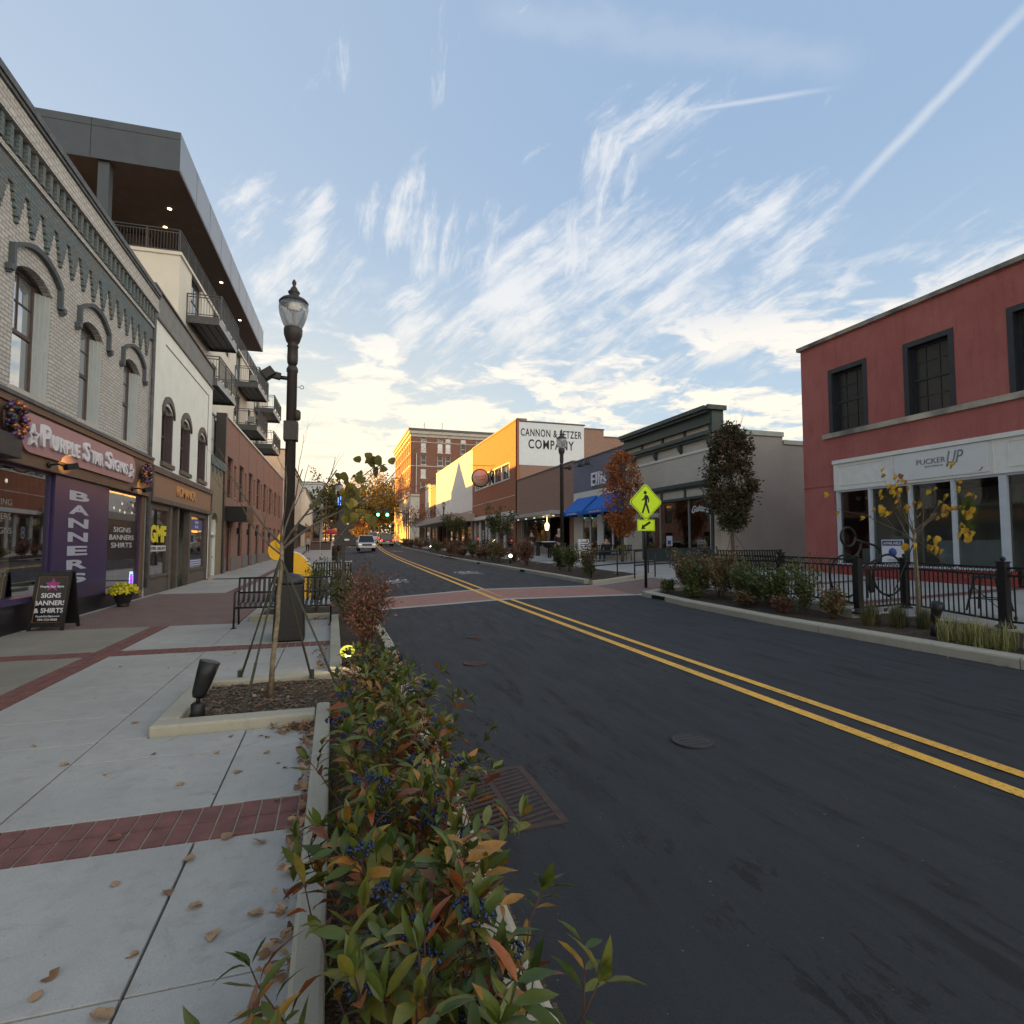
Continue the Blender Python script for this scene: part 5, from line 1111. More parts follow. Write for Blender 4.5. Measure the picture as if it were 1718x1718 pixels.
mb.fb(fr, 12.52, 12.56, 3.42, 4.3, .07, .09); mb.fb(fr, 9.80, 9.84, 3.42, 4.3, .07, .09); mb.build('shopfront_fascia', M['offwhite'], b6)
ps = thing('shop_sign', 'pale blue grey shop sign panel reading PUCKER UP on the white fascia', 'sign', (15.9, 11.2, 3.9))
mb = MB(); mb.fb(fr, 9.93, 12.45, 3.50, 4.27, .071, .10); mb.build('panel', noisy('pale_blue_panel', (.60, .62, .61), (.63, .65, .64), 2, .5, 0), ps)
gl_ = mat('grey_sign_letters', (.16, .17, .19), .5)
rtext('PUCKER', 11.38, 3.97, .25, gl_, ps, .105, ext=.004, fit=(.80, .15)); rtext('UP', 10.73, 4.0, .40, gl_, ps, .105, ext=.004, shear=.3, fit=(.42, .34))
rtext('BOUTIQUE', 11.3, 3.82, .09, gl_, ps, .105, ext=.003, fit=(.5, .05))
alu = noisy('blue_white_aluminium', (.46, .50, .56), (.52, .56, .6), 5, .4, 0)
for a in (9.60, 10.84, 12.04, 13.32, 14.49): mb = MB(); mb.fb(fr, a, a+(.09 if a != 9.6 else .17), 1.02, 3.36, -.12, .03); mb.build('window_mullion', alu, b6)
for a in (3.2, 5.0, 6.9, 8.2): mb = MB(); mb.fb(fr, a, a+.09, .55, 3.36, -.12, .03); mb.build('window_mullion', alu, b6)
mb = MB(); mb.fb(fr, 9.6, 14.6, .97, 1.02, -.14, .05); mb.build('window_sill', alu, b6); mb = MB(); mb.fb(fr, 3.0, 14.6, 3.36, 3.42, -.12, .02); mb.build('window_head', alu, b6)
mb = MB(); mb.fb(fr, 9.77, 14.58, 1.02, 3.36, -.07, -.06); mb.fb(fr, 3.3, 9.6, .6, 3.36, -.07, -.06); mb.build('shop_glass', M['glass'], b6)
mb = MB(); mb.fb(fr, 9.5, 14.62, .4, .97, -.2, .02); mb.build('brick_base', brick('red_painted_base', (.30, .05, .045), (.35, .07, .06), (.20, .04, .035), .2, .075, .008, .85, .1), b6)
mb = MB(); mb.fb(fr, Y0, 14.6, .4, 3.5, -4.2, -4.1); mb.fb(fr, 13.6, 13.7, .4, 3.5, -4.1, -.5); mb.build('interior_wall', M['intgrey'], b6)
mb = MB(); mb.fb(fr, 9.9, 11.6, .7, 1.75, -.9, -.4); mb.fb(fr, 12.5, 14.3, .7, 1.5, -1.4, -.7); mb.build('counter', M['intgrey'], b6)
mb = MB()
for i in range(4): mb.ball(fr(14.2-i*.33, -.5, 3.15), .08, 8)
mb.build('paper_lanterns', mat('straw_lantern', (.45, .28, .12), .7), b6)
av = thing('window_poster', 'white AVAILABLE poster with a round blue emblem in the shop window', 'poster', (15.95, 12.7, 1.4))
mb = MB(); mb.fb(fr, 12.30, 13.0, 1.04, 1.78, .035, .045); mb.build('sheet', M['lettering'], av); mb = MB(); mb.fb(fr, 12.33, 12.97, 1.60, 1.75, .0455, .05); mb.build('header', mat('navy', (.02, .04, .10), .5), av)
rtext('AVAILABLE', 12.65, 1.675, .13, M['lettering'], av, .055, ext=.002, bold=.012, fit=(.56, .085)); mb = MB(); mb.lathe(fr(12.65, .047, 1.40), [(.13, -.003), (.13, .003)], 20, 'x'); mb.build('emblem', M['bluepanel'], av)
rtext('FOR LEASE', 12.65, 1.17, .07, gl_, av, .05, ext=.002)

# tan building with the dark green cornice
b7 = thing('tan_building', 'beige painted brick shop with dark green cornice and dark glass guitar windows', 'building', (16, 24.8, .7))
Y0, Y1 = 20.95, 28.75; mb = MB(); wallholes(mb, fr, Y0, Y1, .5, 7.0, .3, [(21.25, 26.75, .9, 3.75)]); mb.build('wall', M['beige_brick'], b7)
mb = MB(); TF = frame(16, 20.95, 1, 0, 0, -1)
mb.fb(TF, .0, 3.85, 0, 6.62, -.25, -.001); mb.fb(TF, 3.85, 6.5, 0, 6.28, -.25, -.001); mb.fb(TF, 6.5, 14, 0, 5.9, -.25, -.001); mb.build('side_wall', M['taupe'], b7)
mb = MB(); mb.fb(TF, .02, 3.88, 6.62, 6.84, -.33, .06); mb.fb(TF, 3.88, 6.55, 6.28, 6.48, -.33, .06); mb.fb(TF, 6.55, 14, 5.9, 6.05, -.33, .06); mb.build('side_coping', M['palegreen'], b7)
mb = MB(); mb.fb(fr, 21.2, Y1, 6.0, 6.2, -13, -.31); mb.fb(fr, Y1-.25, Y1, 0, 7.0, -13, -.31); mb.fb(fr, 21.2, Y1-.25, 0, 6, -13, -12.8); mb.build('roof', M['roofdark'], b7)
mb = MB(); mb.fb(fr, Y0-.0, Y1, 7.50, 7.62, -.4, .34); mb.fb(fr, Y0-.0, Y1, 7.62, 7.80, -.4, .46); mb.fb(fr, Y0, Y1, 7.0, 7.12, -.4, .22); mb.fb(fr, Y0, Y1, 7.12, 7.50, -.4, .12)
mb.fb(fr, Y0, Y1, 6.52, 6.70, 0, .30); mb.fb(fr, Y0, Y1, 6.40, 6.52, 0, .18)
for u in (21.0, 22.9, 24.8, 26.8, 28.6): mb.fb(fr, u, u+.12, 6.70, 7.0, 0, .10)
mb.fb(frame(16, 20.95, 1, 0, 0, -1), -.1, .5, 6.6, 7.8, .0, .12); mb.fb(frame(16, 20.95, 1, 0, 0, -1), -.4, .58, 7.6, 7.8, .12, .26); mb.build('cornice', M['green'], b7)
mb = MB()
for u in (21.0, 23.2, 25.4, 27.6): mb.prism([fr(u, .001, 6.4), fr(u, .26, 6.4), fr(u, .20, 6.15), fr(u, .06, 5.98), fr(u, .001, 5.9)], (0, .14, 0))
mb.build('bracket', M['green'], b7)
mb = MB(); mb.fb(fr, Y0, Y1, 5.86, 5.98, 0, .05); mb.build('string_course', M['offwhite'], b7)
mb = MB(); mb.fb(fr, 21.0, 27.1, 4.34, 4.52, 0, .22); mb.fb(fr, 21.0, 27.1, 4.24, 4.34, 0, .14); mb.fb(fr, 21.0, 27.1, 3.74, 3.86, -.1, .12)
for u in (21.0, 22.9, 24.9, 26.95): mb.fb(fr, u, u+.14, 3.86, 4.24, 0, .11)
mb.fb(fr, 21.0, 21.14, .6, 3.74, -.1, .03); mb.fb(fr, 26.75, 27.0, .6, 3.74, -.1, .03); mb.build('shopfront_entablature', M['green'], b7)
mb = MB(); mb.fb(fr, 21.14, 26.95, 3.86, 4.24, .001, .05); mb.build('entablature_panel', M['beige_brick'], b7)
for a in (22.88, 25.35): mb = MB(); mb.fb(fr, a, a+.08, .9, 3.74, -.14, -.06); mb.build('window_mullion', M['galv'], b7)
mb = MB(); mb.fb(fr, 21.14, 26.75, .55, 1.42, -.3, .01); mb.build('stall_riser', M['green'], b7)
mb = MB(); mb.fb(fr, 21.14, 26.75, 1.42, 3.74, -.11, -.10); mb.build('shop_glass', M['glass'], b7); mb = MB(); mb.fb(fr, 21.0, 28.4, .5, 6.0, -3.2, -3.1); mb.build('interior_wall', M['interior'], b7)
wl_ = mat('white_window_script', (.62, .63, .60), .6)
rtext('Guitars', 22.1, 3.30, .42, wl_, b7, -.08, ext=.003, bold=.03, arch=.30, shear=.3); rtext('Music', 26.0, 3.2, .42, wl_, b7, -.08, ext=.003, bold=.03, arch=.25, shear=.3)
mb = MB(); mb.fb(fr, 24.35, 24.85, 1.55, 2.05, -.095, -.09); mb.build('window_notice', M['lettering'], b7); mb = MB(); mb.fb(fr, 24.45, 24.75, 1.62, 1.82, -.089, -.085); mb.build('notice_picture', M['bluepanel'], b7)
mb = MB(); mb.tube([(16.9, 20.87, .7), (16.9, 20.87, 2.9)], .035, 8); mb.fb(TF, .3, .9, .6, 2.7, .0, .04); mb.build('side_door_trim', M['beige_brick'], b7)
def guitar(y, x, z, s, tilt, lab):
    t = thing('guitar', lab, 'guitar', (x, y, z), 0, 'guitars in the shop window')
    o_ = [(0, 0), (.15, .0), (.2, .1), (.19, .2), (.13, .30), (.15, .42), (.11, .50), (0, .52)]
    pts = [(u, v) for u, v in o_]+[(-u, v) for u, v in o_[::-1][1:-1]]
    f = lambda u, v, d: (x-d, y+(u*cos(tilt)+v*sin(tilt))*s, z+(-u*sin(tilt)+v*cos(tilt))*s)
    mb = MB(); mb.prism([f(u, v, 0) for u, v in pts], (-.07, 0, 0)); mb.build('body', M['guitar'], t)
    mb = MB(); mb.bar(f(0, .34, .09), f(0, 1.0, .09), .05*s, .03); mb.bar(f(0, 1.0, .09), f(0, 1.15, .09), .08*s, .03); mb.build('neck', M['brown'], t)
    mb = MB(); mb.lathe(f(0, .34, .071), [(.05*s, -.003), (.05*s, .003)], 14, 'x'); mb.build('sound_hole', M['black'], t)
guitar(21.95, 16.3, 1.42, 1.15, -.22, 'larger pale acoustic guitar leaning in the right window of the beige shop'); guitar(22.5, 16.4, 1.42, .95, -.1, 'smaller acoustic guitar left of the large one in the beige shop window')

# blue grey brick shop with awnings
b8 = thing('blue_grey_building', 'small blue grey painted brick shop reading Ellis above a cream shopfront', 'building', (16, 32.4, .8))
Y0, Y1 = 28.76, 36.15; mb = MB(); mb.fb(fr, Y0, Y1, 5.15, 7.32, -.3, 0); mb.build('wall', M['purple_brick'], b8)
mb = MB(); wallholes(mb, fr, Y0, Y1, .5, 5.147, .3, [(29.3, 31.9, 1.35, 3.75), (32.5, 34.9, .8, 3.75)], -.0); mb.build('shopfront_wall', M['cream'], b8); shell(fr, Y0, Y1, .5, 7.2, 12, M['brown_brick'], b8, th=.31, floor=5.0)
mb = MB(); mb.fb(fr, Y0, Y1, 7.32, 7.40, -.4, .06); mb.build('coping', M['cap'], b8)
rtext('Ellis', 32.1, 5.80, 1.02, M['lettering'], b8, .08, ext=.04, bold=.012, fit=(2.05, .86), spacing=1.12); rtext('CAFETIN', 32.2, 5.28, .28, gl_, b8, .05, ext=.02, fit=(1.9, .15))
for a in (29.3, 30.5, 31.8, 32.5, 33.6, 34.8): mb = MB(); mb.fb(fr, a, a+.1, 1.35 if a < 32 else .8, 3.75, -.14, -.04); mb.build('window_mullion', M['lettering'], b8)
mb = MB(); mb.fb(fr, 29.3, 31.9, 1.35, 3.75, -.10, -.09); mb.fb(fr, 32.5, 34.9, .8, 3.75, -.10, -.09); mb.build('shop_glass', M['glass'], b8)
mb = MB(); mb.fb(fr, Y0+.3, Y1-.3, .5, 5, -2.6, -2.5); mb.build('interior_wall', noisy('grey_interior2', (.22, .23, .24), (.26, .27, .27), 2, .9), b8)
mb = MB(); mb.fb(fr, 31.0, 31.7, 2.4, 3.5, -.3, -.25); mb.fb(fr, 29.9, 30.2, 2.0, 2.7, -.3, -.25); mb.fb(fr, 33.9, 34.5, 1.6, 3.3, -.6, -.5); mb.build('hung_picture', noisy('pale_picture', (.6, .56, .44), (.4, .42, .30), 5, .8), b8)
for a, b, lab in ((29.0, 31.95, 'blue canvas awning nearer the orange maple'), (32.4, 35.5, 'blue canvas awning nearer the brown brick shop')):
    t = thing('awning', lab, 'awning', (16, (a+b)/2, 4.0), 0, 'blue awnings over the cream shopfront')
    mb = MB(); V = [fr(a, .02, 4.75), fr(b, .02, 4.75), fr(b, 1.15, 3.72), fr(a, 1.15, 3.72), fr(b, 1.15, 3.50), fr(a, 1.15, 3.50), fr(a, .02, 3.50), fr(b, .02, 3.5)]
    mb.add(V, [(0, 1, 2, 3), (3, 2, 4, 5), (0, 3, 5, 6), (1, 7, 4, 2)]); o = mb.build('canvas', M['blueawn'], t); s_ = o.modifiers.new('thick', 'SOLIDIFY'); s_.thickness = .015
    rtext('Coffee Shop & Bakery', (a+b)/2, 3.61, .17, M['lettering'], t, 1.165, ext=.002, bold=.01, xs=1.1)
for u in (32.9, 33.9):
    t = thing('gooseneck_lamp', 'black gooseneck wall lamp above the white raised letters, %s' % ('nearer the camera' if u < 33.5 else 'farther one of the pair'), 'lamp', fr(u, 0, 6.9), 0, 'gooseneck lamps above the raised letters')
    P_ = [fr(u+.5, .02, 6.82)]+[fr(u+.5-.6*i/8, .1+.5*i/8, 6.82+.42*sin(pi*i/8*.95)) for i in range(1, 9)]
    mb = MB(); mb.tube(P_, .022, 6); mb.build('arm', M['blackmetal'], t); e = Vector(P_[-1]); mb = MB(); mb.lathe(e, [(.05, .12), (.07, .05), (.20, -.14), (.19, -.15)], 14); mb.build('shade', M['blackmetal'], t)

# brown brick restaurant with canopy
b9 = thing('brown_brick_building', 'low brown brick restaurant with a flat metal canopy over a dark open front', 'building', (16, 42, .9))
Y0, Y1 = 36.16, 48.95; mb = MB(); wallholes(mb, fr, Y0, Y1, .6, 7.42, .3, [(36.9, 47.6, .8, 3.7)]); mb.build('wall', M['brown_brick'], b9); shell(fr, Y0, Y1, .6, 7.4, 14, M['brown_brick'], b9, th=.31, floor=4.2)
mb = MB(); mb.fb(fr, Y0, Y1, 7.42, 7.52, -.4, .06); mb.build('coping', M['cap'], b9)
mb = MB(); mb.fb(fr, 35.6, 49.2, 3.70, 3.95, .001, 2.0); mb.build('canopy', noisy('canopy_metal', (.36, .36, .34), (.42, .42, .40), 3, .5, 0), b9)
mb = MB()
for i in range(6): mb.lathe(fr(37.5+2*i, 1.0, 3.67), [(.08, 0), (.08, .02)], 10)
mb.build('canopy_light', E_string, b9)
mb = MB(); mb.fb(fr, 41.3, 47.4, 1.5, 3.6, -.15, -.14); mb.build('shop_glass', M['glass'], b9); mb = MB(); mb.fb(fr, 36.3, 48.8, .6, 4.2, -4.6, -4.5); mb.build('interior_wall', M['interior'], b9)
mb = MB(); mb.fb(fr, 41.3, 47.5, .7, 1.5, -.2, .02); mb.fb(fr, 47.35, 47.6, .7, 3.7, -.2, .05); mb.fb(fr, 41.2, 41.3, .7, 3.7, -.2, .03); mb.build('stall_riser', M['galv'], b9)
mb = MB(); mb.lathe(fr(39.8, .6, 2.95), [(.06, -.28), (.13, -.2), (.16, .15), (.10, .28)], 10); mb.lathe(fr(39.8, .6, 3.45), [(.01, -.2), (.01, .25)], 6); tag(mb.build('hanging_lantern', E_warm), 'glowing yellow lantern hanging under the restaurant canopy', 'lantern')
mb = MB(); mb.lathe(fr(43.0, .3, 3.0), [(.02, -.15), (.16, -.05), (.16, .05), (.02, .15)], 10); tag(mb.build('paper_lantern', mat('red_paper', (.4, .05, .06), .6)), 'small red round lantern under the restaurant canopy', 'lantern')

# tall brick building with the painted wall sign
b10 = thing('tall_brick_building', 'tall orange brick building with a white painted side wall reading CANNON & FETZER COMPANY', 'building', (16, 57, 1))
Y0, Y1 = 49.0, 66.3; mb = MB(); wallholes(mb, fr, Y0, Y1, .5, 13.1, .3, [(51.2, 64.9, 7.85, 9.5), (50, 65.5, .9, 4.2)]); mb.build('wall', M['cannon_brick'], b10)
SF = frame(16, 49.0, 1, 0, 0, -1)
mb = MB(); mb.fb(SF, 0, 1.0, 0, 13.3, -.3, -.002); mb.fb(SF, 1.0, 6.8, 0, 13.0, -.3, -.002); mb.fb(SF, 6.8, 8.9, 0, 12.7, -.3, -.002); mb.fb(SF, 8.9, 22, 0, 12.0, -.3, -.002); mb.build('side_wall', M['brown_brick'], b10)
mb = MB(); mb.fb(SF, .22, 6.78, 8.95, 12.95, -.001, .02); mb.build('painted_wall', M['white_brick'], b10)
mb = MB(); mb.fb(fr, 49.3, Y1, 11.6, 11.8, -14, -.31); mb.fb(fr, Y1-.25, Y1, .5, 13.0, -14, -.31); mb.build('roof', M['roofdark'], b10)
mb = MB(); mb.fb(fr, Y0, Y1, 13.1, 13.25, -.4, .08); mb.fb(SF, .35, 6.9, 13.0, 13.1, -.35, .06); mb.fb(SF, 6.9, 8.95, 12.7, 12.8, -.35, .06); mb.fb(SF, 8.95, 22, 12.0, 12.1, -.35, .06); mb.build('coping', M['cap'], b10)
blk = mat('sign_paint_black', (.03, .03, .035), .8)
for s_, cx0, z, w_, h_ in (('CANNON & FETZER', 19.46, 12.02, 6.15, .72), ('COMPANY', 19.43, 10.95, 4.6, .88)): text('painted_lettering', s_, 1, blk, (cx0, 48.975, z), (1, 0, 0), (0, 0, 1), b10, ext=.004, bold=.018, fit=(w_, h_), spacing=1.15)
wnf = MB(); wnf.fb(fr, 51.2, 64.9, 7.85, 7.97, -.2, .06); wnf.fb(fr, 51.2, 64.9, 9.4, 9.5, -.2, .04)
for a in (51.2, 53.8, 56.4, 59.0, 61.6, 64.78): wnf.fb(fr, a, a+.12, 7.97, 9.4, -.2, .02)
wf = wnf.build('window_band', M['offwhite'], b10); mb = MB(); mb.fb(fr, 51.2, 64.9, 7.9, 9.45, -.12, -.11); mb.build('pane', M['darkglass'], wf)
mb = MB()
for k in range(12): a = 52.1+k*1.05; mb.fb(fr, a, a+.05, 7.97, 9.4, -.11, -.06)
mb.build('glazing_bars', M['slate'], wf)
mb = MB(); mb.fb(fr, Y0+.3, Y1-.2, 4.35, 4.72, 0, .30); mb.fb(fr, Y0+.5, Y1-.2, 6.15, 6.2, 0, .03); mb.build('storefront_band', M['offwhite'], b10)
mb = MB(); mb.fb(fr, 50, 65.5, .8, 4.2, -.25, -.22); mb.build('shop_glass', M['darkglass'], b10); 
for a in (50, 53.2, 56.0, 58.9, 60.2, 63.0, 65.3): mb = MB(); mb.fb(fr, a, a+.15, .8, 4.2, -.22, -.05); mb.build('window_mullion', M['offwhite'], b10)
mb = MB(); mb.fb(fr, 61.2, 62.4, 1.2, 4.0, -.215, -.20); mb.build('vertical_banner', M['black'], b10); rtext('8', 61.8, 2.6, 1.6, M['lettering'], b10, -.19, ext=.003)
t = thing('round_sign', 'round pink hanging sign with a dark rim on an iron bracket', 'sign', (15.2, 62.5, 9.0))
pj = frame(15.0, 58.6, 1, 0, 0, -1)
mb = MB(); mb.lathe((15.0, 58.6, 8.75), [(1.0, -.06), (1.0, .06)], 32, 'y'); mb.build('rim', M['bronze'], t); mb = MB(); mb.lathe((15.0, 58.6, 8.75), [(.88, -.075), (.88, .075)], 32, 'y'); mb.build('disc', noisy('pink_disc', (.62, .40, .34), (.66, .44, .38), 3, .6, 0), t)
mb = MB(); mb.bar((16, 58.6, 10.1), (13.7, 58.6, 10.1), .06); mb.tube([(15.4, 58.6, 10.1), (15.4, 58.6, 9.6)], .02, 6); mb.tube([(14.6, 58.6, 10.1), (14.6, 58.6, 9.6)], .02, 6); mb.build('bracket', M['bronze'], t)
text('lettering', 'Crescent\nTrading', .34, mat('sign_red_brown', (.35, .08, .06), .6), (15.0, 58.5, 8.75), (1, 0, .12), (0, 0, 1), t, ext=.004)

# white rendered building with marquee canopy, then the small ones
b11 = thing('white_building', 'blank white rendered two storey building lit yellow by the low sun', 'building', (16, 79, 1.4))
Y0, Y1 = 66.31, 91.6; mb = MB(); wallholes(mb, fr, Y0, Y1, .8, 13.05, .3, [(67.2, 90.8, 1.3, 4.5)]); mb.build('wall', M['white_wall'], b11); shell(fr, Y0, Y1, .8, 13.0, 14, M['brown_brick'], b11, th=.31, floor=5)
mb = MB(); mb.fb(fr, Y0, Y1, 13.05, 13.15, -.4, .06); mb.build('coping', M['offwhite'], b11)
mb = MB(); mb.fb(fr, 64.2, 91.8, 4.35, 4.55, .10, 3.5); mb.fb(fr, 64.3, 91.7, 4.55, 4.75, .10, 3.3); mb.fb(fr, 64.4, 91.6, 4.75, 4.95, .10, 3.1); mb.fb(fr, 64.5, 91.5, 4.95, 5.25, .10, 2.9); mb.fb(fr, 66.4, 84, 5.6, 5.7, .01, .10); mb.build('marquee_canopy', noisy('marquee', (.40, .34, .29), (.46, .40, .34), 2, .7), b11)
mb = MB(); mb.fb(fr, 67.2, 90.8, 1.2, 4.5, -.9, -.85); mb.build('shop_glass', M['darkglass'], b11)
mb = MB()
for k in range(7): mb.fb(fr, 67.2+3.9*k, 67.5+3.9*k, 1.2, 4.5, -.6, -.2)
mb.build('shop_pier', M['red_brick'], b11)
plainblock('row_building', 'narrow brown brick front beyond the blank white building', RF, 91.7, 97.4, 2, 11.2, 'brown_brick', gap=9, shop='brown')
plainblock('row_building', 'narrow white front with paired tall windows beyond the marquee', RF, 97.5, 103, 2.1, 12.0, 'white_wall', win=(.8, 2.6), gap=1.9, shop='brown')
plainblock('row_building', 'narrow orange brick front next to the pale stone bank base', RF, 103.1, 110.3, 2.3, 12.1, 'cannon_brick', win=(.8, 2.6), gap=2.0, shop='brown')
# six storey hotel
b12 = thing('hotel_building', 'six storey red brick hotel block with pale stone base and heavy cornice', 'building', (16, 124, 3))
HL = frame(16, 0, 0, 1, -1, 0); HS = frame(16, 124, 1, 0, 0, -1)
for frx, L0, L1, cols_ in ((HL, 124, 157, [126.2+3.3*k for k in range(9)]), (HS, 0, 24, [2.2, 5.9, 7.7, 11.2, 14.8, 18.4, 21.0])):
    hs = [(u, u+1.15, z, z+2.0) for z in (13.2, 16.2, 19.2, 22.0) for u in cols_]+[(u, u+1.15, 24.5, 25.2) for u in cols_]
    lo = [(u-.1, u+1.25, z, z+2.6) for z in (4.2, 8.2) for u in cols_]
    mb = MB(); wallholes(mb, frx, L0+(0 if frx is HL else .0), L1, 12.3, 26.0, .3, hs, 0 if frx is HL else -.003); mb.build('wall', M['hotel_brick'], b12)
    mb = MB(); wallholes(mb, frx, L0, L1, 2, 12.3, .3, lo, .06 if frx is HL else .057); mb.build('stone_base', M['stone'], b12)
    mb = MB(); mb.fb(frx, L0-.4, L1, 26.0, 26.7, -.3, .45); mb.fb(frx, L0, L1, 25.35, 26.0, .0, .12); mb.fb(frx, L0, L1, 12.2, 12.55, .07, .4); mb.fb(frx, L0, L1, 18.75, 18.95, .0, .08); mb.fb(frx, L0, L1, 23.9+.2, 24.25, .0, .08); mb.fb(frx, L0, L1, 7.2, 7.5, .06, .2); mb.build('stone_course', M['stone'], b12)
    mb = MB(); mb.fb(frx, L0-.5, L1, 26.7, 27.15, -.3, .65); mb.build('cornice', M['cap'], b12)
    for h in hs+lo:
        w = MB(); w.fb(frx, h[0], h[1], (h[2]+h[3])/2-.04, (h[2]+h[3])/2+.04, -.14, -.08); w.fb(frx, h[0], h[0]+.08, h[2], h[3], -.14, -.08); w.fb(frx, h[1]-.08, h[1], h[2], h[3], -.14, -.08); w.fb(frx, h[0]-.1, h[1]+.1, h[2]-.15, h[2], 0, .1)
        o = w.build('window', M['offwhite'], b12); g_ = MB(); g_.fb(frx, h[0], h[1], h[2], h[3], -.16, -.15); g_.build('pane', M['matteglass'] if random.random() < .5 else M['darkglass'], o)
mb = MB(); mb.box(16.3, 40, 124.3, 156.7, 25.2, 25.6); mb.box(16.1, 40, 156.7, 157, 2, 26); mb.box(39.7, 40, 124, 157, 2, 26); mb.build('roof', M['roofdark'], b12)
mb = MB(); mb.tube([(24, 130, 25.6), (24, 130, 30.2)], .06, 6); mb.tube([(19.5, 128, 25.6), (19.5, 128, 29.5)], .05, 6); mb.bar((19.1, 128, 28.9), (19.9, 128, 28.9), .05); mb.build('roof_mast', M['bronze'], b12)
mb = MB(); mb.fb(HS, 1.1, 1.2, 12.8, 21.6, .1, .6); tag(mb.build('blade_sign', M['offwhite']), 'thin pale vertical blade sign on the corner of the brick hotel', 'sign')
mb = MB(); mb.fb(frame(20, 170, 1, 0, 0, -1), 0, 16, 3, 16, -20, 0); 
tag(mb.build('brick_block', M['cannon_brick']), 'brick block behind the hotel at the far end of the street', 'building')
t = thing('gabled_house', 'small orange sunlit gabled house among the far trees', 'house', (7, 175, 4)); mb = MB(); mb.box(4.5, 10.5, 175, 185, 3, 8); mb.build('wall', M['cannon_brick'], t); mb = MB(); mb.prism([(4, 174.5, 8), (11, 174.5, 8), (7.5, 174.5, 11.5)], (0, 11, 0)); mb.build('roof', M['roofdark'], t)

# ================================================================== STREET FURNITURE
def lamp_post(x, y, z, lab, H=5.95, flood=0, boxes=False, s=1.0, blue=False):
    t = thing('street_lamp', lab, 'street lamp', (x, y, z), 0, 'street lamps with pointed globes'); m = M['bronze']; k = H/5.95
    Z = lambda q: z+q*k
    mb = MB(); mb.lathe((x, y, 0), [(.21*s, z), (.21*s, Z(.10)), (.17*s, Z(.16)), (.155*s, Z(.55)), (.12*s, Z(.70)), (.105*s, Z(.85))], 16); mb.build('base', m, t)
    mb = MB(); mb.lathe((x, y, 0), [(.088*s, Z(.85)), (.083*s, Z(4.35)), (.095*s, Z(4.37)), (.095*s, Z(4.42)), (.07*s, Z(4.47))], 14, smooth=True); mb.build('pole', m, t)
    mb = MB(); mb.lathe((x, y, 0), [(.06*s, Z(4.47)), (.085*s, Z(4.52)), (.09*s, Z(4.60)), (.085*s, Z(4.78)), (.10*s, Z(4.80)), (.08*s, Z(4.84)), (.11*s, Z(4.88)), (.15*s, Z(5.0)), (.155*s, Z(5.10)), (.14*s, Z(5.12))], 16); mb.build('collar', m, t)
    mb = MB(); mb.lathe((x, y, 0), [(.13*s, Z(5.10)), (.18*s, Z(5.20)), (.225*s, Z(5.33)), (.245*s, Z(5.45)), (.235*s, Z(5.55))], 20); mb.build('globe', M['globe'], t)
    mb = MB(); mb.lathe((x, y, 0), [(.05*s, Z(5.11)), (.07*s, Z(5.16)), (.04*s, Z(5.2)), (.025*s, Z(5.22)), (.025*s, Z(5.42)), (.12*s, Z(5.45)), (.14*s, Z(5.52))], 12); mb.build('bulb', M['offwhite'], t)
    mb = MB(); mb.lathe((x, y, 0), [(.24*s, Z(5.54)), (.245*s, Z(5.56)), (.20*s, Z(5.61)), (.10*s, Z(5.66)), (.075*s, Z(5.69)), (.095*s, Z(5.72)), (.10*s, Z(5.74)), (.07*s, Z(5.77)), (.045*s, Z(5.82)), (.02*s, Z(5.85)), (.035*s, Z(5.88)), (.035*s, Z(5.92)), (.01*s, Z(5.96))], 18); mb.build('cap', m, t)
    if flood:
        a = flood; f = MB(); f.tube([(x, y, Z(4.25)), (x+a*.20, y, Z(4.26))], .035, 8); f.bar((x+a*.18, y, Z(4.27)), (x+a*.36, y-.02, Z(4.30)), .11, .11); b = f.build('floodlight', M['blackmetal'], t, bevel=.01)
        f = MB(); f.bar((x+a*.30, y-.02, Z(4.36)), (x+a*.46, y-.03, Z(4.24)), .20, .16); f.build('flood_head', M['blackmetal'], b, bevel=.015)
    if boxes:
        f = MB(); f.box(x-.115, x+.115, y-.115, y+.115, Z(3.20), Z(3.52)); f.build('junction_box', m, t, bevel=.01)
        f = MB(); f.lathe((x+.10, y-.04, Z(3.63)), [(.03, -.09), (.055, -.06), (.055, .06), (.03, .09)], 10); f.build('sensor', m, t)
        f = MB(); f.tube([(x+.08, y, Z(4.12))]+[(x+.16+.03*cos(q), y, Z(4.12)+.03*sin(q)) for q in [pi+2*pi*i/12 for i in range(12)]], .006, 6); f.build('banner_ring', m, t)
    if blue:
        f = MB()
        for i in range(14): f.ball((x+.10*cos(i*2.1), y+.10*sin(i*2.1), Z(4.7-i*.045)), .035, 6)
        f.build('blue_light_string', E_blue, t)
    return t
lamp_post(-.72, 10.25, .13, 'tall dark street lamp rising behind the litter bin on the left walk', 6.10, -1, True)
lamp_post(10.15, 24.3, .62, 'dark street lamp in front of the painted company wall', 6.4, 1, False)
lamp_post(.35, 41.5, .30, 'street lamp wrapped with blue lights at the far left kerb', 5.9, 0, False, 1, True)
lamp_post(13.2, 70, 1.2, 'street lamp standing before the yellow lit white wall', 5.9)
lamp_post(11.8, 96, 1.7, 'distant street lamp against the pale stone base of the hotel', 5.9)
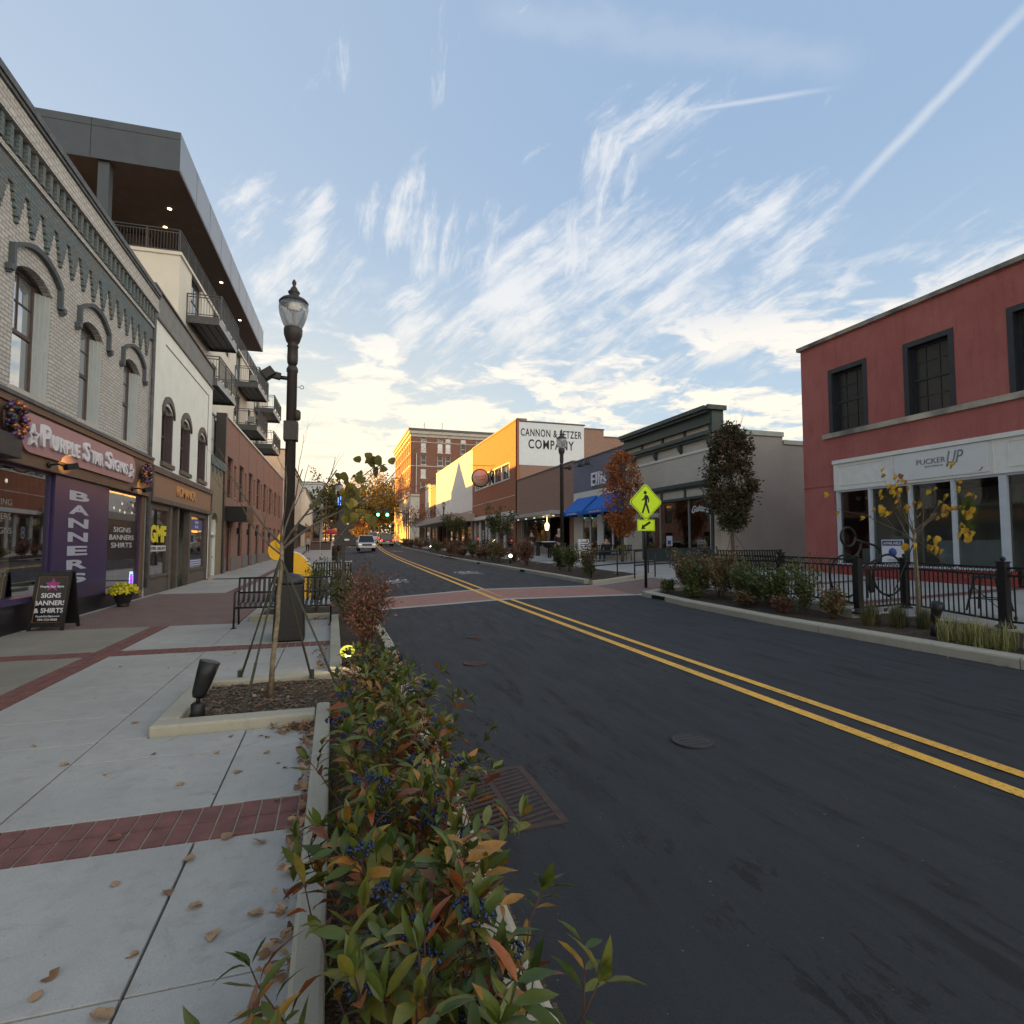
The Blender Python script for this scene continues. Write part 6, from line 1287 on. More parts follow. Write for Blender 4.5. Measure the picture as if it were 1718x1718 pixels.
# litter bin
t = thing('litter_bin', 'black square litter bin with a domed hood in front of the bench', 'bin', (-.64, 9.68, .13))
mb = MB(); n = 4
def frus(mb, cx, cy, z0, z1, a0, a1): mb.add([(cx+sx*a, cy+sy*a, z) for z, a in ((z0, a0), (z1, a1)) for sx, sy in ((-1, -1), (1, -1), (1, 1), (-1, 1))], [(0, 3, 2, 1), (4, 5, 6, 7), (0, 1, 5, 4), (1, 2, 6, 5), (2, 3, 7, 6), (3, 0, 4, 7)])
frus(mb, -.64, 9.68, .13, 1.02, .235, .20); mb.build('body', M['blackmetal'], t, bevel=.03)
mb = MB(); mb.lathe((-.64, 9.68, 1.02), [(.21, 0), (.225, .03), (.21, .08), (.15, .14), (.03, .17)], 20); mb.build('hood', mat('bin_hood', (.03, .03, .033), .5), t)
# benches made of vertical straps
def bench(x0, x1, y, z, face, lab, rz=0, m=None):
    m = m or M['blackmetal']; cx = (x0+x1)/2; t = thing('bench', lab, 'bench', (cx, y, z), 0, 'black metal strap benches')
    s_ = -face   # face=-1: sits toward the camera
    prof = [(.30, .86), (.27, .70), (.24, .52), (.20, .46), (.10, .43), (-.05, .43), (-.18, .44), (-.25, .41), (-.26, .37)]
    q = lambda p, x: (x, y+s_*-1*(-p[0]) if False else y+(p[0] if face < 0 else -p[0]), z+p[1])
    mb = MB(); n = int((x1-x0)/.085)
    for i in range(1, n): 
        x = x0+(x1-x0)*i/n; P_ = [Vector(q(p, x)) for p in prof]
        V = []; F = []
        for j, p in enumerate(P_):
            V += [p+Vector((-.024, 0, 0)), p+Vector((.024, 0, 0))]
        for j in range(len(P_)-1): F.append((2*j, 2*j+1, 2*j+3, 2*j+2))
        mb.add(V, F)
    o = mb.build('slats', m, t); so = o.modifiers.new('thick', 'SOLIDIFY'); so.thickness = .008
    mb = MB()
    for p in ((.30, .87), (.255, .60), (-.262, .365)): mb.tube([q(p, x0), q(p, x1)], .017, 8)
    mb.build('cross_rail', m, t)
    for x in (x0, x1):
        mb = MB(); mb.tube([q(p, x) for p in [(.30, .88), (.25, .55), (.22, .40), (.30, .0)]], .018, 8); mb.build('leg', m, t)
        mb = MB(); mb.tube([q(p, x) for p in [(.25, .66), (-.20, .64), (-.26, .60), (-.25, .42), (-.30, .0)]], .018, 8); mb.box(x-.04, x+.04, q((-.34, 0), x)[1] if face > 0 else q((-.34, 0), x)[1], q((-.26, 0), x)[1], z, z+.012) if face < 0 else None; mb.build('arm_rest', m, t)
    return t
bench(-1.68, -.02, 11.55, .13, -1, 'black strap bench behind the litter bin in the left foreground')
bench(-.62, .60, 20.6, .14, 1, 'black strap bench farther up the left walk beyond the yellow sculpture')
bench(9.95, 12.0, 12.6, .60, -1, 'black strap bench behind the right hand fence near the taupe wall')
bench(12.7, 14.7, 26.2, .72, 1, 'black strap bench where a man sits in front of the cream shopfront')
# yellow sculpture
t = thing('yellow_sculpture', 'bright yellow enamelled sculpture of rounded wings behind the bench and lamp', 'sculpture', (-1.0, 15, .13))
SY = 15.0
def slab2(mb, pts, y, th): mb.prism([(x, y, z) for x, z in pts], (0, th, 0))
mb = MB(); pts = [(-.98, .30), (-.98, 1.44)]+[(-.98+.56*sin(q)*1.04, .42+1.02*cos(q)) for q in [pi/2*i/14 for i in range(15)]]+[(-.52, .30)]
slab2(mb, pts, SY, .07); mb.build('large_wing', M['sculpt'], t)
rim = MB(); arc = [(-.98+.56*sin(q)*1.04, .42+1.02*cos(q)) for q in [pi/2*i/14 for i in range(15)]]
rim.tube([(x+.01, SY+.035, z+.01) for x, z in arc], .022, 6); rim.build('pale_rim', M['offwhite'], t)
mb = MB(); slab2(mb, [(-1.33+.19*cos(q), 1.50+.25*sin(q)) for q in [2*pi*i/22 for i in range(22)]], SY, .07); mb.build('small_lobe', M['sculpt'], t)
mb = MB(); slab2(mb, [(-1.22+.09*cos(q), 1.72+.20*sin(q)) for q in [2*pi*i/22 for i in range(22)]], SY-.08, .07); mb.build('upright_lobe', M['sculpt'], t)
mb = MB(); slab2(mb, [(-1.33+.20*cos(q), 1.50+.265*sin(q)) for q in [pi/2+pi*i/14 for i in range(15)]], SY+.075, .03); mb.build('rusty_edge', M['rust'], t)
mb = MB(); mb.tube([(-1.05, SY+.1, .13), (-1.05, SY+.1, 1.75)], .05, 8); mb.build('post', M['blackmetal'], t)
# kiosk style directory post
t = thing('directory_sign', 'dark gabled directory sign on a single post beside the left kerb', 'sign', (.28, 17.5, .13)); kx, ky = .30, 17.3
mb = MB(); mb.box(kx-.045, kx+.045, ky-.045, ky+.045, .10, 2.5); mb.build('post', M['bronze'], t)
mb = MB(); mb.box(kx-.27, kx+.30, ky-.05, ky+.05, 1.60, 1.92); mb.build('lower_panel', M['bronze'], t, bevel=.005)
mb = MB(); mb.prism([(kx-.24, ky-.06, 1.93), (kx+.24, ky-.06, 1.93), (kx, ky-.06, 1.96+.22)], (0, .12, 0)); mb.prism([(kx-.31, ky-.07, 2.12), (kx-.17, ky-.07, 2.34), (kx+.17, ky-.07, 2.34), (kx+.31, ky-.07, 2.12), (kx+.22, ky-.07, 2.10), (kx, ky-.07, 2.0), (kx-.22, ky-.07, 2.10)], (0, .14, 0)); mb.prism([(kx-.16, ky-.05, 2.345), (kx+.16, ky-.05, 2.345), (kx+.14, ky-.05, 2.62), (kx, ky-.05, 2.78), (kx-.14, ky-.05, 2.62)], (0, .10, 0)); mb.build('gabled_top', M['bronze'], t)
for z, w in ((2.22, .09), (1.75, .10)): mb = MB(); mb.box(kx+.02, kx+.02+w*1.3, ky-.075, ky-.07, z, z+.05); mb.build('sticker', M['offwhite'], t)
# foreground up-light on its stake
def uplight(x, y, z, lab, h=.45, dirv=(.35, .15, 1), lit=None, group='ground spotlights'):
    t = thing('ground_spotlight', lab, 'spotlight', (x, y, z), 0, group); mb = MB(); mb.lathe((x, y, z), [(.055, 0), (.06, .005), (.055, h*.33), (.04, h*.36)], 14); mb.build('base', M['blackmetal'], t)
    mb = MB(); d = Vector(dirv).normalized(); p0 = Vector((x, y, z+h*.36)); mb.tube([p0, p0+Vector((0, 0, .05))], .018, 8); mb.build('knuckle', M['blackmetal'], t)
    c = p0+Vector((0, 0, .05)); mb = MB(); mb.tube([c-d*.01, c+d*.03, c+d*.18, c+d*.30, c+d*.301], [.045, .06, .075, .085, .07], 18); mb.build('head', M['blackmetal'], t)
    mb = MB(); mb.tube([c+d*.285, c+d*.29], [.068, .068], 18); mb.build('lens', lit or M['galv'], t); return t
uplight(-1.08, 5.50, .13, 'black tilted ground spotlight at the corner of the tree pit', .46, (.28, .05, 1))
uplight(8.95, 6.45, .22, 'black ground spotlight under the yellow leaved tree', .52, (-.1, -.3, 1))
t = thing('ground_spotlight', 'glowing yellow ground spotlight beside the red bush', 'spotlight', (.21, 7.15, .12), 0, 'ground spotlights')
mb = MB(); mb.tube([(.21, 7.15, .12), (.21, 7.15, .26)], .02, 8); mb.build('stem', M['blackmetal'], t)
mb = MB(); d = Vector((-.15, -.62, .7)).normalized(); c = Vector((.21, 7.18, .25)); mb.tube([c, c+d*.05, c+d*.14, c+d*.17], [.04, .075, .09, .088], 20, cap=False); o = mb.build('shade', mat('olive_shade', (.12, .14, .03), .5), t)
mb = MB(); mb.ball(c+d*.10, .036, 12); mb.build('lit_bulb', emit('yellow_bulb', (1, .82, .35), 2.5), t)
l = bpy.data.lights.new('bulb_glow', 'POINT'); l.energy = 1.2; l.color = (1, .75, .25); l.shadow_soft_size = .03; lo = bpy.data.objects.new('bulb_glow', l); C.objects.link(lo); lo.parent = t; lo.location = (c+d*.24)-t.location
for x, y, lab in ((8.95, 28.5, 'lit white ground light low in the right bed before the brown brick shop'), (9.9, 60, 'lit white ground light far along the right bed')):
    t = thing('ground_light', lab, 'ground light', (x, y, itp(y, *GR)+.2)); mb = MB(); z = itp(y, *GR)+.2; mb.tube([(x, y, z), (x, y, z+.35)], .05, 8); mb.build('stake', M['blackmetal'], t); mb = MB(); mb.ball((x, y-.02, z+.42), .09, 10); mb.build('lit_globe', E_white, t)

# pedestrian crossing sign
t = thing('crossing_sign', 'fluorescent yellow diamond pedestrian sign with a small arrow plate on a black post', 'road sign', (9.1, 15.2, .3)); px, py = 9.1, 15.2
mb = MB(); mb.tube([(px, py, .2), (px, py, 3.3)], .045, 12); mb.build('post', M['blackmetal'], t)
def diamond(r, d, nm, m, th=.004):
    mb = MB(); P_ = []; c = r*.09
    for a in (0, 90, 180, 270):
        for s_ in (-1, 1): ang = R(a+s_*4.5); P_.append((px+r*cos(ang), py-d, 2.93+r*sin(ang)))
    mb.prism(P_, (0, -th, 0)); mb.build(nm, m, t)
diamond(.54, .05, 'diamond_plate', M['fluoro']); diamond(.505, .0545, 'black_border', M['black'], .002); diamond(.485, .057, 'diamond_face', M['fluoro'], .002)
def flat(mb, pts, y=py-.0595, s=1.0, ox=px, oz=2.93): mb.prism([(ox+a*s, y, oz+b*s) for a, b in pts], (0, -.003, 0))
mb = MB(); flat(mb, [(-.02+.055*cos(q), .29+.055*sin(q)) for q in [2*pi*i/14 for i in range(14)]]); 
flat(mb, [(-.03, .22), (.04, .22), (.09, .17), (.12, .05), (.10, -.02), (.07, -.01), (.075, .06), (.05, .11), (.045, -.05), (.09, -.18), (.13, -.33), (.08, -.35), (.03, -.20), (-.01, -.09), (-.04, -.20), (-.10, -.35), (-.155, -.33), (-.09, -.16), (-.045, -.02), (-.04, .09), (-.07, .06), (-.14, .04), (-.145, .075), (-.09, .10)]); mb.build('walking_figure', M['black'], t)
mb = MB(); mb.box(px-.30, px+.30, py-.055, py-.05, 2.05, 2.39); mb.build('arrow_plate', M['fluoro'], t)
mb = MB(); flat(mb, [(-.17, -.12), (-.02, -.11), (-.06, -.06), (.16, .07), (.12, .13), (-.09, .0), (-.13, .035)], py-.056, 1, px, 2.22); mb.build('arrow', M['black'], t)
mb = MB(); 
for q in ((px-.28, px+.28, 2.07, 2.075), (px-.28, px+.28, 2.365, 2.37), (px-.28, px-.275, 2.075, 2.365), (px+.275, px+.28, 2.075, 2.365)): mb.box(q[0], q[1], py-.058, py-.0555, q[2], q[3])
mb.build('plate_border', M['black'], t)

# handrails by the ramp
def handrail(pts, lab, zf, h=.88):
    t = thing('handrail', lab, 'handrail', (*pts[0], zf(*pts[0])), 0, 'black pipe handrails by the ramp')
    P_ = [Vector((x, y, zf(x, y))) for x, y in pts]
    for q, nm in ((h, 'top_rail'), (h*.48, 'middle_rail')): mb = MB(); mb.tube([p+Vector((0, 0, q)) for p in P_], .022, 8); mb.build(nm, M['blackmetal'], t)
    for p in P_: mb = MB(); mb.tube([p, p+Vector((0, 0, h))], .024, 8); mb.build('upright', M['blackmetal'], t)
handrail([(8.75, 18.3), (9.9, 18.5), (11.3, 18.7), (12.7, 18.9)], 'black pipe handrail on the far side of the brick ramp', rw_z)
handrail([(9.75, 17.0), (10.6, 17.1), (11.9, 17.2), (13.3, 17.3)], 'black pipe handrail on the near side of the brick ramp', rw_z, .92)
# fence panels with rings under the top rail
zf_ = lambda i: .44 if i < 2 else .36
for i in range(5):
    a = Vector((*FP[i], 0)); b = Vector((*FP[i+1], 0)); z = zf_(i)+.0; Ln = (b-a).length; d = (b-a)/Ln
    names = ['fence panel nearest the ramp at the left end', 'fence panel behind the leafy shrubs', 'fence panel between the two posts by the yellow leaved tree', 'fence panel right of the yellow leaved tree', 'fence panel running out of the picture at the right edge']
    t = thing('metal_fence', 'black ring topped '+names[i], 'fence', (a.x, a.y, z), 0, 'black ring topped fence panels')
    mb = MB()
    for q in (.92, .80, .10): mb.bar(a+Vector((0, 0, z+q)), b+Vector((0, 0, z+q)), .032, .032)
    mb.build('rails', M['blackmetal'], t)
    mb = MB(); n = int(Ln/.13)
    for k in range(1, n): p = a+d*(Ln*k/n); mb.bar(p+Vector((0, 0, z+.10)), p+Vector((0, 0, z+.92 if False else z+.80)), .017)
    mb.build('pickets', M['blackmetal'], t)
    mb = MB()
    for k in range(n):
        p = a+d*(Ln*(k+.5)/n)+Vector((0, 0, z+.86)); mb.tube([p+d*(.045*cos(q))+Vector((0, 0, .045*sin(q))) for q in [2*pi*j/10 for j in range(11)]], .007, 4)
    mb.build('rings', M['blackmetal'], t)
plabs = ['slim fence post at the ramp end', 'fence post behind the leafy shrubs', 'stout ball topped fence post left of the bicycle rack wheel', 'stout fence post directly behind the yellow leaved tree', 'stout fence post near the right edge of the picture']
for i in range(5):
    x, y = FP[i]; z = zf_(i); t = thing('fence_post', 'black '+plabs[i], 'post', (x, y, z), 0, 'black fence posts'); w = .06
    mb = MB(); mb.box(x-w, x+w, y-w, y+w, z, z+1.0); mb.build('shaft', M['blackmetal'], t, bevel=.006); mb = MB(); mb.lathe((x, y, z), [(.13, 0), (.13, .03), (.09, .05), (.085, .1)], 14); mb.build('foot', M['blackmetal'], t)
    mb = MB(); mb.box(x-w-.01, x+w+.01, y-w-.01, y+w+.01, z+1.0, z+1.02); mb.ball((x, y, z+1.06), .04, 10); mb.build('finial', M['blackmetal'], t)
# bicycle shaped rack of bent pipe
t = thing('bicycle_rack', 'black bent pipe bicycle rack shaped like a crouching cyclist behind the fence', 'bike rack', (11, 9.3, .5)); ry = 9.25; oz = .50
m = M['blackmetal']
def ring(cx, cz, r, nm, e=1.0): mb = MB(); mb.tube([(cx+r*cos(q), ry, cz+r*sin(q)*e) for q in [2*pi*j/28 for j in range(29)]], .024, 8); mb.build(nm, m, t)
ring(11.52, .98, .44, 'wheel'); ring(10.33, .98, .44, 'wheel'); ring(10.42, 1.80, .20, 'head_ring')
mb = MB(); mb.tube([(10.61, ry, 1.74), (10.8, ry, 1.70), (11.15, ry, 1.62), (11.30, ry, 1.52), (11.32, ry, 1.42), (11.2, ry, 1.32), (10.95, ry, 1.22), (10.75, ry, 1.12)], .024, 8); mb.build('body_curve', m, t)
mb = MB(); mb.tube([(10.78, ry, 1.69), (10.74, ry, 1.52), (10.62, ry, 1.40), (10.45, ry, 1.35)], .022, 8); mb.build('arm_curve', m, t)
mb = MB(); mb.prism([(10.93, ry-.02, 1.12), (11.05, ry-.02, .9), (11.08, ry-.02, .62), (10.98, ry-.02, .60), (10.88, ry-.02, .95)], (0, .04, 0)); mb.build('pedal_plate', m, t)
mb = MB(); mb.tube([(10.9, ry, .5), (10.9, ry, 1.0)], .024, 8); mb.tube([(11.52, ry, .5), (11.52, ry, .55)], .03, 8); mb.build('mount', m, t)
# metal stools / cafe chairs
def stool(x, y, z, rz, lab, h=.62):
    t = thing('metal_stool', lab, 'stool', (x, y, z), 0, 'black metal stools'); ca, sa = cos(rz), sin(rz); q = lambda a, b, c: (x+ca*a-sa*b, y+sa*a+ca*b, z+c)
    mb = MB(); frus(mb, x, y, z+h-.05, z+h, .19, .165); mb.build('seat', M['blackmetal'], t, bevel=.012)
    for sx in (-1, 1):
        for sy in (-1, 1):
            mb = MB(); a0 = Vector(q(sx*.16, sy*.16, h-.05)); a1 = Vector(q(sx*.25, sy*.25, 0)); wd = Vector(q(-sx*.09, 0, 0))-Vector(q(0, 0, 0)); wd1 = Vector(q(-sx*.04, 0, 0))-Vector(q(0, 0, 0)); mb.add([a0, a0+wd, a1+wd1, a1, a0+Vector((0, .02, 0)), a0+wd+Vector((0, .02, 0)), a1+wd1+Vector((0, .02, 0)), a1+Vector((0, .02, 0))], [(0, 1, 2, 3), (4, 5, 6, 7), (0, 1, 5, 4), (1, 2, 6, 5), (2, 3, 7, 6), (3, 0, 4, 7)]); mb.build('leg', M['blackmetal'], t)
    mb = MB()
    for s_ in (-1, 1): mb.bar(q(-.2, s_*.2, h*.35), q(.2, s_*.2, h*.35), .018); mb.bar(q(s_*.2, -.2, h*.35), q(s_*.2, .2, h*.35), .018)
    mb.build('stretcher', M['blackmetal'], t)
    return t
stool(11.0, 6.95, .48, .2, 'black metal stool with splayed legs behind the right fence panel'); stool(11.15, 6.05, .48, .5, 'black metal stool partly cut by the right edge of the picture', .85)
# A-frame board, tables and people on the far right walk
t = thing('easel_sign', 'white folding menu board on the right walk near the blue awning', 'sign', (12.5, 27, .75)); z = .75
mb = MB(); mb.prism([(12.15, 26.8, z), (12.85, 26.8, z), (12.8, 27.0, z+1.15), (12.2, 27.0, z+1.15)], (0, .03, 0)); mb.build('front_leaf', M['offwhite'], t); mb = MB(); mb.prism([(12.15, 27.3, z), (12.85, 27.3, z), (12.8, 27.06, z+1.15), (12.2, 27.06, z+1.15)], (0, .03, 0)); mb.build('rear_leaf', M['offwhite'], t)
mb = MB()
for i in range(7): zz_ = z+.25+i*.12; yy_ = 26.8+.2*(zz_-z)/1.15-.006; w = rnd(.12, .25); mb.box(12.5-w, 12.5+w, yy_-.004, yy_, zz_, zz_+.045)
mb.build('chalk_marks', M['bluepanel'], t)
mum(14.3, 27.9, 1.1, 1.0, 'left yellow mum on the ledge behind the seated man', potm=M['brown']); mum(15.2, 27.9, 1.1, 1.0, 'right yellow mum on the ledge beside the orange maple', potm=M['brown'])
mb = MB(); mb.box(13.9, 15.7, 27.7, 28.1, .7, 1.1); tag(mb.build('planter_wall', M['kerb']), 'low pale ledge carrying two yellow mums', 'ledge')
mum(12.6, 90, 2.0, 1.6, 'bushy golden planting by the pale stone bank base')
for x, y, lab in ((13.4, 38.0, 'tall cafe table with an orange base under the restaurant canopy'), (13.2, 33.5, 'white topped round cafe table beside the street lamp')):
    z = rw_z(x, y); t = thing('cafe_table', lab, 'table', (x, y, z)); mb = MB(); mb.box(x-.9, x+.9, y-.35, y+.35, z+1.02, z+1.08) if x > 13.3 else mb.lathe((x, y, z), [(.5, .72), (.5, .76)], 20); mb.build('top', M['wood2'] if x > 13.3 else M['lettering'], t)
    for s_ in (-1, 1): mb = MB(); mb.box(x+s_*.6-.04, x+s_*.6+.04, y-.3, y+.3, z, z+1.02) if x > 13.3 else mb.tube([(x+s_*.02, y, z), (x+s_*.02, y, z+.72)], .03, 8); mb.build('leg', M['bronze'] if s_ < 0 else M['blackmetal'], t)
t = thing('street_heater', 'round black kettle barbecue stand with a pale rim near the standing man', 'stand', (11.9, 30.5, .85)); mb = MB(); mb.lathe((11.9, 30.5, .85), [(.05, 0), (.05, .55), (.3, .62), (.38, .85), (.40, .9)], 18); mb.build('body', M['blackmetal'], t); mb = MB(); mb.lathe((11.9, 30.5, .85), [(.40, .9), (.42, .92), (.40, .95)], 18); mb.build('rim', M['lettering'], t)

# people: one continuous skinned body, clothes and hair as parts
def body_mesh(nm, verts, edges, rad, m, parent, root=0, sub=2):
    me = bpy.data.meshes.new('b'); me.from_pydata(verts, edges, []); o = bpy.data.objects.new('b', me); C.objects.link(o)
    o.modifiers.new('s', 'SKIN'); sk = me.skin_vertices[0].data if me.skin_vertices else None
    if sk is None: me.skin_vertices.new() if hasattr(me.skin_vertices, 'new') else None; sk = me.skin_vertices[0].data
    for i, r_ in enumerate(rad): sk[i].radius = (r_, r_) if not isinstance(r_, tuple) else r_; sk[i].use_root = (i == root)
    sb = o.modifiers.new('u', 'SUBSURF'); sb.levels = sub; sb.render_levels = sub
    dg = bpy.context.evaluated_depsgraph_get(); me2 = bpy.data.meshes.new_from_object(o.evaluated_get(dg)); bpy.data.objects.remove(o)
    me2.name = nm; me2.materials.clear(); me2.materials.append(m)
    for p in me2.polygons: p.use_smooth = True
    o2 = bpy.data.objects.new(nm, me2); C.objects.link(o2); o2.parent = parent; return o2
def person(x, y, z, rz, lab, top, legs, hair, pose='stand', hat=False):
    t = thing('person', lab, 'person', (x, y, z), 0); t.rotation_euler = (0, 0, rz if abs(rz) > .01 else .011)
    # y forward in local space; 0 pelvis
    sit = pose == 'sit'; P0 = .95 if not sit else .50
    st = .30 if pose == 'walk' else .0
    v = [(0, 0, P0), (0, .0, P0+.22), (0, .0, P0+.45), (0, .02, P0+.56), (0, .03, P0+.66), (0, .04, P0+.77)]
    e = [(0, 1), (1, 2), (2, 3), (3, 4), (4, 5)]; r = [(.15, .11), (.13, .10), (.17, .105), (.065, .06), (.085, .095), (.075, .085)]
    for s_ in (-1, 1):
        b = len(v); stp = st*s_
        if sit: v += [(s_*.10, .06, P0-.02), (s_*.13, .46, P0-.0), (s_*.13, .50, P0-.42), (s_*.13, .62, P0-.45)]
        else: v += [(s_*.095, 0, P0-.10), (s_*.10, stp*.55+.03, P0-.48), (s_*.10, stp, P0-.86), (s_*.11, stp+.15, P0-.90)]
        e += [(0, b), (b, b+1), (b+1, b+2), (b+2, b+3)]; r += [.095, .062, .042, .035]
        b = len(v)
        if sit: v += [(s_*.19, .0, P0+.43), (s_*.24, .10, P0+.20), (s_*.18, .32, P0+.12), (s_*.15, .40, P0+.12)]
        else: v += [(s_*.19, 0, P0+.43), (s_*.25, -.02-stp*.3, P0+.15), (s_*.25, .12-stp*.5, P0-.08), (s_*.25, .15-stp*.5, P0-.17)]
        e += [(2, b), (b, b+1), (b+1, b+2), (b+2, b+3)]; r += [.062, .046, .036, .036]
    body_mesh('body', v, e, r, M['skin'], t)
    # coat and trousers: the same chains, slightly fuller
    vi = [0, 1, 2]+[i for i in (10, 11, 12, 18, 19, 20)]
    vv = [v[0], v[1], v[2]]; ee = [(0, 1), (1, 2)]; rr_ = [(.17, .13), (.155, .12), (.185, .12)]
    for q in (10, 18):
        b = len(vv); vv += [v[q], v[q+1], tuple(Vector(v[q+2])*.9+Vector(v[q+1])*.1)]; ee += [(2, b), (b, b+1), (b+1, b+2)]; rr_ += [.075, .06, .05]
    body_mesh('coat', vv, ee, rr_, top, t)
    vv = [tuple(Vector(v[0])+Vector((0, 0, .02)))]; ee = []; rr_ = [(.165, .125)]
    for q in (6, 14):
        b = len(vv); vv += [v[q], v[q+1], tuple(Vector(v[q+2])*.95+Vector(v[q+1])*.05)]; ee += [(0, b), (b, b+1), (b+1, b+2)]; rr_ += [.11, .078, .06]
    body_mesh('trousers', vv, ee, rr_, legs, t)
    mb = MB(); c = v[5]; mb.ball((c[0], c[1]-.025, c[2]+.005), .105, 14, 1.08); 
    mb.build('hair', hair, t, local=True)
    for q in (9, 17): mb = MB(); p = v[q]; mb.box(p[0]-.045, p[0]+.045, p[1]-.17, p[1]+.08, p[2]-.05, p[2]+.03); mb.build('shoe', M['black'], t, local=True, bevel=.02)
    mb = MB(); mb.ball((c[0], c[1]+.085, c[2]-.01), .016, 6); 
    for s_ in (-1, 1): mb.ball((s_*.035, c[1]+.075, c[2]+.015), .010, 6)
    mb.build('face_features', M['skin'], t, local=True)
dk = mat('dark_coat', (.022, .022, .028), .9); dk2 = mat('black_trousers', (.015, .015, .018), .9); lb = mat('pale_blue_top', (.30, .36, .42), .9); gh = mat('grey_hair', (.35, .33, .30), .9); bh = mat('brown_hair', (.05, .03, .02), .9); jn = mat('jeans', (.05, .07, .12), .9)
person(-2.75, 68, sz(68), pi, 'person in a pale blue top walking far along the left walk', lb, dk2, bh, 'walk')
person(13.0, 31.6, rw_z(13, 31.6), pi-.3, 'grey haired person in a dark coat standing right of the street lamp', dk, dk2, gh)
person(12.4, 34.8, rw_z(12.4, 34.8), .4, 'person in a black jacket standing at the cafe table left of the street lamp', dk, jn, bh)
person(13.5, 26.35, .72, .05, 'man in a dark cap and grey jacket seated on the far bench, seen from behind', mat('grey_jacket', (.05, .045, .055), .9), jn, mat('dark_cap', (.02, .018, .02), .9), 'sit')

# cars
def car(x, y, z, rz, lab, col, kind='suv', lit=False, group='cars on the road ahead'):
    t = thing('parked_car' if False else 'car', lab, 'car', (x, y, z), rz if abs(rz) > .01 else .011, group); m = noisy('car_paint', col, tuple(c*.92 for c in col), 1, .25, 0, spec=.6)
    L, Wd = 4.6, 1.84; H = {'suv': 1.72, 'pickup': 1.8, 'sedan': 1.45}[kind]; hb = .98 if kind != 'sedan' else .85
    # front is +Y in local space
    body = [(-2.3, .38), (-2.3, .80), (-2.22, hb), (.95, hb), (2.05, hb-.12), (2.28, hb-.30), (2.3, .38)]
    cab = {'suv': [(-2.15, hb), (-1.95, H-.08), (-1.7, H), (.05, H), (.30, H-.06), (1.0, hb)], 'pickup': [(-.75, hb), (-.70, H-.05), (.35, H), (1.05, hb)], 'sedan': [(-1.85, hb), (-1.0, H-.03), (-.7, H), (.15, H), (1.1, hb)]}[kind]
    mb = MB(); n = len(body); ins = .06
    V = []; 
    for sx in (-1, 1): V += [(sx*Wd/2, yy, zz_) for yy, zz_ in body]
    mb.add(V, [tuple(range(n)), tuple(range(n, 2*n))[::-1]]+[(i, n+i, n+(i+1) % n, (i+1) % n) for i in range(n)]); mb.build('body', m, t, local=True, bevel=.07)
    mb = MB(); V = []
    for sx in (-1, 1): V += [(sx*(Wd/2-.05-(.16 if zz_ > hb+.1 else 0)), yy, zz_) for yy, zz_ in cab]
    n = len(cab); mb.add(V, [tuple(range(n)), tuple(range(n, 2*n))[::-1]]+[(i, n+i, n+(i+1) % n, (i+1) % n) for i in range(n)]); cb = mb.build('cabin', M['carglass'], t, local=True, bevel=.02)
    tops = [p for p in cab if p[1] > H-.1]; y0, y1 = tops[0][0]+.03, tops[-1][0]-.03
    mb = MB(); mb.box(-Wd/2+.20, Wd/2-.20, y0, y1, H-.05, H+.025)
    for sx in (-1, 1):
        for (a, b) in ((cab[0], tops[0]), (cab[-1], tops[-1])): mb.bar((sx*(Wd/2-.06), a[0], a[1]), (sx*(Wd/2-.21), b[0], b[1]), .07, .06)
    mb.build('roof', m, t, local=True, bevel=.02)
    for sx in (-1, 1):
        for yy in (-1.42, 1.42):
            w = MB(); w.lathe((sx*(Wd/2-.12), yy, .34), [(.30, -.13), (.34, -.10), (.34, .10), (.30, .13)], 20, 'x'); o = w.build('wheel', M['tyre'], t, local=True); w = MB(); w.lathe((sx*(Wd/2-.10), yy, .34), [(.19, -.12), (.21, .12)], 14, 'x'); w.build('rim', M['chrome'], o, local=True)
        w = MB(); w.box(sx*.72-.17, sx*.72+.17, 2.22, 2.31, .66, .80); w.build('headlight', E_head if lit else M['chrome'], t, local=True)
        w = MB(); w.box(sx*.80-.09, sx*.80+.09, -2.32, -2.25, .72, .98); w.build('tail_light', E_red if lit == 2 else mat('red_lens', (.3, .01, .01), .2), t, local=True)
        w = MB(); w.box(sx*(Wd/2+.08)-.09, sx*(Wd/2+.08)+.09, .85, .98, hb+.02, hb+.16); w.build('mirror', m, t, local=True)
    w = MB(); w.box(-.5, .5, 2.25, 2.315, .60, .78); w.build('grille', M['black'], t, local=True); w = MB(); w.box(-.85, .85, 2.20, 2.36, .36, .54); w.build('front_bumper', m, t, local=True, bevel=.03)
    w = MB(); w.box(-.85, .85, -2.36, -2.20, .36, .56); w.build('rear_bumper', M['galv'] if kind == 'pickup' else m, t, local=True, bevel=.03); w = MB(); w.box(-.26, .26, -2.375, -2.36, .60, .74); w.build('number_plate', M['offwhite'], t, local=True)
    return t
car(3.45, 64, itp(64, *GC)-.06, pi, 'silver white sport utility car driving toward the camera', (.50, .52, .55), 'suv')
car(7.35, 84, itp(84, *GC)-.12, 0, 'dark red pickup seen from behind in the right lane', (.14, .018, .018), 'pickup', 2)
car(7.9, 96, itp(95, *GC), 0, 'white sport utility car ahead of the dark red pickup', (.62, .62, .62), 'suv', 2)
car(3.3, 93, itp(93, *GL)+.05, pi, 'dark car with bright headlights behind the silver one', (.04, .05, .05), 'sedan', 1); car(2.4, 105, itp(105, *GL)+.1, pi, 'pale car waiting at the left kerb with headlights on', (.5, .5, .48), 'suv', 1)
car(7.2, 112, itp(112, *GC), 0, 'small white car beyond the traffic lights', (.6, .6, .6), 'suv', 2)
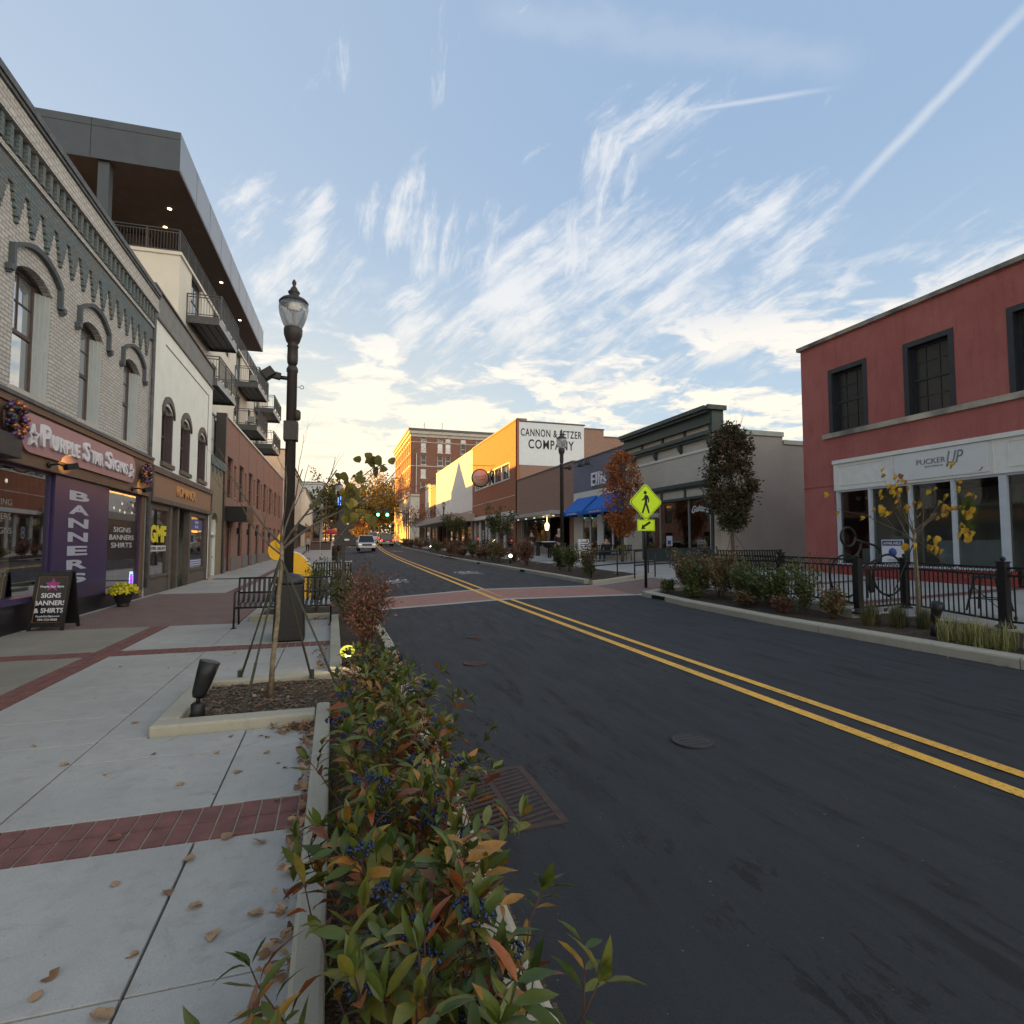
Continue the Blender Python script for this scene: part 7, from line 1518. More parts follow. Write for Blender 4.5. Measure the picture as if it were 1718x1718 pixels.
# traffic signals on a mast arm from the right
t = thing('traffic_signal', 'mast arm traffic signal with two green lights over the road', 'traffic light', (14, 108, 2)); 
mb = MB(); mb.tube([(13.6, 108, 2), (13.6, 108, 8.2)], .13, 10); mb.build('pole', M['bronze'], t); mb = MB(); mb.tube([(13.6, 108, 7.4), (9, 108, 8.0), (7.3, 108, 8.05)], .09, 8); mb.build('mast_arm', M['bronze'], t)
for x in (7.9, 9.6):
    mb = MB(); mb.box(x-.26, x+.26, 107.55, 107.85, 6.9, 8.3); h = mb.build('signal_head', M['green'], t)
    mb = MB(); mb.lathe((x, 107.5, 7.12), [(.24, -.03), (.24, .03)], 16, 'y'); mb.build('green_lens', E_green, h)
    for zz_ in (7.58, 8.04): mb = MB(); mb.lathe((x, 107.53, zz_), [(.15, -.02), (.15, .02)], 14, 'y'); mb.build('dark_lens', M['black'], h)
mb = MB(); mb.tube([(-1.2, 98, 1.4), (-1.2, 98, 9.4)], .10, 8); mb.bar((-1.2, 98, 9.3), (4.4, 98, 9.5), .09); mb.box(2.9, 4.4, 97.9, 98, 9.0, 9.4); tag(mb.build('signal_mast', M['bronze']), 'dark mast arm carrying a street name plate at the far left corner', 'mast')
# far left walk bits
for y, lab in ((47.5, 'dark bin at the foot of the blue lit street lamp'),): 
    t = thing('litter_bin', lab, 'bin', (.25, y, sz(y))); mb = MB(); mb.lathe((.25, y, sz(y)), [(.30, 0), (.33, .1), (.33, .95), (.30, 1.05)], 18); mb.build('body', M['blackmetal'], t); mb = MB(); mb.lathe((.25, y, sz(y)), [(.36, 1.05), (.36, 1.12), (.1, 1.25)], 18); mb.build('lid', M['bronze'], t)
for x, lab in ((-2.2, 'left of two dark flower troughs on the far left walk'), (-.9, 'right of two dark flower troughs on the far left walk')):
    y = 76; z = sz(y); t = thing('flower_trough', lab, 'planter', (x, y, z), 0, 'dark flower troughs'); mb = MB(); mb.box(x-.62, x+.62, y-.3, y+.3, z, z+.85); mb.build('box', M['brown'], t)
    leaves('plants', [((x+rnd(-.55, .55), y+rnd(-.25, .25), z+.85), rv()+Vector((0, 0, 1)), rv(), .22, .14, rnd(0, 1)) for i in range(150)], L_red, t, 'quad')
t = thing('parasol', 'red cafe parasol on the far left walk', 'parasol', (-.3, 80, sz(80))); z = sz(80); mb = MB(); mb.tube([(-.3, 80, z), (-.3, 80, z+2.4)], .03, 6); mb.build('pole', M['bronze'], t); mb = MB(); mb.lathe((-.3, 80, z), [(1.2, 2.0), (.7, 2.45), (.05, 2.65)], 12); mb.build('canopy', mat('red_canvas', (.35, .03, .05), .8), t)
t = thing('awning', 'dark awning over the far left shops', 'awning', (-3.6, 84, 3)); mb = MB(); mb.prism([(-4.7, 84, 4.6), (-3.0, 84, 3.7), (-3.0, 84, 3.4), (-4.7, 84, 3.4)], (0, 6, 0)); mb.build('canvas', M['signblack'], t)
mb = MB(); mb.box(-4.70, -3.9, 62, 62.08, 3.0, 3.6); mb.bar((-4.7, 62.04, 3.65), (-3.85, 62.04, 3.65), .04); tag(mb.build('hanging_sign', M['signblack']), 'small dark projecting sign on the grey tan shop building', 'sign')

# ================================================================== PLANTING
def branchy(mb, p, d, L, r, depth, tips, nseg=4, spread=.6, up=.15, kids=3, shrink=.68, wig=.12):
    pts = [Vector(p)]; rs = [r]; d = Vector(d).normalized()
    for i in range(nseg):
        d = (d+rv()*wig+Vector((0, 0, up*.3))).normalized(); pts.append(pts[-1]+d*(L/nseg)); rs.append(r*(1-.55*(i+1)/nseg))
    mb.tube(pts, rs, 6 if r > .01 else 4, False)
    tips.append((pts[-1].copy(), d.copy(), depth))
    if depth > 0:
        for k in range(kids):
            i = random.randint(nseg//2, nseg); a = rv(); a = (a-d*a.dot(d)).normalized()
            nd = (d+a*spread*rnd(.7, 1.3)+Vector((0, 0, up))).normalized()
            branchy(mb, pts[i], nd, L*shrink*rnd(.8, 1.2), rs[i]*.65, depth-1, tips, nseg, spread, up, kids, shrink, wig)
    return pts
def guy(t, tree_xy, z, h, anchors, m='strap'):
    for a in anchors:
        mb = MB(); A = Vector((tree_xy[0], tree_xy[1], z+h)); B = Vector((a[0], a[1], z+.02)); P_ = [A.lerp(B, q) for q in (0, .25, .5, .72)]; mb.tube(P_, .010, 5); mb.bar(A.lerp(B, .70), B, .022, .012); mb.bar(B, B+Vector((0, 0, .10)), .05, .03); mb.build('guy_strap', M[m], t)
# near young tree in the pit
tx, ty, tz = -.56, 6.10, .14
t = thing('young_tree', 'young nearly bare tree with pale bark tied by straps in the near pit', 'tree', (tx, ty, tz))
mb = MB(); tips = []; P_ = [Vector((tx+a, ty+b, tz+c)) for a, b, c in ((0, 0, 0), (.01, 0, .35), (.045, .01, .75), (.05, .0, 1.0), (.075, 0, 1.30), (.07, 0, 1.52))]
mb.tube(P_, [.029, .024, .022, .021, .020, .019], 10); mb.build('trunk', M['palebark'], t)
mb = MB(); tips = []
main = [((.07, 0, 1.45), (.55, .1, .62), 1.05, .017, 2), ((.07, 0, 1.50), (-.42, .1, .62), .80, .012, 2), ((.07, 0, 1.40), (-.75, 0, .55), .65, .010, 2), ((.06, 0, 1.5), (-.1, -.2, 1), .75, .010, 2), ((.07, 0, 1.52), (.15, .2, 1), .85, .011, 2), ((.07, 0, 1.48), (.5, -.25, .95), .95, .013, 2)]
for p, d, L, r, dp in main: branchy(mb, (tx+p[0], ty+p[1], tz+p[2]), d, L, r, dp, tips, 5, .55, .10, 2, .62, .16)
mb.build('branches', M['bark'], t)
guy(t, (tx+.06, ty), tz, 1.38, [(-.72, 5.52), (-.20, 6.72), (.13, 5.55), (-.95, 6.9)])
it = []
for (x, z, n, s_) in ((.50, 2.50, 4, .10), (.40, 2.54, 4, .10), (.30, 2.55, 3, .10), (.30, 2.38, 3, .09), (.26, 2.30, 3, .085), (.07, 2.33, 3, .10), (.14, 2.14, 7, .095), (.20, 2.20, 6, .095), (.20, 1.97, 3, .11), (.30, 1.95, 4, .11), (.10, 1.95, 2, .09), (-.14, 2.04, 2, .08)):
    for k in range(n): it.append(((x+rnd(-.08, .08), ty+rnd(-.12, .12), z+rnd(-.05, .07)), (rnd(-.7, .7), rnd(-.6, .6), -1), (rnd(-1.1, 1.1), -1, rnd(-.3, .6)), s_*rnd(.65, 1.15), s_*rnd(.8, 1.0), rnd(0, .75) if z < 2.2 else rnd(0, .45), .25))
leaves('leaves', it, L_bud, t, 'round')
mb = MB(); 
for a, b in (((.5, ty, 2.50), (.12, ty, 2.05)), ((.30, ty, 1.96), (.0, ty, 1.66)), ((.52, ty, 2.5), (.28, ty, 2.36)), ((.36, ty, 1.94), (.22, ty, 1.92))): mb.tube([a, ((a[0]+b[0])/2, ty+.02, (a[2]+b[2])/2+.03), b], .005, 5)
mb.build('twigs', M['bark'], t)
# right yellow leaved tree
tx, ty, tz = 10.35, 7.75, .30
t = thing('young_tree', 'young yellow leaved redbud tree tied with straps in front of the white shopfront', 'tree', (tx, ty, tz)); mb = MB()
mb.tube([(tx, ty, tz), (tx+.01, ty, tz+.6), (tx-.02, ty, tz+1.15), (tx-.02, ty, tz+1.55)], [.045, .038, .034, .03], 10); mb.build('trunk', M['palebark'], t); mb = MB(); tips = []
for k in range(9): a = 2*pi*k/9+.3; branchy(mb, (tx-.02, ty, tz+rnd(1.35, 1.6)), (cos(a)*.85, sin(a)*.4, rnd(.35, .75)), rnd(.7, .95), .012, 2, tips, 5, .5, .05, 2, .65, .15)
mb.build('branches', M['bark'], t); it = []
for p, d, dp in random.sample(tips, min(40, len(tips))):
    for k in range(random.randint(1, 4)): it.append((p+rv()*.07, (rnd(-.4, .4), rnd(-.3, .3), -1), (rnd(-.5, .5), -1, rnd(-.2, .4)), rnd(.07, .10), rnd(.06, .09), rnd(.3, 1), .3))
for dx_, dz_ in ((1.05, 1.62), (1.15, 1.55), (.95, 1.7), (.30, 1.50), (.42, 1.28), (-.35, 1.32), (1.35, 2.0), (1.3, 2.1), (-.9, 2.0), (.2, 1.0+.35)):
    for k in range(3): it.append(((tx+dx_+rnd(-.07, .07), ty-.1+rnd(-.1, .1), tz+dz_+rnd(-.06, .06)), (rnd(-.4, .4), rnd(-.3, .3), -1), (rnd(-.4, .4), -1, rnd(-.2, .4)), .13, .13, rnd(.45, .8), .2))
leaves('leaves', it, L_yel, t, 'round'); guy(t, (tx, ty), tz, 1.45, [(9.75, 7.3), (11.05, 6.6), (10.1, 8.2)])
# columnar maples
def column_maple(x, y, z, ztr, top, w, m, lab, n=5200, lean=0, ls=.12):
    t = thing('maple_tree', lab, 'tree', (x, y, z)); mb = MB(); mb.tube([(x, y, z), (x+.02, y, z+(ztr-z)*.5), (x, y, ztr), (x+.02, y, (ztr+top)/2), (x, y, top-.3)], [.09, .075, .065, .04, .01], 10); mb.build('trunk', M['bark'], t)
    mb = MB(); tips = []; H = top-ztr
    for k in range(46):
        h = ztr+H*rnd(-.02, .85); a = rnd(0, 2*pi); f = (h-ztr)/H; ww = w*(.55+.9*min(f/.35, 1)*.5)*(1 if f < .75 else (1.15-f)/.4)
        branchy(mb, (x, y, h), (cos(a)*.65, sin(a)*.65, 1.15), ww*1.25, .016, 1, tips, 4, .5, .3, 3, .6, .12)
    mb.build('limbs', M['bark'], t); it = []
    def prof(f): return w*np.interp(f, [0, .08, .25, .5, .8, .93, 1], [.28, .62, .9, 1.0, .88, .62, .12])
    cl = []
    for k in range(150):
        f = rnd(0, 1); a = rnd(0, 2*pi); r_ = prof(f)*math.sqrt(rnd(.15, 1)); cl.append((Vector((x+r_*cos(a), y+r_*sin(a), ztr-.05+f*H)), rnd(.16, .42), rnd(-.25, .25)))
    for k in range(n):
        c, s_, tt = random.choice(cl); p = c+rv()*s_*rnd(.2, 1)*Vector((1, 1, 1.2)).length/1.5
        f = (p.z-ztr)/H; 
        if f < -.06 or f > 1.05: continue
        hz = (p.z-ztr)/H; ti = min(max(rnd(.15, .85)+tt*.8, 0), 1)
        out = Vector((p.x-x, p.y-y, .1)); it.append((p, out+rv()*.9+Vector((0, 0, -.2)), rv(), ls*rnd(.7, 1.2), ls*.62, ti, .2))
    leaves('crown', it, m, t, 'quad'); return t
column_maple(15.35, 19.0, .75, 2.35, 6.5, .84, L_dmap, 'dark red green columnar maple between the taupe wall and the beige shop', 9500)
guy(bpy.context.scene.objects[-1] if False else [o for o in C.objects if o.name.startswith('maple_tree')][-1], (15.35, 19), .75, 1.45, [(14.6, 18.6), (16.2, 18.7)])
column_maple(14.05, 25.7, .72, 2.2, 6.35, .88, L_omap, 'bright orange columnar maple in front of the blue grey shop', 5200)
def bushy_tree(x, y, z, h, w, m, lab, n=1800, ls=.13, trunk=.035):
    t = thing('small_tree', lab, 'tree', (x, y, z)); mb = MB(); mb.tube([(x, y, z), (x, y, z+h*.4)], [trunk, trunk*.8], 8); mb.build('trunk', M['palebark'], t); mb = MB(); tips = []
    for k in range(8): a = rnd(0, 2*pi); branchy(mb, (x, y, z+h*.33), (cos(a)*.6, sin(a)*.6, 1), h*.4, .015, 2, tips, 3, .5, .2, 2, .7)
    mb.build('limbs', M['bark'], t); it = []
    for k in range(n): p, d, _ = random.choice(tips); it.append((p+rv()*rnd(.05, w*.34), rv(), rv(), ls*rnd(.7, 1.2), ls*.7, rnd(0, 1), .2))
    leaves('crown', it, m, t, 'quad')
bushy_tree(11.6, 39.5, .75, 2.9, 1.3, L_tree2, 'small sparse green tree before the windows of the tall brick building'); bushy_tree(12.0, 56, 1.0, 3.3, 1.6, L_tree2, 'small olive tree with a pale trunk under the marquee canopy')
# shrubs
def shrub(x, y, z, h, w, m, lab, n=420, ls=.06, lw=.025, nst=9, grp=None, name='shrub', kind='quad', dy=None, sd=0):
    t = thing(name, lab, 'shrub', (x, y, z), 0, grp); mb = MB(); tips = []; dy = dy or w
    for k in range(nst): a = rnd(0, 2*pi); q = rnd(.1, .55); branchy(mb, (x+rnd(-.06, .06), y+rnd(-.06, .06), z), (cos(a)*q*w/h, sin(a)*q*dy/h, 1), h*rnd(.45, .62), .008*max(h, .5), 2, tips, 3, .45, .12, 2, .62)
    mb.build('stems', M['stem'], t); it = []
    for k in range(n):
        p, d, _ = random.choice(tips); q = p+rv()*rnd(.02, .16*h+.03)-d*rnd(0, .25*h)
        if q.z < z+.04: q.z = z+rnd(.04, .2)
        it.append((q, (d+rv()*1.1), rv(), ls*rnd(.6, 1.3), lw*rnd(.7, 1.3), rnd(0, 1), .2))
    leaves('foliage', it, m, t, kind); return t
shrub(.45, 7.85, .12, 1.15, .62, L_red, 'reddish bush with fine leaves behind the glowing ground light', 2600, .05, .02, 16)
shrub(.50, 9.4, .12, 1.0, .6, L_red, 'second reddish bush behind the first along the left kerb', 1800, .05, .02, 14)
shrub(.30, 11.6, .12, .95, .6, L_green, 'green bush beside the right end of the near bench', 1300, .06, .025, 12)
shrub(-.35, 13.4, .15, 1.05, .7, L_green, 'blue green bush behind the near bench', 1400, .06, .025, 12)
shrub(-1.1, 13.3, .15, .42, .5, L_green, 'low clipped plant in the kerbed bed under the bench', 500, .05, .02, 8)
shrub(.2, 19.2, .16, .9, .7, L_mixed, 'bushy plants at the foot of the farther left bench', 900, .06, .025, 10)
shrub(.35, 43.6, .35, 1.5, .6, L_rust, 'rust coloured shrub beside the far dark bin', 700, .10, .05, 10)
# big berried viburnums filling the near kerb bed
def viburnum(x, y, z, h, rx, ry, lab, nstem=26, out=(), nb=9, ls=.108):
    t = thing('berry_bush', lab, 'shrub', (x, y, z), 0, 'berry bushes in the near kerb bed'); st = MB(); it = []; bc = []
    for k in range(nstem+len(out)):
        a = 2*pi*k/nstem+rnd(-.3, .3); q = math.sqrt(rnd(.02, 1)); tx_, ty_ = x+rx*q*cos(a), y+ry*q*sin(a); hh = h*rnd(.62, 1.08)*(1-.25*q)
        b = Vector((x+rx*.35*q*cos(a), y+ry*.45*q*sin(a), z)); e = Vector((tx_, ty_, z+hh))
        if k >= nstem: e = Vector(out[k-nstem]); b = Vector((x+(e.x-x)*.2, y+(e.y-y)*.3, z))
        mid = b.lerp(e, .5)+Vector((-.03*cos(a), 0, .08*h)); n = 9
        pts = [(b*(1-s_)**2+mid*2*s_*(1-s_)+e*s_**2)+rv()*.008 for s_ in [i/n for i in range(n+1)]]
        st.tube(pts, [.0055-.0035*i/n for i in range(n+1)], 5, False)
        for i in range(3, n+1):
            d = (pts[i]-pts[i-1]).normalized(); sd_ = rv(); sd_ = (sd_-d*sd_.dot(d)).normalized()
            young = i/n
            for s_ in (-1, 1):
                if random.random() < .10: continue
                dd = (sd_*s_*1.0+d*rnd(.25, 1.1)+Vector((0, 0, .1))).normalized(); nn = (d-dd*d.dot(dd))
                ti = min(max(random.gauss(.36, .20)+(.40 if random.random() < .36 else 0)-.08*young+(.16 if pts[i].z < z+h*.6 else 0), 0), 1)
                l_ = ls*rnd(.65, 1.2)*(1.0 if i < n else .8); it.append((pts[i]+dd*.012, dd, nn+rv()*.25, l_, l_*rnd(.26, .40), ti, rnd(-.1, .5)))
            if i in (6, 8) and random.random() < .5:      # side twig with its own pairs
                td = (sd_+d*.8).normalized(); tp = [pts[i]+td*(.04*j) for j in range(4)]; st.tube(tp, [.003, .0025, .002, .0015], 4, False)
                for j in (1, 2, 3):
                    s2 = td.cross(d).normalized()
                    for s_ in (-1, 1): dd = (s2*s_+td*.8).normalized(); l_ = ls*rnd(.5, .95); it.append((tp[j], dd, d+rv()*.2, l_, l_*.32, min(max(random.gauss(.3, .25), 0), 1), .15))
        d = (pts[-1]-pts[-2]).normalized()
        for j in range(3): it.append((pts[-1], d+rv()*.55, rv(), ls*rnd(.5, .9), ls*.25, rnd(.0, .5), .1))
        if len(bc) < nb and random.random() < .6: bc.append(pts[-1]+rv()*.02+Vector((0, 0, .008)))
    st.build('stems', M['stem'], t); leaves('foliage', it, L_vib, t, 'lance')
    for c in bc:
        mb = MB()
        for i in range(34): v = rv(); mb.ball(c+Vector((v.x*.040, v.y*.040, abs(v.z)*.024-.006)), rnd(.0046, .0064), 6)
        for i in range(6): v = rv(); mb.tube([c-Vector((0, 0, .05)), c+Vector((v.x*.03, v.y*.03, -.005))], .0012, 3, False)
        mb.build('berry_cluster', M['berry'], t)
    return t
viburnum(.24, 1.28, .10, .74, .26, .40, 'berry bush nearest the camera spilling over both kerbs at the bottom edge', 38, out=((-.22, 1.32, .66), (-.20, 1.75, .50), (-.10, 1.12, .72), (.56, 1.15, .70), (.58, 1.55, .66), (-.10, 2.05, .58)), nb=12)
viburnum(.26, 2.02, .10, .76, .29, .44, 'second berry bush in the kerb bed, in front of the storm grate', 38, out=((.66, 2.0, .66), (.68, 2.45, .66), (-.10, 2.3, .55)), nb=14)
viburnum(.32, 2.85, .10, .80, .34, .50, 'middle berry bush beside the storm grate with many blue clusters', 36, out=((.82, 2.95, .66), (.76, 3.3, .74), (-.10, 3.1, .55)), nb=18)
viburnum(.35, 3.75, .10, .80, .34, .54, 'fourth berry bush just beyond the storm grate', 34, out=((.82, 3.8, .6), (.78, 4.2, .7)), nb=17)
viburnum(.35, 4.8, .10, .78, .32, .54, 'berry bush beside the right end of the tree pit kerb', 24, nb=8)
viburnum(.50, 5.75, .12, .62, .24, .42, 'farthest berry bush next to the tree pit and glowing light', 14, nb=4)
# right hand bed shrubs
for x, y, h, w, m_, n_, lab in ((9.1, 13.1, 1.1, 1.05, L_mixed, 2300, 'large green and russet shrub behind the crossing sign'), (9.2, 11.9, 1.15, 1.0, L_mixed, 2200, 'tall russet shrub right of the crossing sign in the right bed'), (9.25, 10.8, .85, .85, L_green, 1100, 'green shrub in front of the left fence'), (9.1, 9.9, .95, .75, L_green, 1100, 'leafy green shrub in front of the second fence'), (9.0, 9.05, .95, .65, L_green, 850, 'loose green shrub left of the ball topped fence post'), (9.0, 8.35, .55, .55, L_mixed, 700, 'low twiggy shrub at the foot of the ball topped fence post'), (8.95, 12.5, .9, .9, L_green, 1500, 'green shrub between the two russet shrubs by the crossing'), (9.35, 11.3, .95, .75, L_green, 900, 'tall green shrub just left of the taupe wall bench'), (9.25, 10.3, .75, .7, L_green, 700, 'rounded green shrub hugging the second fence'), (8.8, 10.6, .35, .7, L_mixed, 500, 'low brown plant at the kerb in front of the green shrubs'), (8.8, 9.4, .35, .7, L_rust, 450, 'low rusty plant at the kerb near the ball topped post'), (8.8, 13.55, .32, .8, L_green, 900, 'low ground cover at the kerb corner by the crossing'), (8.75, 12.4, .30, .8, L_green, 800, 'low ground cover below the large russet shrub')):
    shrub(x, y, itp(y, *GR)+.16, h, w, m_, lab, n_, .075, .034, 16)
for x, y, h, w, m_, n_, lab in ((9.1, 19.2, 1.05, .7, L_mixed, 1100, 'sparse twiggy shrub just beyond the far handrail'), (9.2, 21.3, 1.05, .8, L_green, 1800, 'mid green shrub below the street lamp'), (9.5, 23.0, 1.0, .8, L_tree2, 1500, 'dark green shrub beside the street lamp foot'), (9.3, 26.8, 1.35, 1.1, L_red, 2600, 'round crimson shrub in the right bed'), (9.0, 19.0, .35, .7, L_green, 500, 'low ground cover at the far corner of the crossing')):
    shrub(x, y, itp(y, *GR)+.2, h, w, m_, lab, n_, .09, .04, 12)
kinds = [(L_rust, 'low rust brown shrub in the long right bed beyond the crimson shrub'), (L_mixed, 'low olive shrub in the long right bed beyond the crimson shrub'), (L_green, 'low green mound in the long right bed beyond the crimson shrub')]
y = 29.5; k = 0
while y < 100:
    m_, lab = kinds[k % 3] if k % 4 else kinds[0]; xr = itp(y, *XR); 
    shrub(xr+rnd(.6, 1.3), y, itp(y, *GR)+.18, rnd(.7, 1.15), rnd(1.0, 1.4), m_, lab, 650, .13, .065, 8, 'low shrubs along the far right bed')
    if k % 2: shrub(xr+rnd(1.7, 2.6), y+.8, itp(y, *GR)+.2, rnd(.9, 1.4), 1.3, L_rust, 'tall rust brown shrub at the back of the long right bed', 420, .15, .07, 7, 'back row shrubs along the far right bed')
    y += rnd(1.7, 2.6) if y < 55 else rnd(3, 4.5); k += 1
# ornamental grasses and strap leaved clumps
def tuft(x, y, z, h, n, m, lab, wd=.006, cat='grass clump', spread=.5, name='ornamental_grass', grp=None):
    t = thing(name, lab, cat, (x, y, z), 0, grp); it = []
    for k in range(n): a = rnd(0, 2*pi); q = rnd(.1, 1)*spread; it.append(((x+rnd(-.1, .1), y+rnd(-.08, .08), z), (cos(a)*q, sin(a)*q, 1), (cos(a), sin(a), .2), h*rnd(.6, 1.1), wd*rnd(.8, 1.4), rnd(0, 1), rnd(.1, .45) if spread < 1 else rnd(.35, .8)))
    leaves('blades', it, m, t, 'blade')
for x, y, h, lab in ((8.95, 7.55, .42, 'dark green grass clump in the right bed left of the ground spotlight'), (9.15, 7.2, .42, 'dark green grass clump directly before the yellow tree'), (9.3, 6.85, .40, 'dark green grass clump just left of the ground spotlight head'), (9.5, 5.3, .38, 'grass clump at the foot of the right edge fence post')): tuft(x, y, .2, h, 380, L_grass, lab, .007, spread=.8)
for i in range(9): tuft(8.75+rnd(0, .2), 6.15-i*.26, .19, .30, 80, L_host, 'pale variegated strap leaved clump along the right kerb', .016, 'plant', 1.5, 'lily_clump', 'pale strap leaved clumps along the right kerb')
# fallen leaves
def dead_leaf(x, y, z, s_, tint, lab, grp):
    o = leaves('fallen_leaf', [((x, y, z+.006), (cos(tint*40), sin(tint*40), rnd(0, .15)), (rnd(-.3, .3), rnd(-.3, .3), 1), s_, s_*rnd(.4, .75), tint, rnd(-.25, .25))], L_dead, None, 'round'); tag(o, lab, 'leaf', grp); return o
base_l = []
for i in range(7): base_l.append(dead_leaf(0, 0, 0, .07, rnd(0, 1), 'dry brown leaf lying on the pale sidewalk slabs', 'dry leaves scattered on the sidewalk'))
spots = [(-1.42, 4.45), (-1.02, 3.48), (-.30, 3.2), (-.52, 3.3), (-.42, 2.55), (-.9, 2.45), (-.93, 2.35), (-.62, 2.05), (-.35, 4.3), (-.45, 4.55), (-.60, 4.2), (-.9, 4.1), (-.3, 4.2), (-.22, 4.45), (-1.75, 4.7), (-.36, 5.0), (-.5, 4.95), (-.75, 5.02), (-.25, 2.6), (-.2, 2.35), (-.5, 2.75), (-.8, 4.65), (-1.2, 4.75), (-2.1, 5.2), (-1.6, 5.6), (-2.2, 6.6), (-1.9, 7.9), (-1.0, 7.6), (-.7, 8.2), (-.3, 7.8), (-1.3, 8.7), (-2.5, 8.2), (-.9, 3.0), (-.68, 2.9), (-.66, 3.15), (-.66, 2.5), (-.31, 1.95), (-.75, 1.93), (-.2, 8.6), (-.15, 11.2), (-.3, 10.1), (-.65, 2.2)]
for i, (x, y) in enumerate(spots):
    o = base_l[i] if i < 7 else base_l[i % 7].copy()
    if i >= 7: C.objects.link(o)
    o.location = (x, y, .128); o.rotation_euler = (0, 0, rnd(0, 6.28)); s_ = rnd(.55, 1.05); o.scale = (s_, s_, s_)
it = []
def litter(n, fx):
    for k in range(n): x, y = fx(); it.append(((x, y, .135+rnd(0, .025)), (rnd(-1, 1), rnd(-1, 1), rnd(-.1, .3)), (rnd(-.6, .6), rnd(-.6, .6), 1), rnd(.03, .065), rnd(.018, .04), rnd(0, 1), rnd(-.5, .5)))
litter(150, lambda: (-.12-abs(random.gauss(0, .045)), rnd(1.9, 4.9))); litter(110, lambda: (-.14-abs(random.gauss(0, .14)), 5.12-abs(random.gauss(0, .10)))); litter(60, lambda: (-.08-abs(random.gauss(0, .05)), rnd(7.3, 9))); litter(40, lambda: (rnd(-.9, -.1), 12.1-abs(random.gauss(0, .05))))
litter(70, lambda: (rnd(-1.1, .5), rnd(5.45, 6.7))); litter(200, lambda: (rnd(.08, .72), rnd(.8, 6.5)))
wd = thing('leaf_litter', None, None); bpy.data.objects.remove(wd)
o = leaves('leaf_litter', it, L_dead, None, 'round'); tag(o, 'drift of curled brown leaves gathered against the left planter kerb', 'leaf litter', kind='stuff')
it = []
for k in range(90): y = rnd(5, 13); it.append(((itp(y, *XR)-rnd(.02, .12), y, itp(y, *GR)+.02), (rnd(-1, 1), rnd(-1, 1), .1), (0, 0, 1), rnd(.03, .06), .02, rnd(0, 1), .2))
o = leaves('gutter_leaves', it, L_dead, None, 'quad'); tag(o, 'thin scatter of dead leaves in the right gutter', 'leaf litter', kind='stuff')
# background trees
def big_tree(x, y, z, h, w, m, lab, n=2600, ls=.55):
    t = thing('street_tree', lab, 'tree', (x, y, z)); mb = MB(); tips = []; mb.tube([(x, y, z), (x, y, z+h*.32)], [.28, .2], 8)
    mb.build('trunk', M['bark'], t); mb = MB()
    for k in range(10): a = 2*pi*k/10; branchy(mb, (x, y, z+h*rnd(.22, .34)), (cos(a)*.8, sin(a)*.8, rnd(.6, 1.4)), h*.33, .10, 3, tips, 4, .65, .1, 2, .72)
    mb.build('limbs', M['bark'], t); it = []
    for k in range(n): p, d, _ = random.choice(tips); q = p+rv()*rnd(.1, w*.17); it.append((q, rv(), rv(), ls*rnd(.5, 1.2), ls*.75, rnd(0, 1), .2))
    leaves('crown', it, m, t, 'quad')
for x, y, h, w, m_, lab in ((-3.5, 150, 15, 9, L_tree2, 'olive green tree at the far left end of the street'), (3.5, 160, 15, 10, L_tree, 'golden tree straight ahead at the end of the street'), (11.5, 150, 17, 11, L_tree, 'large golden orange tree left of the brick hotel'), (18.5, 190, 19, 11, L_tree2, 'dark green tree close to the left edge of the hotel'), (-.5, 126, 10.5, 7, L_tree2, 'smaller yellow green tree behind the blue lit street lamp'), (9.0, 140, 9, 6, L_tree, 'low golden tree beneath the traffic lights'), (5, 205, 17, 14, L_tree2, 'broad dark tree far behind the golden ones'), (24, 230, 22, 14, L_tree2, 'tallest dark tree far behind the hotel corner')):
    big_tree(x, y, itp(y, *GC)-.3, h, w, m_, lab)
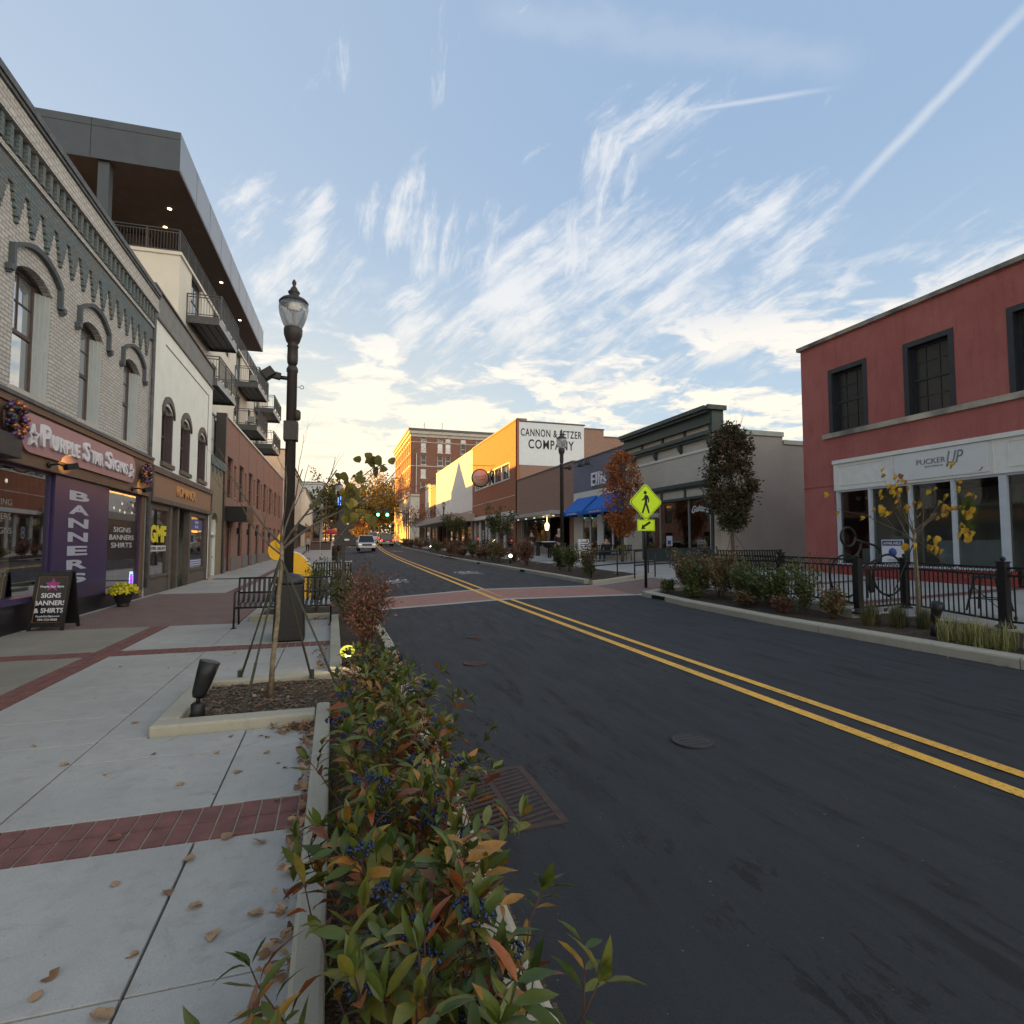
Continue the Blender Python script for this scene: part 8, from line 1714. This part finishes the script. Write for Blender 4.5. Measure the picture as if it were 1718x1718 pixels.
for x, y, lab in ((13.9, 101, 'bare reddish street tree before the bank base'), (13.6, 88, 'thin bare street tree by the marquee end')):
    bushy_tree(x, y, 1.7, 5.2, 2.2, L_rust, lab, 700, .22, .06)

for i, (x, y, h, m_, lab) in enumerate(((-14, 215, 15, L_tree2, 'dark broad tree at the far left behind the pale grey building'), (-5, 185, 13, L_tree, 'golden tree just right of the pale grey building'), (1.5, 182, 11, L_tree2, 'olive tree between two golden trees at the street end'), (7.5, 188, 11, L_tree, 'low golden tree right of the gabled house'), (14, 182, 12, L_tree2, 'dark green tree right of the gabled house'), (13, 215, 14, L_tree, 'orange brown tree in the far distance right of centre'), (28, 265, 20, L_tree2, 'dark tree on the far horizon right of centre'), (-2, 250, 17, L_tree2, 'dark tree on the far horizon left of centre'))):
    big_tree(x, y, itp(y, *GC)-.3, h, h*.75, m_, lab, 2400, .7)
o = None; it = []
for k in range(5200): x = rnd(-70, 90); y = rnd(255, 290); hh = 7+3*mnoise.noise(Vector((x*.08, y*.05, 0)))+4; it.append(((x, y, 4.5+hh*math.sqrt(rnd(0, 1))), rv(), rv(), 1.5, 1.3, rnd(0, .8), .1))
o = leaves('far_woodland', it, L_tree2, None, 'quad'); tag(o, 'dark distant woodland closing the horizon beyond the street', 'woodland', kind='stuff')
it = []
for k in range(1500): x = rnd(-9, 22); y = rnd(166, 172); it.append(((x, y, 3.4+rnd(0, 3.2)), rv(), rv(), .5, .4, rnd(0, 1), .1))
o = leaves('hedge', it, L_tree, None, 'quad'); tag(o, 'low golden hedge across the end of the street', 'hedge', kind='stuff')

for x, y, z, a, b, h, lab in ((22, 33, 7.2, 1.6, 1.2, .9, 'grey rooftop air unit behind the blue grey shop parapet'), (24, 44, 7.3, 2.0, 1.4, .8, 'grey rooftop air unit behind the low brown brick parapet')):
    t = thing('rooftop_unit', lab, 'air unit', (x, y, z)); mb = MB(); mb.box(x-a/2, x+a/2, y-b/2, y+b/2, z-.8, z+h*.6); mb.build('casing', M['galv'], t, bevel=.02); mb = MB(); mb.lathe((x, y, z+h*.6), [(.4, 0), (.42, .1), (.2, .12)], 14); mb.build('fan_cowl', M['bronze'], t)
